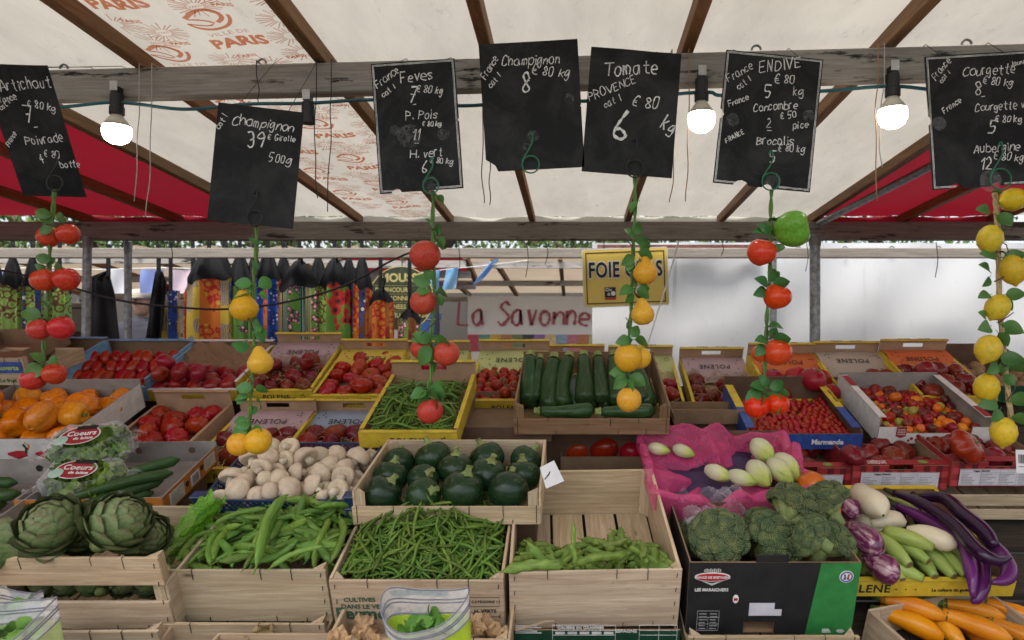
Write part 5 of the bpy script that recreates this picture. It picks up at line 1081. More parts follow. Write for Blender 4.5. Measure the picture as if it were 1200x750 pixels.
# ---- artichokes
art_m = veg('artichoke', ((.3, (.06, .10, .035)), (.55, (.115, .175, .06)), (.8, (.18, .25, .10))), 9, .6, 0, .1, stretch=(1, 1, 1), bmp=.25, bscale=50, spots=(9, .69, (.10, .055, .03)))
N, L = art_m.node_tree.nodes, art_m.node_tree.links; bs = N['Principled BSDF']; src = bs.inputs['Base Color'].links[0].from_socket; ta = N.new('ShaderNodeAttribute'); ta.attribute_name = 'tip'      # bracts are paler at the edge and brown at the tip
tr_ = N.new('ShaderNodeMath'); tr_.operation = 'MULTIPLY_ADD'; tr_.inputs[1].default_value = .3; L.new(noise(N, L, mapping(N, L), 7, 3), tr_.inputs[0]); L.new(ta.outputs['Fac'], tr_.inputs[2])
c1_ = mixc(N, L, ramp(N, L, tr_.outputs[0], ((.62, (0, 0, 0)), (1.0, (.75, .75, .75)))), src, (.21, .25, .12)); L.new(mixc(N, L, ramp(N, L, tr_.outputs[0], ((.97, (0, 0, 0)), (1.0, (.5, .5, .5)))), c1_, (.12, .07, .035)), bs.inputs['Base Color'])
def artichoke(seed):
    g = random.Random(seed); m = MB(); N = 54
    for k in range(N):
        t = k / (N - 1); th = k * 2.39996 + g.gauss(0, .05); ph = R(-50) + R(128) * t ** .9; w = .42 * (1 - .62 * t ** 1.5) ; ln = .95 * (1 - .6 * t ** 1.3); opn = .78 * (1 - t) ** .75 + .10 + g.gauss(0, .05)
        base = Vector((math.cos(ph) * .80, 0, math.sin(ph) * .78)); tang = Vector((-math.sin(ph + opn * .2), 0, math.cos(ph))); nor = Vector((math.cos(ph), 0, math.sin(ph)))
        def fn(u, v):
            s = (u - .5) * 2; wid = w * 1.08 * min(1, .55 + v) * (1 if v < .45 else max(.04, 1 - ((v - .45) / .55) ** 2.0 * .97))
            o = base + tang * (ln * (v - .35)) - nor * (.34 * (v - .4) ** 2 * ln * (1.6 - opn)) + nor * (opn * .55 * max(0, v - .2) * ln) - nor * (.5 * (s * wid) ** 2 * 1.0); o = o + Vector((0, s * wid, 0)); 
            if v > .93: o = o + nor * .02
            return Matrix.Rotation(th, 3, 'Z') @ o
        def fn2(u, v): return fn(u, v)
        a = MB().grid(fn, 6, 7); b = MB().grid(lambda u, v: fn(u, v) - (Matrix.Rotation(th, 3, 'Z') @ nor) * .055 * (1 - v * .5), 6, 7); m.add(a.v, a.f); m.add(b.v, b.f)
    m.lathe([(.01, -.8), (.5, -.62), (.72, -.2), (.70, .2), (.5, .55), (.2, .75), (.01, .8)], 14)
    tips = [0.0] * len(m.v)
    for k in range(N * 2):
        for q in range(56): tips[k * 56 + q] = (q // 7) / 7
    me = m.mesh('artichoke', art_m, True); at_ = me.attributes.new('tip', 'FLOAT', 'POINT'); at_.data.foreach_set('value', tips[:len(me.vertices)])
    st = MB().tube([(0, 0, -.7), (0, 0, -1.05)], [.3, .26], 10).mesh('stem', cstem_m, True); return ('artichoke', me, [('stem', st)])
A1, A2 = artichoke(1), artichoke(2)
c = CR['arti']
for pr, px, py, h, s, e, lab in ((A1, 61, 616, .215, .066, (42, -6, 10), 'big green artichoke, left of the two whole ones in front'), (A2, 139, 613, .215, .066, (42, 5, 80), 'big green artichoke, right of the two whole ones in front'), (A1, 0, 640, .17, .06, (60, -30, 200), 'artichoke at the left edge, partly out of view'), (A2, 96, 622, .15, .058, (40, 0, 33), 'artichoke tucked behind the two whole ones'), (A1, 172, 628, .13, .05, (60, 40, 33), 'artichoke half hidden at the right corner of its crate')):
    spawn(pr, T(onw(c, px, py, h)) @ Euler([R(x) for x in e]).to_matrix().to_4x4() @ scl(s * 1.1), lab, 'artichoke', 'artichokes in the split front crate')
for k in range(6): spawn((A1, A2)[k % 2], c.M @ T((-.15 + .065 * k, .075, .07)) @ rand_rot() @ scl(.042), 'small artichoke deep in the crate, seen through the gap between the boards', 'artichoke', 'artichokes low in the split front crate')
# green film bag end beside the artichokes
p = at(190, 625, 1.62); o = MB().grid(lambda u, v: p + Vector((.11 * v - .01 + .02 * math.sin(u * 4), .06 * v + .02 * math.sin(u * 7), -.06 + .13 * v + (u - .5) * .07 * (1 - .4 * v) + .010 * math.sin(u * 21 + v * 9) + .006 * math.sin(v * 37 + u * 11))), 30, 30).obj('plastic_wrapper', film('green_film', (.20, .50, .03), .38, .15, 1.0, 22), smooth=True); tag(o, 'bright green plastic wrapper squeezed between artichokes and mushroom crate', 'wrapper')
mod = o.modifiers.new('thickness', 'SOLIDIFY'); mod.thickness = .0015
# ---- endives in pink plastic
pinkf = film('pink_film', (.85, .09, .28), .42, .14, 1.0, 26); purp = veg('purple_paper', ((.3, (.025, .012, .045)), (.7, (.07, .035, .10))), 10, .55, bmp=.8, bscale=20)
c = CR['endive']; e = empty('plastic_liner', c.M, 'crumpled bright pink plastic sheet lining the endive carton', 'plastic liner'); w = c.W / 2; L = c.L
def liner(u, v):
    a = 2 * math.pi * u; cx, cy = math.cos(a), math.sin(a); q = max(abs(cx), abs(cy)); bx, by = cx / q, cy / q; wob = .006 * math.sin(u * 60) + .010 * math.sin(u * 23 + 1) + .006 * math.sin(u * 97 + v * 9)
    if v < .45:   # outside, hanging
        k = v / .45; k = .55 + .45 * k if bx < -.9 else k; out = .012 + .012 * math.sin(u * 37) * (1 - k); return Vector((bx * (w + out + .012 * k), L / 2 + by * (L / 2 + out), .012 + (.108 + wob * 1.6) * k + .012 * by * k))
    k = (v - .45) / .55; inn = .008 + .03 * k + .25 * max(0, k - .6) ; z = .120 + wob * 1.6 + .012 * by - .085 * k ** 1.4 + .012 * math.sin(u * 41 + k * 6) * k
    return Vector((bx * (w + .012 - inn), L / 2 + by * (L / 2 - inn), max(.014, z)))
o = MB().grid(liner, 280, 26, closed_u=True).obj('sheet', pinkf, e, smooth=True)
o = MB().grid(lambda u, v: Vector((-w * .86 + w * 1.72 * u, .05 + (L - .09) * v, .035 + .028 * v + .006 * math.sin(u * 15 + v * 4) + .004 * math.sin(v * 31 + u * 9))), 40, 30).obj('wrapping_paper', purp, smooth=True); o.matrix_world = c.M; tag(o, 'crinkled dark purple paper under the endives', 'paper')
mod = o.modifiers.new('thickness', 'SOLIDIFY'); mod.thickness = .001
end_m = veg('endive', ((.05, (.52, .50, .36)), (.5, (.62, .60, .38)), (.72, (.55, .58, .18)), (.95, (.34, .42, .06))), 9, .45, .1, .06, .01, bmp=.15, axis=0, stretch=(.4, 2, 2))
def endive(s):
    m = MB(); prof = [0, .1, .2, .35, .55, .75, .9, 1.0]; rr = [.10, .16, .2, .225, .21, .16, .09, .015]
    m.tube([(t, .01 * math.sin(5 * t + s), 0) for t in prof], rr, 16)
    for k in range(5):
        a = k * 1.3 + s
        def fn(u, v):
            t = .02 + (.9 + .05 * (k % 2)) * v; r = np.interp(t, prof, rr) + .012 + .012 * (k % 2); an = a + (u - .5) * 1.75 * (1 - .75 * max(0, v - .55) / .45)
            return Vector((t, r * math.cos(an), r * math.sin(an)))
        m.grid(fn, 8, 12)
    return m.mesh('endive', end_m, True)
PT['end'] = [('endive', endive(s), []) for s in range(3)]
for k, (a, b, h, lab) in enumerate((((760, 524), (786, 529), 0.095, 'leftmost small endive at the back'), ((788, 524), (816, 534), 0.095, 'second endive from the left at the back'), ((830, 550), (856, 560), 0.095, 'rounded endive at the left of the front row'), ((856, 556), (887, 566), 0.100, 'yellowish endive second in the front row'), ((882, 545), (900, 568), 0.110, 'endive third in the front row, tip down'), ((904, 543), (928, 565), 0.110, 'large endive near the right of the front row'), ((885, 520), (905, 540), 0.105, 'pale endive standing behind the front row'), ((912, 538), (935, 562), 0.095, 'rightmost endive against the pink plastic'))):
    p, q = onw(c, *a, h), onw(c, *b, h); l = max(.09, (q - p).length * 1.1) * (.8 if k < 2 else 1); d = (q - p).normalized(); spawn(PT['end'][k % 3], T((p + q) / 2 - d * l / 2) @ orient(d, k * 1.7) @ scl(l, l * 1.12, l * 1.12), lab, 'endive', 'endives in the pink lined carton')
# ---- broccoli
bro_m = veg('broccoli', ((.3, (.055, .082, .042)), (.5, (.095, .13, .06)), (.72, (.19, .20, .075))), 3.2, .85, 0, .15, bmp=.5, bscale=30, spec=.2)
brs_m = veg('broccoli_stalk', ((.3, (.16, .22, .07)), (.7, (.28, .34, .14))), 9, .6)
ico = bmesh.new(); bmesh.ops.create_icosphere(ico, subdivisions=1, radius=1); IV = [v.co.copy() for v in ico.verts]; IFc = [tuple(v.index for v in f.verts) for f in ico.faces]; ico.free()
def broccoli(seed):
    g = random.Random(seed); m = MB(); cl = []
    for k in range(26):
        z = 1 - (k + .5) / 26 * 1.15; a = k * 2.39996 + g.uniform(-.2, .2); r = math.sqrt(max(0, 1 - z * z)); cl.append(Vector((r * math.cos(a), r * math.sin(a), z)))
    def rad(d):
        ds = sorted((d - c_).length for c_ in cl); return .90 + .13 * (1 - min(1, ds[0] / .42) ** 2) - .10 * max(0, 1 - (ds[1] - ds[0]) / .12)
    N_ = 1500
    for j in range(N_):
        z = 1 - (j + .5) / N_ * 1.28; a = j * 2.39996; r = math.sqrt(max(0, 1 - z * z)); d = Vector((r * math.cos(a), r * math.sin(a), z)); q = rad(d); p = Vector((d.x * q, d.y * q, d.z * q * .8))
        m.add(IV, IFc, T(p) @ rand_rot(g) @ scl(g.uniform(.036, .056)))
    m.grid(lambda u, v: (lambda d: Vector((d.x, d.y, d.z * .8)) * (rad(d) * .985))(Vector((math.sin(v * 1.85) * math.cos(6.2832 * u), math.sin(v * 1.85) * math.sin(6.2832 * u), math.cos(v * 1.85)))), 48, 20, closed_u=True)
    me = m.mesh('broccoli', bro_m, True); s = MB().tube([(0, 0, .1), (0, .02, -.4), (.03, 0, -.95)], [.55, .3, .27], 10)
    for k in range(7): s.tube([(0, 0, -.5), (.6 * math.cos(k * .9), .6 * math.sin(k * .9), .0)], [.16, .24], 8)
    return ('broccoli', me, [('stalk', s.mesh('stalk', brs_m, True))])
B1, B2, B3 = broccoli(1), broccoli(2), broccoli(3)
c = CR['broc']
for pr, px, py, h, s, e, lab in ((B1, 843, 630, .155, .074, (35, -8, 0), 'yellowish broccoli head at the front left of the black box'), (B2, 908, 630, .155, .072, (35, 4, 50), 'broad broccoli head at the front middle of the black box'), (B3, 970, 634, .15, .066, (35, 14, 90), 'dark broccoli head at the front right of the black box'), (B2, 930, 597, .215, .072, (40, -25, 140), 'broccoli head stacked on top at left'), (B1, 967, 590, .22, .064, (30, 22, 200), 'broccoli head stacked topmost at right'), (B3, 952, 628, .225, .05, (55, 5, 260), 'smaller broccoli head wedged in the middle of the stack'), (B1, 893, 615, .15, .05, (20, 0, 20), 'small broccoli head peeping out behind the front row')):
    spawn(pr, T(onw(c, px, py, h)) @ Euler([R(x) for x in e]).to_matrix().to_4x4() @ scl(s), lab, 'broccoli', 'broccoli heads in the black box')
for k in range(4): spawn((B2, B3)[k % 2], c.M @ T((-.14 + .09 * k, .27, .08)) @ Euler((.3, 0, k)).to_matrix().to_4x4() @ scl(.06), 'broccoli head in shade at the back of the black box', 'broccoli', 'broccoli heads at the back of the box')
p = c.M @ Vector((-.1, .3, .19)); o = MB().grid(lambda u, v: c.M @ Vector((-.17 + .2 * u, .2 + .15 * v, .15 + .03 * math.sin(u * 7) * math.sin(v * 5 + 1) + .018 * math.sin(u * 19 + v * 13) + .01 * math.sin(v * 31 + u * 8) + .02 * v)), 40, 30).obj('plastic_bag', film('clear_bag_film', (.85, .85, .9), .06, .05, 1.0, 25), smooth=True); tag(o, 'crumpled clear plastic bag behind the broccoli heads', 'plastic bag')
# ---- aubergines, pale courgettes
aub_m = veg('aubergine_dark', ((.3, (.013, .004, .016)), (.6, (.03, .006, .035)), (.85, (.085, .012, .075))), 3, .14, .4, .25, .01, bmp=0)
aub_p = veg('aubergine_purple', ((.3, (.045, .008, .055)), (.6, (.10, .016, .105)), (.85, (.19, .035, .17))), 3, .16, .4, .2, .01, bmp=0)
aub_w = veg('aubergine_white', ((.3, (.52, .44, .28)), (.6, (.66, .58, .42)), (.8, (.70, .64, .50))), 5, .25, .2, .06, .005, bmp=.03, spots=(20, .7, (.40, .27, .12)))
m_, N, L_, B = node_mat('aubergine_striped'); tc = N.new('ShaderNodeTexCoord'); mp = N.new('ShaderNodeMapping'); mp.inputs['Scale'].default_value = (6, 60, 60); L_.new(tc.outputs['Object'], mp.inputs[0])
L_.new(ramp(N, L_, noise(N, L_, mp.outputs[0], 1.0, 4, .6, .4), ((.38, (.07, .008, .04)), (.52, (.16, .025, .085)), (.66, (.48, .30, .33)))), B.inputs['Base Color']); B.inputs['Roughness'].default_value = .2; B.inputs['Coat Weight'].default_value = .3; aub_s = m_
pal_m = veg('courgette_pale', ((.3, (.24, .31, .06)), (.6, (.34, .42, .10)), (.8, (.46, .52, .2))), 6, .4, .1, .15, stretch=(1, 6, 6), bmp=.05, spots=(60, .66, (.48, .55, .26)))
ycg_m = veg('courgette_yellow', ((.3, (.60, .20, .008)), (.6, (.72, .30, .012)), (.8, (.76, .40, .03))), 5, .28, .3, .12, .012, stretch=(1, 6, 6), bmp=.05)
yst_m = veg('yellow_courgette_stem', ((.3, (.03, .07, .015)), (.7, (.11, .16, .03))), 20, .5)
cal_m = veg('aubergine_calyx', ((.3, (.03, .03, .02)), (.7, (.07, .08, .03))), 20, .5)
def veg_between(name, pts, rad, mat, label, cat, group=None, stem=None, tip=None, n=16, flat_=1.0):
    P = cat_rom(pts, 5); ts = np.linspace(0, 1, len(P)); rr = np.interp(ts, np.linspace(0, 1, len(rad)), rad); o0 = P[0]; d0 = (P[-1] - P[0]).normalized(); Q = orient(d0); Qi = Q.inverted(); loc = [Qi @ (p - o0) for p in P]
    o = MB().tube(loc, list(rr), n, flat=flat_).obj(name, mat, smooth=True); o.matrix_world = T(o0) @ Q; tag(o, label, cat, group)
    d = (loc[1] - loc[0]).normalized()
    if stem: MB().tube([loc[0] + d * rr[0] * .8, loc[0] - d * stem[1] * .5, loc[0] - d * stem[1]], [rr[0] * 1.02 + .002, stem[2] * 1.15, stem[2]], 8).obj('stem', stem[0], o, smooth=True)
    if tip: MB().lathe([(tip[1], 0), (tip[1] * .8, .001), (.0002, .0016)], 12, M=T(loc[-1]) @ (loc[-1] - loc[-2]).to_track_quat('Z', 'Y').to_matrix().to_4x4()).obj('blossom_scar', tip[0], o)
    return o
c = CR['auber']; A = lambda px, py, h: onw(c, px, py, h)
ln = lambda nm: nm
er = [.010, .016, .018, .019, .020, .019, .017, .012, .004]
veg_between('long_aubergine', [A(1046, 577, .10), A(1080, 590, .13), A(1118, 615, .15), A(1145, 645, .155), A(1168, 657, .15), A(1184, 653, .15)], [.008, .013, .016, .017, .018, .018, .016, .010, .005], aub_m, 'longest black aubergine lying diagonally across the others', 'aubergine', 'long aubergines', (cal_m, .03, .007))
veg_between('long_aubergine', [A(1075, 582, .07), A(1106, 584, .10), A(1130, 604, .12), A(1152, 622, .13), A(1166, 640, .13)], [.010, .016, .019, .021, .021, .022, .020, .012], aub_m, 'thick dark aubergine at the back right with a brown scar', 'aubergine', 'long aubergines', (cal_m, .025, .007))
veg_between('long_aubergine', [A(1050, 592, .07), A(1076, 604, .09), A(1105, 620, .10), A(1130, 640, .11), A(1138, 672, .11), A(1140, 699, .08)], [.008, .014, .017, .018, .018, .018, .018, .012, .006], aub_p, 'purple aubergine hanging its tip over the front, left of two', 'aubergine', 'long aubergines', (cal_m, .03, .006))
veg_between('long_aubergine', [A(1120, 622, .08), A(1148, 650, .085), A(1153, 680, .08), A(1146, 700, .06), A(1138, 706, .05)], [.014, .016, .017, .017, .016, .012, .005], aub_p, 'purple aubergine with a curled tip hanging over the front edge', 'aubergine', 'long aubergines')
veg_between('long_aubergine', [A(1150, 628, .09), A(1170, 646, .11), A(1182, 666, .115), A(1178, 679, .115), A(1162, 683, .115)], [.012, .018, .021, .021, .018, .012, .005], aub_p, 'violet hooked aubergine end at the right', 'aubergine', 'long aubergines')
veg_between('pale_courgette', [A(1040, 583, .06), A(1060, 590, .07), A(1085, 606, .075)], [.006, .008, .007], pal_m, 'thin pale green courgette between two long aubergines', 'courgette', stem=(cstem_m, .01, .006))
veg_between('white_aubergine', [A(1006, 574, .10), A(1012, 582, .12), A(1026, 592, .14), A(1035, 604, .14)], [.018, .030, .033, .036, .038, .038, .026, .006], aub_w, 'large white aubergine leaning on top of the pile, pinched at its waist', 'aubergine', 'white aubergines', tip=(cal_m, .004))
veg_between('white_aubergine', [A(1020, 614, .085), A(1045, 609, .09), A(1062, 614, .09)], [.012, .024, .027, .024, .008], aub_w, 'smaller white aubergine lying behind the long white one', 'aubergine', 'white aubergines', tip=(cal_m, .004))
veg_between('white_aubergine', [A(1063, 622, .105), A(1085, 626, .115), A(1105, 634, .115), A(1121, 640, .11)], [.013, .021, .025, .027, .027, .022, .007], aub_w, 'long white aubergine lying above the pale courgettes', 'aubergine', 'white aubergines', tip=(cal_m, .003))
veg_between('white_aubergine', [A(1002, 604, .07), A(1020, 612, .075), A(1034, 622, .07)], [.012, .024, .026, .022, .008], aub_w, 'white aubergine half hidden between the striped ones', 'aubergine', 'white aubergines')
veg_between('striped_aubergine', [A(990, 590, .11), A(998, 598, .11), A(1008, 604, .105)], [.012, .030, .034, .030, .008], aub_s, 'topmost striped purple aubergine beside the broccoli', 'aubergine', 'striped aubergines')
veg_between('striped_aubergine', [A(994, 614, .10), A(1010, 628, .12), A(1024, 640, .12), A(1036, 648, .11)], [.014, .026, .033, .037, .036, .026, .007], aub_s, 'large striped purple aubergine with white streaks in the middle', 'aubergine', 'striped aubergines', tip=(cal_m, .003))
veg_between('striped_aubergine', [A(1012, 652, .08), A(1030, 662, .085), A(1044, 670, .085), A(1054, 674, .08)], [.014, .026, .035, .037, .030, .008], aub_s, 'lowest striped purple aubergine at the crate front', 'aubergine', 'striped aubergines')
for k, (a, b, r, h, lab) in enumerate((((1036, 622), (1094, 642), .021, .105, 'topmost pale green courgette'), ((1042, 640), (1066, 662), .021, .085, 'pale courgette below the topmost, beside the striped aubergine'), ((1062, 640), (1088, 658), .019, .08, 'pale courgette with a brown cut end'), ((1066, 672), (1082, 678), .02, .055, 'short pale courgette low at the front'), ((1080, 656), (1096, 676), .019, .055, 'pale courgette at the front, third from the left'), ((1092, 650), (1118, 676), .020, .055, 'pale courgette at the front, fourth from the left'), ((1106, 650), (1132, 674), .018, .06, 'pale courgette at the right under the white aubergine'), ((1050, 670), (1058, 680), .018, .05, 'pale courgette tucked by the lowest striped aubergine'))):
    p, q = A(*a, h), A(*b, h); d = (q - p).normalized(); l = max((q - p).length, .12); p = q - d * l
    veg_between('pale_courgette', [p, p + d * l * .5 + Vector((0, 0, .003)), q], [r * .7, r * .95, r, r, r * .8, r * .5], pal_m, lab, 'courgette', 'pale courgettes', tip=(flat('cut_end', (.16, .10, .04), .8), r * .48))
for k in range(7):
    p = c.M @ Vector((-.16 + .055 * k, .05, .028)); veg_between('pale_courgette', [p, p + (c.M.to_3x3() @ Vector((0, .1, 0))), p + (c.M.to_3x3() @ Vector((0, .2, 0)))], [.018, .022, .022, .015], pal_m, 'pale courgette in the bottom layer under the aubergines', 'courgette', 'pale courgettes in the bottom layer')
for k in range(4):
    p = c.M @ Vector((.0 + .055 * k, .2, .05)); veg_between('long_aubergine', [p, p + (c.M.to_3x3() @ Vector((.02, .08, 0))), p + (c.M.to_3x3() @ Vector((0, .17, 0)))], [.015, .018, .018, .01], aub_m, 'dark aubergine in the layer beneath the long ones', 'aubergine', 'aubergines beneath the long ones')
c = CR['ycourg']
for k, (a, b, r, h, h2, lab) in enumerate((((1037, 702), (1108, 724), .023, .105, .115, 'yellow courgette at the upper left with dark green stem'), ((1112, 722), (1186, 752), .025, .115, .12, 'yellow courgette lying across the middle'), ((1140, 715), (1178, 724), .020, .10, .10, 'yellow courgette pointing its tip at the viewer, top middle'), ((1045, 722), (1106, 748), .026, .085, .085, 'yellow courgette at the lower left corner'), ((1100, 732), (1130, 756), .023, .08, .08, 'yellow courgette at the bottom middle'), ((1178, 715), (1230, 735), .021, .10, .10, 'yellow courgette at the right edge, upper'), ((1176, 736), (1240, 765), .022, .09, .09, 'yellow courgette at the right edge, lower'), ((1140, 742), (1165, 765), .022, .07, .07, 'yellow courgette mostly below the frame edge'))):
    p, q = onw(c, *a, h), onw(c, *b, h2); d = (q - p).normalized(); l = max((q - p).length, .15)
    if (q - p).length < l: p = q - d * l
    veg_between('yellow_courgette', [p, p + d * l * .5 + Vector((.004, 0, .004)), q], [r * .62, r * .72, r * .85, r, r * 1.02, r * .9, r * .35], ycg_m, lab, 'courgette', 'yellow courgettes', stem=(yst_m, .022, .009), tip=(yst_m, .007))
p, q = onw(c, 1064, 706, .075), onw(c, 1104, 712, .075); veg_between('pale_courgette', [p, (p + q) / 2 + Vector((0, 0, .006)), q], [.012, .022, .024, .022, .01], pal_m, 'green courgette behind the yellow ones', 'courgette')
for k in range(6):
    p = c.M @ Vector((-.14 + .06 * k, .12, .035)); veg_between('yellow_courgette', [p, p + (c.M.to_3x3() @ Vector((.01, .1, 0))), p + (c.M.to_3x3() @ Vector((0, .2, 0)))], [.016, .022, .024, .018, .008], ycg_m, 'yellow courgette in the bottom layer', 'courgette', 'yellow courgettes in the bottom layer')
# ---- chanterelles
ch_m = veg('chanterelle', ((.3, (.34, .20, .09)), (.55, (.55, .38, .20)), (.8, (.66, .52, .34))), 12, .75, 0, .12, bmp=.4, bscale=60)
def chant(s):
    g = random.Random(s); ph = g.uniform(0, 6)
    def fn(u, v):
        a = 2 * math.pi * u; r = .12 + .88 * v ** 1.6; return Vector((r * math.cos(a) * (1 + .12 * math.sin(3 * a + ph)), r * math.sin(a), -1.0 + 1.15 * v ** .6 + (.16 * math.sin(5 * a + ph) + .12 * math.sin(9 * a)) * v ** 2 - .3 * max(0, v - .75)))
    m = MB().grid(fn, 40, 10, closed_u=True).grid(lambda u, v: fn(u, v) * .93 + Vector((0, 0, .05 - .2 * (1 - v))), 40, 10, closed_u=True); return ('chanterelle', m.mesh('chanterelle', ch_m, True), [])
PT['ch'] = [chant(s) for s in range(3)]
c = CR['girolle']; g = random.Random(4)
for k, (px, py, s) in enumerate(((428, 742, .030), (402, 751, .026), (417, 753, .026), (444, 752, .028), (396, 744, .022), (460, 752, .028))):
    spawn(PT['ch'][k % 3], T(onw(c, px, py + 2, .105 - .012 * (k > 2))) @ Euler((g.uniform(.2, 1.2), g.uniform(-.6, .6), g.uniform(0, 6))).to_matrix().to_4x4() @ scl(s), 'ragged tan chanterelle before the printed bean crate', 'mushroom', 'chanterelles in the low crate')
for k in range(16): spawn(PT['ch'][k % 3], c.M @ T((g.uniform(-.16, .17), g.uniform(.04, .1), .05)) @ rand_rot(g) @ scl(.03), 'tan chanterelle deep in the low crate', 'mushroom', 'chanterelles deep in the low crate')
p = at(310, 740, 1.44)
for k, (px, py, s, e) in enumerate(((311, 742, .026, (1.9, .2, 0)), (292, 750, .024, (.5, .5, 2)))): spawn(PT['ch'][k], T(at(px, py, 1.475)) @ Euler(e).to_matrix().to_4x4() @ scl(s), ['tan mushroom standing stem up before the lower warm crate', 'tan mushroom lying before the lower warm crate'][k], 'mushroom')
c = place('front_tray', 240, 384, 764, .28, .2, .05, 8, Y=1.40); e = empty('wooden_crate', c.M, 'low wooden tray at the bottom edge before the warm crate', 'crate'); c.e = e
for y0, y1 in ((-.006, 0), (.06, .066)): MB().box(-.14, .14, y0, y1, 0, .05).obj('long_board', PALE['x'], e)
MB().box(-.14, .14, .001, .059, .0, .006).obj('bottom_board', PALE['x'], e)
for s in (-1, 1): MB().box(s * .137 - .003, s * .137 + .003, .001, .059, .007, .05).obj('side_board', PALE['y'], e)
# ================================================================ HANGING THINGS
# ---- chalk boards
slate_m, N, L, B = node_mat('chalkboard')
v = mapping(N, L, (1, 1, 1)); n1 = noise(N, L, v, 9, 6, .7, .6); n2 = noise(N, L, mapping(N, L, (1, 1, 4)), 45, 4, .8)
base = mixc(N, L, ramp(N, L, n1, ((.42, (0, 0, 0)), (.75, (.8, .8, .8)))), (.0085, .009, .0095), (.045, .045, .044))
L.new(mixc(N, L, ramp(N, L, n2, ((.70, (0, 0, 0)), (.78, (1, 1, 1)))), base, (.13, .13, .12)), B.inputs['Base Color']); B.inputs['Roughness'].default_value = .6; B.inputs['Specular IOR Level'].default_value = .2; bump(N, L, B, n1, .1)
chalk = flat('chalk', (.80, .79, .76), .9, wear=.18, nscale=160); smear = film('chalk_smear', (.5, .5, .5), .02, .9, 0, 90)
sc_b = 1.56 / F
def board(cx, cy, pw, ph, roll, label, texts, notch=(), border=False, yaw=0, shear=0, smears=(), chip=None, pitch=0):
    p = at(cx, cy, 1.56); M = T(p) @ Matrix.Rotation(R(yaw), 4, 'Z') @ Matrix.Rotation(R(roll), 4, 'Y') @ Matrix.Rotation(R(pitch), 4, 'X'); e = empty('price_board', M, label, 'price board', 'black price boards hanging from the front beam')
    w, h = pw * sc_b / 2, ph * sc_b / 2; c_, s_ = math.cos(R(roll)), math.sin(R(roll))
    Mi = M.inverted(); eo = Mi @ Vector((0, 0, EYE))
    def loc(px, py): dl = Mi.to_3x3() @ ray(px, py); q = eo + dl * (-eo.y / dl.y); return (q.x, q.z)
    pts = [(-w, h), (-w * .33, h + rnd.uniform(-.0008, .0008)), (w * .4, h + rnd.uniform(-.0008, .0008)), (w, h)]
    R_ = [q for q in notch if q[0] == 'r']; L_ = [q for q in notch if q[0] == 'l']; B_ = [q for q in notch if q[0] == 'b']
    bite = lambda t, d, k: [(t + d * a, d * .8 * b + rnd.uniform(-.001, .001)) for a, b in ((-1, 0), (-.75, .55), (-.1, .95), (.5, .75), (.95, .3), (1.05, 0))]
    for q in sorted(R_, key=lambda q: -q[1]): pts += [(w - b, q[1] * h * 2 - a + q[1] * 0) for a, b in bite(0, q[2], 0)]
    pts += [(w, -h)]
    for q in sorted(B_, key=lambda q: -q[1]): pts += [(q[1] * w - a, -h + b) for a, b in bite(0, q[2], 0)]
    if chip: pts += [(-w + chip, -h + .001), (-w + chip * .8, -h + chip * .5), (-w + chip * .4, -h + chip * .8), (-w + .002, -h + chip)]
    else: pts += [(-w, -h)]
    for q in sorted(L_, key=lambda q: q[1]): pts += [(-w + b, q[1] * h * 2 + a) for a, b in bite(0, q[2], 0)]
    MB().prism(pts, -.002, .002, 'xz').obj('slate', slate_m, e)
    if border:
        m = MB()
        for d in (.0035, .006):
            for a, b in (((-w + d, h - d), (w - d, h - d)), ((w - d, h - d), (w - d, -h + d)), ((-w + d, -h + d), (-w + d, h - d)), ((w * .35, -h + d), (w - d, -h + d)), ((-w + d, -h + d), (-w * .55, -h + d))):
                P = [Vector((a[0] + (b[0] - a[0]) * t, 0, a[1] + (b[1] - a[1]) * t)) for t in np.linspace(0, 1, 12)]
                P = [p_ for p_ in P if not any((q[0] == 'r' and p_.x > 0 and abs(p_.z - q[1] * 2 * h) < q[2] * 1.1 and p_.x > w * .8) or (q[0] == 'l' and p_.x < -w * .8 and abs(p_.z - q[1] * 2 * h) < q[2] * 1.1) for q in notch)]
                if len(P) > 2: ribbon(m, P, .0012, -.0025)
        m.obj('chalk_border', chalk, e)
    m = MB(); tr = random.Random(int(cx))
    for t, px, py, hp, rot in texts:
        m = MB(); x, z = loc(px, py); hh = hp * sc_b * 1.12; write(m, t, x, z, hh, max(.0018, hh * .09), -.0028, R(rot) + R(roll)); m.obj('chalk_writing', chalk, e)
    if smears:
        m = MB()
        for px, py, r in smears:
            m = MB(); x, z = loc(px, py); m.lathe([(r * sc_b, 0), (r * sc_b * .9, .0004), (.0002, .0004)], 18, M=T((x, -.0024, z)) @ Matrix.Rotation(R(90), 4, 'X')); m.obj('chalk_smudge', smear, e)
    # wire loops that carry it from the beam
    hk = MB()
    for s in (-.6, .6):
        x = s * w; wp = M @ Vector((x, 0, h)); by = FBY(wp.x) - .028; top = 2.31
        a = Vector((x, .003, h - .006)); q = M.inverted() @ Vector((wp.x, by, max(2.3, wp.z + .01))); r_ = M.inverted() @ Vector((wp.x, by + .06, max(2.3, wp.z + .01))); hk.tube([a, q, r_], .0009, 5)
    hk.obj('hanging_wire', staple_m, e); return e, M
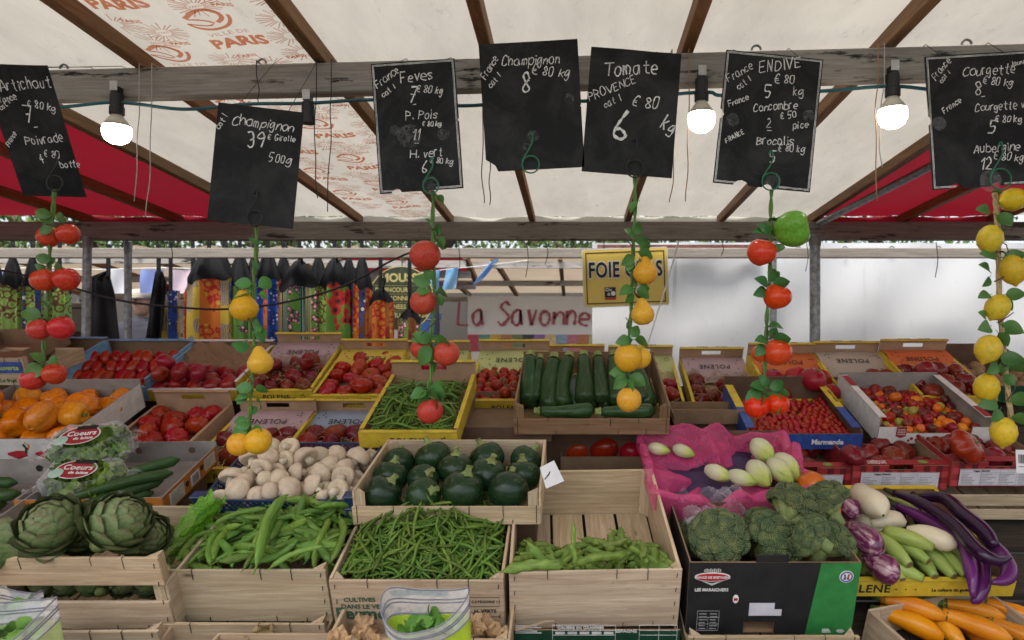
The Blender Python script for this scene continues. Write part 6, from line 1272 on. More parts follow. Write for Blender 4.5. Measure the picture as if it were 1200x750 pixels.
board(41, 156, 76, 150, 1.5, 'tilted price board for Artichaut and Poivrade, cut by the left edge', [('Artichaut', 2, 107, 10, 4), ('France', -2, 121, 6, 10), ('cat I', 3, 129, 5, 30), ('7', 30, 142, 15, -5), ('€ 80 kg', 33, 124, 7, -12), ('-', 42, 153, 8, 0), ('Poivrade', 32, 170, 9, 5), ('€ 80', 53, 183, 7, -8), ('4', 49, 190, 8, 0), ('botte', 72, 196, 7, 0), ('France', 12, 172, 5, 45)], yaw=0, pitch=25)
board(300, 194.5, 96, 138, -5.5 + 12.2 - 1.5, 'plain price board for Champignon Girolle, lowest hanging of all', [('Champignon', 273, 146, 10, -6), ('39', 290, 172, 15, 0), ('€ Girolle', 314, 164, 6, -3), ('500g', 315, 189, 9, -8), ('cat I', 258, 152, 6, 60)], yaw=6)
board(489, 148, 98, 152, -4.5 + .5, 'crowded price board listing Feves, Petits Pois and Haricots verts', [('Feves', 470, 98, 11, 8), ('France', 443, 105, 8, 38), ('cat I', 450, 115, 6, 38), ('7', 479, 120, 15, 0), ('€ 80 kg', 488, 107, 7, -8), ('-', 484, 127, 8, 6), ('P. Pois', 476, 141, 9, 4), ('11', 483, 165, 12, 0), ('€ 80 kg', 495, 148, 5, 0), ('-', 486, 173, 9, 4), ('H. vert', 481, 186, 9, 4), ('6', 495, 203, 12, 0), ('€ 80 kg', 504, 191, 6, -4)], (('b', -.6, .012), ('r', .03, .004)), True, smears=((463, 153, 6), (520, 158, 7), (480, 160, 14), (505, 215, 9)))
board(623, 124, 116, 150, -3.2, 'broad price board for Champignon with a broken lower left corner', [('Champignon', 588, 78, 10, 3), ('8', 612, 110, 19, 0), ('€ 80 kg', 623, 87, 10, -6), ('France', 569, 94, 7, 58), ('cat I', 576, 104, 6, 50)], (('r', -.02, .003),), smears=((667, 116, 6), (625, 160, 7), (616, 172, 4)), chip=.03)
board(740, 132, 106, 146, 4.5, 'price board for Tomate de Provence with a single large 6', [('Tomate', 708, 90, 14, 3), ('PROVENCE', 691, 119, 9, 22), ('cat I', 709, 127, 7, 25), ('6', 720, 164, 29, 0), ('€ 80', 740, 124, 12, -8), ('kg', 773, 150, 14, -25)])
board(900, 142, 114, 156, 5.8, 'bordered price board listing Endive, Concombre and Brocolis', [('ENDIVE', 890, 86, 11, 8), ('France', 854, 97, 8, 30), ('cat I', 866, 106, 6, 38), ('5', 896, 115, 13, 0), ('€ 80', 907, 98, 9, 0), ('kg', 929, 112, 9, 0), ('Concombre', 883, 131, 8, 4), ('France', 854, 126, 6, 22), ('2', 898, 150, 9, 0), ('€ 50', 914, 140, 7, 8), ('pièce', 929, 151, 7, 4), ('-', 898, 158, 10, 0), ('Brocolis', 886, 170, 9, 0), ('5', 901, 190, 11, 0), ('€ 80 kg', 911, 177, 7, -4), ('FRANCE', 851, 168, 5, 28)], (('l', .02, .012), ('r', .01, .009), ('b', -.42, .018), ('b', .12, .012)), True, smears=((858, 141, 8), (947, 136, 7), (905, 212, 10)))
board(1150, 141, 124, 156, -3.0 - .5, 'bordered price board listing Courgette and Aubergine, at right', [('Courgette', 1128, 90, 10, 4), ('jaune', 1184, 78, 5, 10), ('France', 1096, 95, 7, 52), ('cat I', 1103, 98, 5, 50), ('8', 1142, 112, 12, 0), ('€ 80 kg', 1150, 98, 8, -6), ('-', 1148, 118, 8, 0), ('Courgette verte', 1142, 131, 8, 4), ('5', 1158, 156, 13, 0), ('€ 80 kg', 1165, 143, 7, -2), ('-', 1156, 162, 10, 0), ('France', 1106, 134, 6, 35), ('Aubergine', 1140, 180, 9, 4), ('12', 1148, 199, 13, 0), ('€ 80 kg', 1163, 187, 8, -4)], (('l', .02, .011), ('b', -.55, .016), ('b', .2, .013)), True, smears=((1100, 145, 8), (1160, 212, 13)))
# green and dark wire clips without garland on the two middle boards
def clip(px, py, r, mat, label, Y=1.553):
    p = at(px, py, Y); k = Y / F; rr = r * k; pts = [Vector((-.003 * 1, 0, rr * 3.4)), Vector((.004, -.002, rr * 3.6)), Vector((.002, -.003, rr * 2.4)), Vector((-rr * .9, -.003, rr * .6))] + [Vector((-rr * math.cos(a), -.003, -rr * math.sin(a))) for a in np.linspace(-.4, 5.9, 16)]
    o = MB().tube(cat_rom(pts, 3), .0019, 7).obj('wire_clip', mat, smooth=True); o.location = p; tag(o, label, 'clip')
green_p = flat('green_plastic', (.01, .16, .07), .35)
clip(622, 193, 10, green_p, 'green wire clip with no fruit hanging on the broad board', 1.55)

# ---- garlands of plastic fruit
vine_m = veg('plastic_vine', ((.3, (.06, .13, .02)), (.7, (.14, .25, .05))), 20, .45, bmp=.1); leaf_m = veg('plastic_leaf', ((.3, (.04, .13, .03)), (.7, (.09, .22, .05))), 9, .38, 0, .25, .02, bmp=.2); twig_m = flat('dark_twig', (.07, .025, .02), .6)
rope_m = flat('raffia', (.46, .35, .17), .85, wear=.2, nscale=90)
fz = {'apple': veg('plastic_red', ((.3, (.42, .015, .012)), (.6, (.52, .03, .02)), (.8, (.55, .14, .05))), 5, .22, .2, .08, .01, bmp=.04), 'peach': veg('plastic_peach', ((.3, (.42, .03, .025)), (.6, (.52, .06, .035)), (.8, (.52, .14, .07))), 5, .4, .05, .08, .01, bmp=.04), 'pear': veg('plastic_pear', ((.3, (.66, .30, .015)), (.7, (.74, .42, .03))), 5, .3, .15, .05, .008, bmp=.06, bscale=120),
      'tom': veg('plastic_tomato', ((.3, (.56, .035, .008)), (.7, (.66, .075, .012))), 4, .2, .3, .06, .008, bmp=.03), 'lemon': veg('plastic_lemon', ((.25, (.26, .32, .04)), (.42, (.58, .42, .02)), (.7, (.70, .46, .02))), 3.2, .32, .1, .06, .008, bmp=.3, bscale=150), 'gpep': veg('plastic_pepper', ((.3, (.10, .26, .02)), (.7, (.20, .38, .04))), 6, .3, .1, bmp=.2, bscale=60)}
FM = {'apple': tomato_mesh('apple', fz['apple'], 1.0, 5, .05, .3, 1), 'peach': sph(24, 16, lambda p, a, t: Vector((p.x * (1 - .16 * max(0, math.cos(a)) ** 16 * (1 - p.z * p.z) ** .3), p.y, p.z * .95 - (.15 * max(0, 1 - math.hypot(p.x, p.y) / .4) if p.z > 0 else 0))), 'peach', fz['peach']),
      'pear': MB().lathe([(.01, -.95), (.35, -.93), (.75, -.68), (.97, -.22), (.93, .12), (.72, .48), (.48, .8), (.36, 1.05), (.24, 1.2), (.01, 1.24)], 22).mesh('pear', fz['pear'], True), 'quince': tomato_mesh('quince', fz['pear'], .98, 0, 0, .15, 3), 'tom': tomato_mesh('plastic_tomato', fz['tom'], .88, 6, .035, .25, 2), 'gpep': pepper_mesh(2, fz['gpep'], 'green_pepper', 1.0), 'lemon': MB().lathe([(.01, -1.28), (.1, -1.22), (.2, -1.1), (.5, -.92), (.82, -.55), (.95, 0), (.82, .55), (.5, .92), (.25, 1.06), (.01, 1.1)], 20).mesh('lemon', fz['lemon'], True)}
NAME = {'apple': 'apple', 'peach': 'peach', 'pear': 'pear', 'quince': 'pear', 'tom': 'tomato', 'gpep': 'green_pepper', 'lemon': 'lemon'}
def leaf_mesh():
    def fn(u, v): s = (u - .5) * 2; w = .36 * math.sin(math.pi * v ** .8) ** .8; return Vector((v, s * w, .10 * math.sin(math.pi * v) - .16 * v * v + .12 * abs(s) * w * 1.5))
    a = MB().grid(fn, 4, 8); b = MB().grid(lambda u, v: fn(u, v) - Vector((0, 0, .015)), 4, 8); a.add(b.v, b.f); a.tube([(0, 0, 0), (-.25, 0, -.03)], .02, 5); return a
LEAF = leaf_mesh()
def garland(label, path, fruits, leaves, Y=1.575, rope=False, twigs=(), hook=None, hookm=None):
    p0 = at(*path[0], Y); e = empty('fruit_garland', p0, label, 'garland', 'garlands of plastic fruit hanging from price boards'); k = Y / F
    P = cat_rom([at(x, y, Y) - p0 for x, y in path], 8); m = MB(); n = len(P); g = random.Random(int(path[0][0]))
    for s in range(3 if rope else 2):
        ph = s * 6.28 / (3 if rope else 2); m.tube([p + Vector((math.cos(i * .55 + ph), math.sin(i * .55 + ph), 0)) * (.0034 if rope else .0026) for i, p in enumerate(P)], .0036 if rope else .0030, 6)
    m.obj('vine', rope_m if rope else vine_m, e, smooth=True)
    lm = MB()
    for x, y, ang, l in leaves:
        p = at(x, y, Y - .006 - g.uniform(0, .012)) - p0; a = R(ang); d = Vector((math.cos(a), -.35 + g.uniform(-.3, .1), math.sin(a))); s = l * k * .84; lm.add(LEAF.v, LEAF.f, T(p) @ orient(d, R(-70) + g.gauss(0, .3)) @ scl(s, s * 1.05, s))
    for q in range(max(6, n // 6)):
        p = P[g.randrange(n)] + Vector((g.gauss(0, .006), g.uniform(-.012, .004), g.gauss(0, .004))); a = g.uniform(0, 6.28); d = Vector((math.cos(a), g.uniform(-.7, .2), math.sin(a) * .7)); s = g.uniform(9, 17) * k; lm.add(LEAF.v, LEAF.f, T(p) @ orient(d, R(-70) + g.gauss(0, .6)) @ scl(s, s * .95, s * 1.6))
    lm.obj('leaves', leaf_m, e, smooth=True)
    for x, y, r, kind, rot in fruits:
        o = bpy.data.objects.new(NAME[kind], FM[kind]); COL.objects.link(o); o.parent = e; dy = g.uniform(-.005, .004)
        if isinstance(r, tuple): rr = r[0] * k; dy += r[1]
        else: rr = r * k
        o.matrix_local = T(at(x, y, Y + dy - .012) - p0) @ Euler([R(q) for q in rot]).to_matrix().to_4x4() @ scl(rr)
    if twigs:
        tm = MB()
        for a, b in twigs: pa, pb = at(*a, Y - .016) - p0, at(*b, Y - .022) - p0; tm.tube([pa, (pa + pb) / 2 + Vector((.004, -.004, .004)), pb], [.0016, .0014, .0011], 5)
        tm.obj('twigs', twig_m, e)
    if hook:
        hx, hy, r = hook; q = at(hx, hy, 1.55) - p0; rr = r * k
        pts = [q + Vector((-.004, .004, rr * 3.2)), q + Vector((.003, .0, rr * 3.6)), q + Vector((.004, -.002, rr * 2.4)), q + Vector((-rr * .9, -.002, rr * .6))] + [q + Vector((-rr * math.cos(a), -.002, -rr * math.sin(a))) for a in np.linspace(-.4, 5.9, 16)]
        MB().tube(cat_rom(pts, 3), .0018, 7).obj('wire_hook', hookm or staple_m, e, smooth=True)
def ring(L_): return L_
garland('garland of small red apples at far left', [(64, 222), (62, 250), (58, 300), (57, 340), (52, 390), (51, 420), (50, 436)],
        [(57, 277, (12, .02), 'apple', (10, 0, 0)), (80, 274, 12, 'apple', (20, 10, 0)), (51, 328, 13, 'apple', (10, -10, 0)), (78, 327, 13.5, 'apple', (10, 20, 0)), (46, 386, 12, 'apple', (0, -10, 0)), (72, 384, 13.5, 'apple', (20, 10, 0)), (39, 444, 13, 'apple', (30, -20, 0)), (64, 438, 12.5, 'apple', (30, 20, 0))],
        [(60, 252, 170, 20), (62, 262, 150, 18), (66, 258, 20, 20), (62, 268, 200, 18), (60, 305, 165, 20), (64, 318, 15, 24), (60, 318, 200, 14), (64, 322, -10, 20), (48, 372, 160, 26), (66, 374, 5, 20), (60, 378, 20, 20), (52, 424, 130, 20), (50, 430, 200, 22), (54, 430, -40, 26), (48, 428, 240, 26), (56, 425, 10, 24), (58, 434, -20, 18), (45, 430, 170, 14)], hook=(65, 215, 9))
garland('garland of yellow pears hanging left of centre', [(301, 262), (300, 300), (297, 330), (298, 380), (296, 430), (293, 480), (292, 508)],
        [(286, 360, 16.5, 'pear', (0, -4, 0)), (305, 424, 15, 'pear', (0, -8, 0)), (281, 520, 14, 'quince', (20, -15, 0)), (303, 517, 15.5, 'quince', (20, 10, 0))],
        [(300, 318, 95, 16), (295, 333, 175, 22), (303, 336, 25, 26), (294, 343, 195, 24), (303, 345, -15, 18), (297, 390, 60, 24), (302, 398, 70, 26), (293, 406, 175, 24), (308, 402, 100, 18), (296, 455, 175, 22), (300, 458, 10, 22), (292, 464, 190, 18), (300, 468, -40, 20), (289, 462, 230, 18), (290, 500, 215, 24), (296, 502, -20, 24), (290, 506, 250, 26), (293, 498, 180, 18)], twigs=(((297, 388), (290, 372)), ((296, 450), (280, 430))), hook=(299, 256, 9), hookm=staple_m)
garland('garland of red peaches hanging below the crowded board', [(508, 224), (507, 262), (509, 320), (508, 360), (505, 400), (506, 430), (502, 455), (501, 466)],
        [(498, 299, 18, 'peach', (10, 20, -60)), (496, 354, 15.5, 'peach', (10, -10, -80)), (494, 409, (13, .016), 'peach', (10, 0, 30)), (523, 414, 15.5, 'peach', (0, 10, -90)), (504, 482, 15, 'peach', (15, 0, -90))],
        [(510, 275, 60, 18), (512, 285, -10, 22), (508, 268, 120, 18), (512, 280, -45, 24), (505, 331, 170, 26), (503, 340, 200, 22), (512, 342, -20, 26), (506, 328, 120, 20), (512, 347, -50, 18), (504, 400, 150, 26), (497, 396, 190, 18), (510, 403, 10, 30), (507, 405, -80, 24), (503, 405, 250, 30), (500, 458, 200, 24), (502, 456, -15, 30), (500, 460, 240, 24), (505, 460, -50, 28), (508, 455, 20, 20)], twigs=(((508, 390), (522, 402)), ((510, 378), (494, 392))), hook=(505, 218, 9), hookm=green_p)
garland('garland of yellow pears hanging before the yellow sign', [(744, 206), (744, 255), (742, 290), (741, 330), (739, 370), (736, 405), (732, 440), (736, 452)],
        [(756, 319, 15, 'pear', (0, 0, 0)), (753, 367, 14.5, 'pear', (0, -4, 0)), (736, 419, 17, 'quince', (10, -10, 0)), (750, 419, (13.5, .014), 'quince', (0, 10, 0)), (737, 468, 15, 'quince', (0, 0, 0))],
        [(744, 275, 70, 20), (746, 285, 20, 20), (742, 280, 130, 20), (748, 296, -20, 24), (742, 300, 220, 22), (750, 293, 40, 20), (740, 307, 240, 16), (742, 338, 200, 24), (740, 340, 250, 22), (746, 340, -30, 22), (748, 338, 0, 18), (738, 398, 190, 22), (736, 402, 240, 24), (744, 398, -20, 24), (740, 395, 60, 20), (734, 436, 180, 26), (732, 440, 230, 26), (738, 440, -30, 26), (734, 445, -70, 24)], twigs=(((744, 300), (733, 280)), ((741, 335), (737, 322)), ((736, 385), (733, 372))), hook=(744, 198, 10))
garland('garland of red tomatoes with one green pepper at right', [(904, 222), (903, 255), (903, 285), (902, 325), (899, 365), (898, 395), (896, 440), (897, 458)],
        [(928, 268, 22, 'gpep', (80, 0, 70)), (893, 295.5, 17.5, 'tom', (15, 0, 0)), (911, 347.5, 16.5, 'tom', (15, 5, 0)), (892, 414, (11, .014), 'tom', (0, 0, 0)), (911, 413, 17, 'tom', (15, 0, 0)), (887, 476, 15, 'tom', (30, -10, 0)), (911, 473, 14, 'tom', (30, 10, 0))],
        [(902, 275, 140, 24), (899, 272, 175, 20), (906, 288, -20, 18), (900, 335, 150, 24), (898, 340, 200, 22), (903, 330, 60, 20), (906, 335, 20, 24), (899, 400, 170, 22), (897, 405, 220, 22), (906, 400, 15, 26), (902, 396, 60, 18), (894, 455, 160, 24), (892, 460, 195, 26), (898, 460, -60, 34), (902, 455, 30, 22), (905, 460, 0, 24), (896, 462, -100, 30), (890, 466, 220, 22)], twigs=(((899, 392), (896, 375)), ((901, 398), (908, 388))), hook=(903, 213, 10), hookm=green_p)
garland('raffia rope of yellow lemons and leaves at the right edge', [(1166, 226), (1168, 250), (1170, 300), (1171, 350), (1175, 400), (1180, 450), (1186, 500)],
        [(1187, 234, 14.5, 'lemon', (0, 80, 10)), (1160, 280, 15, 'lemon', (0, 10, 0)), (1187, 316, 16, 'lemon', (0, -10, 0)), (1169, 360, 14.5, 'lemon', (0, 30, 0)), (1158, 409, 15.5, 'lemon', (0, 20, 0)), (1156, 454, 15, 'lemon', (0, 10, 0)), (1176, 506, 15.5, 'lemon', (0, 5, 0))],
        [(1160, 248, 170, 22), (1168, 252, -40, 24), (1174, 250, -60, 22), (1168, 300, 170, 26), (1176, 302, 10, 26), (1160, 318, 150, 22), (1160, 325, 230, 18), (1178, 345, 0, 24), (1160, 345, 190, 20), (1172, 350, -50, 22), (1155, 372, 150, 18), (1160, 382, 190, 26), (1174, 380, -25, 28), (1170, 390, -60, 22), (1172, 420, 0, 28), (1168, 425, 220, 24), (1180, 428, -10, 26), (1176, 440, -40, 20), (1168, 470, 190, 30), (1184, 470, 10, 30), (1172, 480, 230, 22), (1186, 488, -20, 24), (1164, 424, 160, 18)], rope=True, twigs=(((1150, 275), (1170, 285)), ((1170, 282), (1182, 296)), ((1165, 330), (1185, 322)), ((1170, 378), (1188, 366)), ((1176, 430), (1192, 414)), ((1180, 470), (1192, 446))), hook=(1172, 210, 12), hookm=green_p)

# ---- bulbs on a teal cable
teal = flat('teal_cable', (.015, .11, .14), .5); cable = [(-80, 128), (60, 126), (137, 120), (215, 128), (290, 122), (361, 121), (440, 117), (540, 124), (620, 118), (700, 118), (822, 108), (850, 112), (960, 107), (1046, 101), (1120, 106), (1290, 98)]
BY = lambda px: FBY(at(px, 100, 1.72).x) - .034
o = MB().tube(cat_rom([at(px, py, BY(px)) for px, py in cable], 6), .0048, 8).obj('power_cable', teal, smooth=True); tag(o, 'teal power cable strung below the front beam between bulbs', 'cable')
glow = bpy.data.materials.new('bulb_glow'); glow.use_nodes = True; nn = glow.node_tree.nodes; bs = nn['Principled BSDF']; bs.inputs['Base Color'].default_value = (1, .95, .85, 1); bs.inputs['Emission Color'].default_value = (1, .9, .74, 1); bs.inputs['Emission Strength'].default_value = 10.0
neck = flat('bulb_neck', (.62, .56, .46), .4, wear=.05)
def bulb(px, py, label, lit=True):
    Y = BY(px); k = Y / F; p = at(px, py, Y); e = empty('light_bulb' if lit else 'lamp_socket', p, label, 'light bulb' if lit else 'lamp socket'); 
    S_ = MB().lathe([(.012, .088), (.0165, .086), (.0165, .052), (.0185, .05), (.0185, .030), (.014, .029)], 18).box(-.009, .009, -.012, .012, .088, .105)
    S_.obj('socket', black_p, e, smooth=False); MB().box(-.010, .010, -.0145, -.0125, .092, .118).obj('clip', flat('white_clip', (.6, .6, .58), .5), e)
    if lit:
        MB().lathe([(.0135, .030), (.016, .024), (.026, .010), (.0335, -.003)], 22).obj('neck', neck, e, smooth=True); MB().lathe([(.0335, -.003), (.0355, -.014), (.0345, -.027), (.028, -.041), (.016, -.049), (.0005, -.052)], 22).obj('globe', glow, e, smooth=True)
bulb(137, 147, 'lit round bulb beside the Artichaut board, leftmost of three'); bulb(822, 132, 'lit round bulb beside the Endive board, middle of three'); bulb(1046, 127, 'lit round bulb left of the Courgette board, rightmost of three')
bulb(361, 158, 'empty black lamp socket without a bulb right of the lowest board', False)
# dangling strings and wires from the beam
st_w = flat('string_pale', (.50, .47, .42), .9); st_b = flat('string_dark', (.03, .03, .03), .7); st_t = flat('string_tan', (.40, .22, .10), .9)
for k, (pts, m, lab) in enumerate(((((163, 118), (161, 170), (158, 236)), st_w, 'pale string dangling right of the left bulb, shorter'), (((177, 116), (176, 190), (171, 254)), st_w, 'pale string dangling right of the left bulb, longer'), (((370, 112), (369, 180), (372, 232)), st_b, 'dark cord dangling right of the empty socket'), (((388, 112), (387, 170), (383, 248)), st_b, 'second dark cord right of the empty socket'), (((567, 110), (565, 190), (567, 238)), st_b, 'thin dark cord left of the broad board'), (((574, 175), (574, 210), (574, 240)), st_b, 'short dark cord below the broad board edge'), (((788, 115), (790, 190), (785, 237)), st_t, 'tan cord curling down right of the tomato board'), (((807, 110), (806, 180), (804, 236)), st_t, 'tan cord dangling left of the middle bulb'), (((1028, 97), (1026, 150), (1028, 236)), st_t, 'brown cord dangling left of the right bulb'), (((1036, 100), (1031, 150), (1033, 196)), st_w, 'pale cord just left of the right bulb'), (((301, 82), (303, 110), (302, 122)), st_b, 'dark wire looped round the beam above the lowest board'))):
    Yq = BY(pts[0][0]) - .002; P = cat_rom([at(x, y, Yq) for x, y in pts], 6); P = [p + Vector((.002 * math.sin(i * .9 + k), 0, 0)) for i, p in enumerate(P)]; tp = P[0].copy(); P = [Vector((tp.x, Yq + .04, 2.302)), Vector((tp.x, Yq, 2.302))] + P if pts[0][1] < 130 else [Vector((tp.x, Yq, 2.2))] + P
    o = MB().tube(P, .0014, 5).obj('cord', m, smooth=True); tag(o, lab, 'cord')
for k, (px, y0, y1) in enumerate(((537, 284, 330), (617, 284, 325), (1097, 284, 325), (640, 284, 310), (945, 284, 318), (846, 284, 300), (200, 284, 315))):
    o = MB().tube(cat_rom([at(px, y0, 3.56), at(px + 2, (y0 + y1) / 2, 3.55), at(px - 1, y1, 3.55)], 5), .0022, 5).obj('cord', st_b, smooth=True); tag(o, 'thin cord hanging from the rear beam, ' + ['behind the peaches', 'left of the yellow sign', 'before the white sheet at right', 'just left of the yellow sign', 'left of the thick steel post', 'right of the yellow sign', 'above the second apron'][k], 'cord')
o = MB().tube(cat_rom([at(-30, 310, 3.3), at(60, 330, 3.3), at(140, 352, 3.3), at(220, 361, 3.3), at(270, 362, 3.3), at(330, 355, 3.3), at(400, 336, 3.3), at(460, 305, 3.35), at(500, 288, 3.5)], 8), .0055, 8).obj('power_cable', black_p, smooth=True); tag(o, 'black power cable sagging in front of the hanging bags', 'cable')

# ---- yellow sign, round green sign
p = at(733, 325, 3.8); e = empty('shop_sign', T(p) @ Matrix.Rotation(R(-2), 4, 'Y'), 'yellow sign reading FOIE GRAS hung on the white sheet', 'sign'); k = 3.8 / F; w, h = 49 * k, 33 * k
syel = flat('sign_yellow', (.72, .52, .11), .4, wear=.05, nscale=4); MB().box(-w, w, -.004, .004, -h, h).obj('plate', syel, e)
m = MB(); d = .014
for a, b, cc, dd in ((-w + d, w - d, h - d - .006, h - d), (-w + d, w - d, -h + d, -h + d + .006), (-w + d, -w + d + .006, -h + d + .006, h - d - .006), (w - d - .006, w - d, -h + d + .006, h - d - .006)): m.box(a, b, -.0055, -.0045, cc, dd)
m.obj('border', inkb, e); m = MB()
for a, b, cc, dd in ((-w, w, h + .0005, h + .006), (-w, w, -h - .006, -h - .0005), (-w - .006, -w - .0005, -h, h), (w + .0005, w + .006, -h, h)): m.box(a, b, -.0045, .0045, cc, dd)
m.obj('edge', whitep, e)
text_obj('lettering_outline', 'FOIE GRAS', .125, inkw, e, T((0.0, -.0052, .005)) @ FACE, .009, spacing=1.08, xscale=.68); text_obj('lettering', 'FOIE GRAS', .125, inkb, e, T((0.0, -.0064, .005)) @ FACE, .0035, spacing=1.08, xscale=.68)
MB().box(-.125, -.06, -.0062, -.0048, -.115, -.055).obj('black_logo', inkb, e); MB().box(-.125, -.06, -.0062, -.0048, -.128, -.1165).obj('logo_strip', inkr, e)
text_obj('logo_text', 'Oie\n&', .026, inkw, e, T((-.102, -.0078, -.078)) @ FACE, .0005); m = MB().lathe([(.014, 0), (.014, .001)], 12, M=T((-.076, -.0064, -.092)) @ Matrix.Rotation(R(90), 4, 'X')); m.obj('logo_bird', inkw, e)
MB().lathe([(.042, 0), (.042, .001)], 26, M=T((.088, -.0045, -.085)) @ Matrix.Rotation(R(90), 4, 'X')).obj('round_logo', inkb, e); MB().lathe([(.034, 0), (.034, .001)], 26, M=T((.088, -.0057, -.08)) @ Matrix.Rotation(R(90), 4, 'X')).obj('round_logo_centre', inkw, e); MB().box(.062, .13, -.0076, -.0069, -.112, -.094).obj('round_logo_band', inkr, e)
MB().tube([(-.12, 0, h), (-.12, -.002, h + .12)], .0025, 5).tube([(.12, 0, h), (.12, -.002, h + .12)], .0025, 5).obj('hanging_wire', staple_m, e)
p = at(471, 350, 4.4); k = 4.4 / F; r = 38 * k; e = empty('round_sign', p, 'round dark green sign with yellow lettering behind the bags', 'sign'); sgr = flat('sign_green', (.022, .034, .012), .5, wear=.2)
MB().lathe([(r, 0), (r, .012)], 40, M=Matrix.Rotation(R(90), 4, 'X')).obj('disc', sgr, e); gold = flat('sign_gold', (.42, .36, .13), .6)
MB().lathe([(r - .006, 0), (r, 0), (r, .003), (r - .006, .003)], 40, ring=True, M=T((0, -.0125, 0)) @ Matrix.Rotation(R(90), 4, 'X')).obj('rim', gold, e)
text_obj('lettering', 'MOUSSE', .078, gold, e, T((.0, -.0135, .115)) @ FACE @ Matrix.Identity(4), .003)
for q, (a, b) in enumerate((('POPINCOURT', '120'), ('CHARONNE', '60'), ('PYRENEES', ''), ('BASTILLE', '120'))):
    z = .045 - q * .057; text_obj('lettering', a, .043, gold, e, T((-.055, -.0135, z)) @ FACE, .001, xscale=.9)
    if b: text_obj('lettering', b, .043, gold, e, T((.145, -.0135, z)) @ FACE, .001)
    MB().box(-r * .85, r * .85, -.0135, -.0125, z + .042, z + .0435).obj('rule', gold, e)
MB().tube([(0, .006, r), (0, .006, 2.05 - p.z + .0)], .003, 5).obj('hanging_wire', staple_m, e)

# ---- cloth bags hung by black straps from the rear rail
strap_m = fabric('black_cloth', (.012, .012, .014), .05, (.03, .03, .03), .4, (1, 1, 1), 6)
def print_mat(name, kind, cols, scale):
    m, N, L, B = node_mat(name); v = mapping(N, L, (scale * 1.5,) * 3, rand=False)
    if kind == 'wave':
        t = N.new('ShaderNodeTexWave'); t.inputs['Scale'].default_value = 1.4; t.inputs['Distortion'].default_value = 5; t.inputs['Detail'].default_value = 1; f = t.outputs['Fac']
    elif kind == 'check':
        t = N.new('ShaderNodeTexBrick'); t.inputs['Scale'].default_value = 2.0; t.inputs['Mortar Size'].default_value = .06; t.inputs['Color1'].default_value = C3(cols[0]); t.inputs['Color2'].default_value = C3(cols[1]); t.inputs['Mortar'].default_value = (.01, .01, .015, 1); f = None
    else:
        t = N.new('ShaderNodeTexVoronoi'); t.inputs['Scale'].default_value = 1.0; t.inputs['Randomness'].default_value = .75 if kind == 'spot' else 1; f = t.outputs['Distance']
    L.new(v, t.inputs['Vector'])
    if f is None: L.new(t.outputs['Color'], B.inputs['Base Color'])
    else:
        n = len(cols); col = ramp(N, L, f, [(.05 + .75 * i / n, c) for i, c in enumerate(cols)], 'CONSTANT')
        v2 = N.new('ShaderNodeTexVoronoi'); v2.inputs['Scale'].default_value = .33; L.new(v, v2.inputs['Vector']); hs = N.new('ShaderNodeSeparateColor'); L.new(v2.outputs['Color'], hs.inputs[0])
        L.new(mixc(N, L, ramp(N, L, hs.outputs[0], ((.80, (0, 0, 0)), (.81, (1, 1, 1))), 'CONSTANT'), col, cols[-1]), B.inputs['Base Color'])
    B.inputs['Roughness'].default_value = .7; return m
Rr, Yl, Bl, Or, Gn, Wh, Te, Br, Pk = (.50, .02, .02), (.66, .48, .05), (.025, .10, .48), (.66, .19, .018), (.14, .34, .05), (.75, .72, .66), (.03, .42, .55), (.12, .045, .02), (.65, .18, .24)
PRN = [print_mat('print_yellow', 'wave', (Bl, Yl, (.02, .03, .05), Yl), 16), print_mat('print_blue', 'spot', (Wh, Bl, (.02, .04, .2), Bl), 22), print_mat('print_orange', 'spot', (Yl, Or, Rr, Or), 14), print_mat('print_teal', 'check', (Te, Yl), 9), print_mat('print_red', 'spot', ((.02, .02, .02), Rr, (.60, .05, .03), Gn), 12), print_mat('print_green', 'cell', (Gn, (.30, .45, .08), Br, (.26, .42, .10)), 15), print_mat('print_pink', 'spot', (Wh, Pk, (.03, .03, .06), Gn), 26), print_mat('print_ember', 'wave', (Br, Or, Yl, (.25, .02, .02)), 18), print_mat('print_navy', 'spot', (Wh, (.02, .03, .12), (.04, .07, .25), Br), 13)]
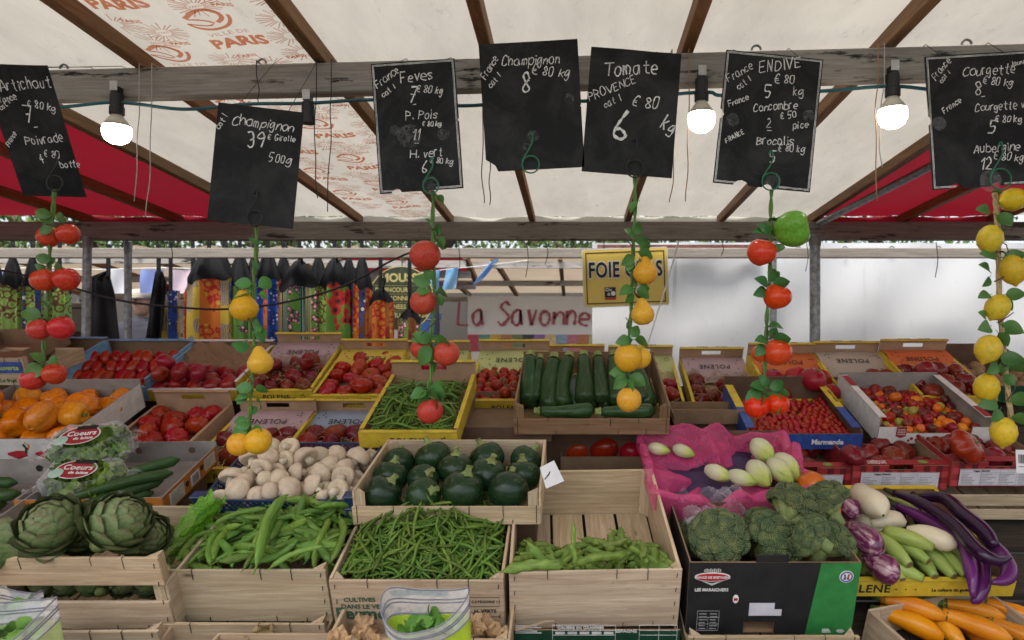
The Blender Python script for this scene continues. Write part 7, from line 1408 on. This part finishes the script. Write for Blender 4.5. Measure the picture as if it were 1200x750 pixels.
def cloth_bag(px, ytop, ybl, ybot, wpx, label, prints, Y=4.0, strap=288, seed=0, black=True):
    k = Y / F; p = at(px, ybl, Y); e = empty('cloth_bag', p, label, 'cloth bag', 'cloth bags hanging from the rear rail'); g = random.Random(seed); ybl -= 9 if black else 0; p = at(px, ybl, Y); e.location = p; W_ = wpx * k / 2; zt = (ybl - ytop) * k; zb = (ybot - ybl) * k; ph = g.uniform(0, 6); nf = g.randint(4, 6)
    def surf(u, z, t): 
        a = 2 * math.pi * u; pr = .16 + .84 * min(1, t) ** .72 if t < 1 else 1.0 + .06 * (t - 1); fold = 1 + (.42 * math.cos(nf * a + ph) + .18 * math.cos(2 * nf * a + 1)) * min(1, .5 + t * .5)
        return Vector((W_ * pr * math.cos(a) * (1 + .08 * math.cos(3 * a + ph)), W_ * .55 * pr * math.sin(a) * fold + .0, z + .014 * math.sin(nf * a + ph) * t + (.035 * math.cos(nf * .5 * a + ph) if t > .8 else 0) * min(1, (t - .8) * 2)))
    if black: MB().grid(lambda u, v: surf(u, zt * (1 - v), v), 48, 10, closed_u=True).obj('black_top', strap_m, e, smooth=True)
    else: zt = 0
    prints = list(prints) + [prints[0], prints[-1]][:2] if len(prints) < 4 else prints; n = len(prints); edges = [0] + [(i + 1) / n + (g.uniform(-.25, .25) / n if i < n - 1 else 0) for i in range(n)]
    for i, pm in enumerate(prints):
        u0, u1 = .5 + .5 * edges[i], .5 + .5 * edges[i + 1]
        MB().grid(lambda u, v: surf(u0 + (u1 - u0) * u, -.001 - zb * v, 1 + v), 12, 12).obj('printed_side', PRN[pm], e, smooth=True)
    MB().grid(lambda u, v: surf(.5 * u, -.001 - zb * v, 1 + v), 24, 12).obj('printed_back', PRN[prints[0]], e, smooth=True)
    zs = (ybl - strap) * k; MB().box(-.012, .012, -.003, .003, zt - .03, zs + .035).obj('strap', strap_m, e, bevel=.001)
    if g.random() < .6: MB().tube([(.02, -.02, zt - .02), (.035, -.03, zt + .05), (.028, -.03, zt + .085)], .006, 6).obj('handle', strap_m, e, smooth=True)
cloth_bag(245, 292, 338, 424, 50, 'bag with blue, yellow striped and orange print, leftmost under a black top', (0, 0, 2, 0), seed=1)
cloth_bag(281, 297, 341, 424, 30, 'bag with small red and white flowers behind the hanging pear', (6, 5, 6), seed=2, Y=4.06)
cloth_bag(314, 292, 339, 424, 30, 'bag with bright blue ringed print', (1, 1, 2), seed=3, Y=4.0)
cloth_bag(351, 305, 347, 424, 46, 'bag with teal and yellow chequered print', (3, 3, 6), seed=4, Y=3.98)
cloth_bag(392, 303, 345, 424, 38, 'bag with red flowers and green dotted print', (4, 5, 4), seed=5, Y=4.0)
cloth_bag(424, 300, 346, 424, 24, 'narrow bag with navy and white flower print', (8, 2), seed=6, Y=4.03)
cloth_bag(446, 338, 364, 424, 32, 'bag with fiery orange and yellow print, right before the round sign', (7, 7, 2), seed=7, Y=4.05)
cloth_bag(480, 362, 384, 424, 26, 'bag in pink and orange print hanging low by the hand truck', (7, 6), seed=8, Y=4.05)
cloth_bag(15, 300, 345, 400, 26, 'bag with green leafy print at the far left edge', (5, 5), seed=9, Y=4.0)
cloth_bag(38, 300, 345, 400, 22, 'bag with green print left of the first steel post', (5, 8), seed=10, Y=4.0)
cloth_bag(70, 318, 350, 400, 24, 'bag with green and brown print behind the hanging apples', (5, 5), seed=11, Y=4.1)
cloth_bag(-8, 296, 345, 400, 24, 'bag with blue print cut off by the left edge', (1, 5), seed=12, Y=4.05)
cloth_bag(200, 345, 352, 424, 22, 'bag with blue dots and yellow print beside the second apron', (1, 0), seed=13, Y=4.1, strap=290)
for q, (px, yt, yb, w, lab, pr) in enumerate(((263, 300, 345, 26, 'bag with red dots and blue print between the yellow and the flowered bag', (4, 1, 0)), (298, 298, 344, 24, 'bag with white flecked pink print behind the pear garland', (6, 8)), (332, 300, 346, 26, 'bag with navy ringed print between the blue and the chequered bag', (8, 1, 2)), (373, 300, 346, 26, 'bag with teal squares beside the red flowered bag', (3, 6)), (409, 302, 348, 24, 'bag with yellow and green print left of the narrow navy bag', (0, 5, 4)), (226, 330, 352, 20, 'small bag with orange print left of the yellow striped bag', (2, 7)))):
    cloth_bag(px, yt, yb, 424, w, lab, pr, seed=30 + q, Y=4.09)
def apron(pts, label, strap_px, Y=4.0):
    cx = sum(p[0] for p in pts) / len(pts); p0 = at(cx, 350, Y); e = empty('black_apron', p0, label, 'apron'); P = None
    m = MB(); ys = sorted({p[1] for p in pts}); top = min(ys); bot = max(ys); Lf = [p for p in pts if p[2] == 'l']; Rt = [p for p in pts if p[2] == 'r']
    def fn(u, v):
        y = top + (bot - top) * v; xl = np.interp(y, [p[1] for p in Lf], [p[0] for p in Lf]); xr = np.interp(y, [p[1] for p in Rt], [p[0] for p in Rt]); q = at(xl + (xr - xl) * u, y, Y) - p0; q.y += .02 * math.sin(u * 9 + v * 2) * (.3 + v) + .008 * math.sin(u * 23); return q
    o = m.grid(fn, 24, 20).obj('cloth', strap_m, e, smooth=True); mod = o.modifiers.new('thickness', 'SOLIDIFY'); mod.thickness = .003
    a, b = at(strap_px, 286, Y - .01) - p0, at(strap_px, top + 6, Y - .01) - p0; MB().bar(a, b, .026, .004, (0, 1, 0)).obj('strap', strap_m, e)
apron([(122, 318, 'l'), (101, 326, 'l'), (96, 400, 'l'), (128, 318, 'r'), (136, 345, 'r'), (145, 400, 'r')], 'wide black apron hanging between the two left steel posts', 127)
apron([(182, 318, 'l'), (173, 360, 'l'), (170, 396, 'l'), (190, 318, 'r'), (195, 330, 'r'), (192, 396, 'r')], 'narrow black apron hanging right of the second steel post', 186)

# ---- loose things at the front: zip bags, cards, plastic stick
zipf = film('zip_film', (.86, .87, .90), .30, .12, .5, 30); zipl = flat('zip_line', (.13, .13, .17), .5); limef = film('lime_film', (.36, .55, .02), .86, .25, .4, 30)
def zip_bag(M, w, d, h, label, band=.4, fill_='lime'):
    e = empty('zip_bag', M, label, 'plastic bag', 'zip bags of greens at the front'); 
    def rim(u, v):
        a = 2 * math.pi * u; x = w * math.copysign(abs(math.cos(a)) ** .75, math.cos(a)); y = d * (.35 + .65 * v) * math.copysign(abs(math.sin(a)) ** .8, math.sin(a)); z = h * v + .018 * math.cos(2 * a + .6) * v + .012 * math.sin(a) * v; return Vector((x * (.9 + .1 * v), y, z))
    MB().grid(lambda u, v: rim(u, (1 - band) * v), 56, 8, closed_u=True).obj('bag_body', limef if fill_ == 'lime' else film('leafy_film', (.45, .6, .25), .45, .2, .5, 30), e, smooth=True)
    MB().grid(lambda u, v: rim(u, 1 - band + band * v), 56, 8, closed_u=True).obj('bag_band', zipf, e, smooth=True); m = MB()
    for v in (1 - band * .95, 1 - band * .55, 1 - band * .42, 1 - band * .05): m.tube([rim(u, v) * 1.003 for u in np.linspace(0, 1, 57)], .0014, 5, cap=False)
    m.obj('zip_lines', zipl, e, smooth=True)
    g = random.Random(int(w * 1000)); m = MB()
    for k in range(34):
        a = g.uniform(0, 6.28); r = math.sqrt(g.random()) * .78; lf = g.uniform(.02, .035); m.add(LEAF.v, LEAF.f, T((w * r * math.cos(a), d * r * math.sin(a) * .8, h * (.45 + .22 * g.random()))) @ Euler((g.gauss(0, .6), g.gauss(-.3, .5), g.uniform(0, 6))).to_matrix().to_4x4() @ scl(lf, lf * 1.3, lf))
    m.obj('herb_leaves', veg('basil', ((.3, (.05, .14, .02)), (.7, (.13, .28, .05))), 12, .4, bmp=.2), e, smooth=True); return e
p = at(508, 742, 1.26); e = zip_bag(T(p + Vector((0, 0, -.05))) @ Euler((R(12), R(-5), R(4))).to_matrix().to_4x4(), .083, .045, .125, 'open zip bag with grey striped band and lime lower half, in front of the beans')
p = at(24, 760, 1.22); zip_bag(T(p + Vector((0, 0, -.045))) @ Euler((R(14), R(-8), R(10))).to_matrix().to_4x4(), .088, .055, .12, 'open zip bag of basil leaves in the bottom left corner', .35, 'leaf')
p = at(22, 712, 1.36); zip_bag(T(p + Vector((0, 0, -.05))) @ Euler((R(10), R(-3), R(0))).to_matrix().to_4x4(), .06, .03, .075, 'second zip bag behind the basil at the left edge', .5, 'leaf')
e = empty('front_shelf', (0, 1.22, 0), 'low plank shelf standing before the front crates, under the zip bags', 'shelf'); MB().box(-1.75, 1.75, -.12, .115, .905, .93).obj('board', PALE['x'], e, bevel=.002)
for x in (-1.6, 0, 1.6): MB().box(x - .025, x + .025, -.1, .1, 0, .904).obj('leg', PALE['z'], e)
card = flat('white_card', (.72, .71, .72), .6, wear=.04)
e = empty('price_card', T(at(646, 556, 1.62)) @ Euler((R(-12), R(-22), R(-8))).to_matrix().to_4x4(), 'blank white card with a slit stuck by the round courgette crate', 'card'); MB().prism([(-.024, -.028), (.026, -.026), (.018, .03), (-.022, .026)], -.0006, .0006).obj('card', card, e); m = MB(); ribbon(m, [Vector((-.02, 0, -.006)), Vector((-.006, 0, .002)), Vector((0, 0, .008))], .003, -.0009); m.obj('pen_mark', inkb, e)
e = empty('label_tag', T(at(1204, 541, 1.7)) @ Euler((R(-6), R(2), 0)).to_matrix().to_4x4(), 'white barcode tag hanging at the right edge', 'tag'); MB().box(-.03, .03, -.0006, .0006, -.03, .03).obj('card', card, e, bevel=.0002)
m = MB(); x = -.024
while x < -.008: wd = rnd.choice((.0006, .0012, .0018)); m.box(x, x + wd, -.0012, -.0008, -.005, .018); x += wd + rnd.choice((.0008, .0014))
m.box(-.024, .02, -.0012, -.0008, -.014, -.0125); m.obj('barcode', inkb, e); text_obj('tag_text', 'FRANCE', .008, inkb, e, T((.012, -.0012, .004)) @ FACE)
MB().tube([(0, 0, .03), (.0, .002, .075)], .0008, 5).obj('string', st_b, e)
e = MB().prism([(-.045, 0), (-.041, -.003), (.03, .018), (.045, .019), (.044, .0215), (.025, .0215)], -.001, .001, 'xz').obj('wood_sliver', PALE['x']); e.location = at(626, 738, 1.485); tag(e, 'thin wooden splinter lying before the broad bean crate', 'splinter')
# stickers on the orange carton's right side
c = CR['cucumber']; w = c.W / 2
m = MB(); SM = lambda y0, y1, z0, z1: (w + .0005, w + .0016, y0, y1, z0, z1)
for y0, y1, z0, z1 in ((.03, .11, .006, .05), (.24, .31, .012, .052)): MB().box(*SM(y0, y1, z0, z1)).obj('side_label', flat('cream_label', (.56, .54, .44), .6, wear=.08), c.e)
MB().box(*SM(.15, .205, .008, .044)).obj('barcode_label', flat('label_paper', (.62, .60, .66), .6, wear=.06), c.e); y = .16
while y < .197: wd = rnd.choice((.001, .002, .003)); m.box(w + .0018, w + .0024, y, y + wd, .012, .038); y += wd + rnd.choice((.0012, .002))
for r_ in range(6): m.box(w + .0018, w + .0024, .036, .036 + rnd.uniform(.04, .068), .012 + r_ * .006, .0135 + r_ * .006); m.box(w + .0018, w + .0024, .246, .246 + rnd.uniform(.03, .058), .018 + r_ * .0055, .0193 + r_ * .0055)
m.obj('label_print', flat('grey_ink', (.16, .16, .18), .7), c.e)
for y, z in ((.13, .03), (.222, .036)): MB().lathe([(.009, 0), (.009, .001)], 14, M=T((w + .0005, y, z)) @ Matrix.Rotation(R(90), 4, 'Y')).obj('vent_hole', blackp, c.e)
MB().lathe([(.014, 0), (.014, .001)], 18, M=T((.15, -.0045, .032)) @ Matrix.Rotation(R(90), 4, 'X') @ scl(1.4, .7, 1)).obj('green_sticker', dgreenp, c.e)
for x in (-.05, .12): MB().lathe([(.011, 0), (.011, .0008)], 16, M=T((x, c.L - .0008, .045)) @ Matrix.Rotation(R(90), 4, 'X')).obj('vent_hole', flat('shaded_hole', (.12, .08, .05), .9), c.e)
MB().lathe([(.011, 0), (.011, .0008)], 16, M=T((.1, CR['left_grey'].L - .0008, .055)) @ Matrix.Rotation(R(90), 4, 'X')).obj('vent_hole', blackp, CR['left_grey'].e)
# trestle at the front that carries the front stacks and zip bags

# ================================================================ printed and attached pieces belong to the part they sit on
UNDER = {'wooden_crate': (('front_board', 'staples printed_text printed_field printed_rules blue_label'),),
  'carton': (('front_panel', 'printed_text printed_motif printed_table printed_chillies printed_stalks printed_tomatoes red_tag yellow_corner brown_badge dark_check light_check paper_label label_print green_sticker front_tab green_end emblem_border emblem crown round_badge badge_ring badge_half small_print fruit_sticker fruit_sticker_mark'), ('side_panel', 'side_label barcode_label yellow_flap blue_flap white_flap red_flap_print'), ('back_panel', 'vent_hole'), ('top_flap', 'flap_text leaf_print'), ('paper_sheet', 'sheet_text sheet_motif'), ('back_panel', 'rim_text'), ('side_panel', 'flap_text')),
  'price_board': (('slate', 'chalk_writing chalk_border chalk_smudge hanging_wire'),), 'shop_sign': (('plate', 'border edge lettering_outline lettering black_logo logo_strip logo_text logo_bird round_logo round_logo_centre round_logo_band hanging_wire'),),
  'round_sign': (('disc', 'rim lettering rule hanging_wire'),), 'shop_banner': (('sheet', 'swatch lettering'),), 'light_bulb': (('socket', 'clip'),), 'tree': (('trunk', 'limbs'),), 'person': (('head', 'cap'),), 'zip_bag': (('bag_band', 'zip_lines'),),
  'lettuce_bag': (('paper_label', 'label_edge label_text mint_badge black_tab'), ('film', 'film_end')), 'market_canopy': (('canopy_panel', 'printed_rays printed_emblem printed_word canopy_hem'),), 'cloth_bag': (('black_top', 'strap handle'),), 'label_tag': (('card', 'barcode tag_text string'),), 'fruit_garland': (('vine', 'leaves twigs'),)}
UNDER['fibre_crate'] = UNDER['carton']
stem_ = lambda o: o.name.split('.')[0]
for t in [o for o in COL.objects if o.parent is None and o.type == 'EMPTY']:
    kids = list(t.children)
    for part, names in UNDER.get(stem_(t), ()):
        host = [k for k in kids if stem_(k) == part]
        if not host: continue
        h = host[3] if stem_(t) == 'market_canopy' else host[-1] if part == 'side_panel' else host[0]
        for k in kids:
            if k.parent == t and stem_(k) in names.split(): k.parent = h
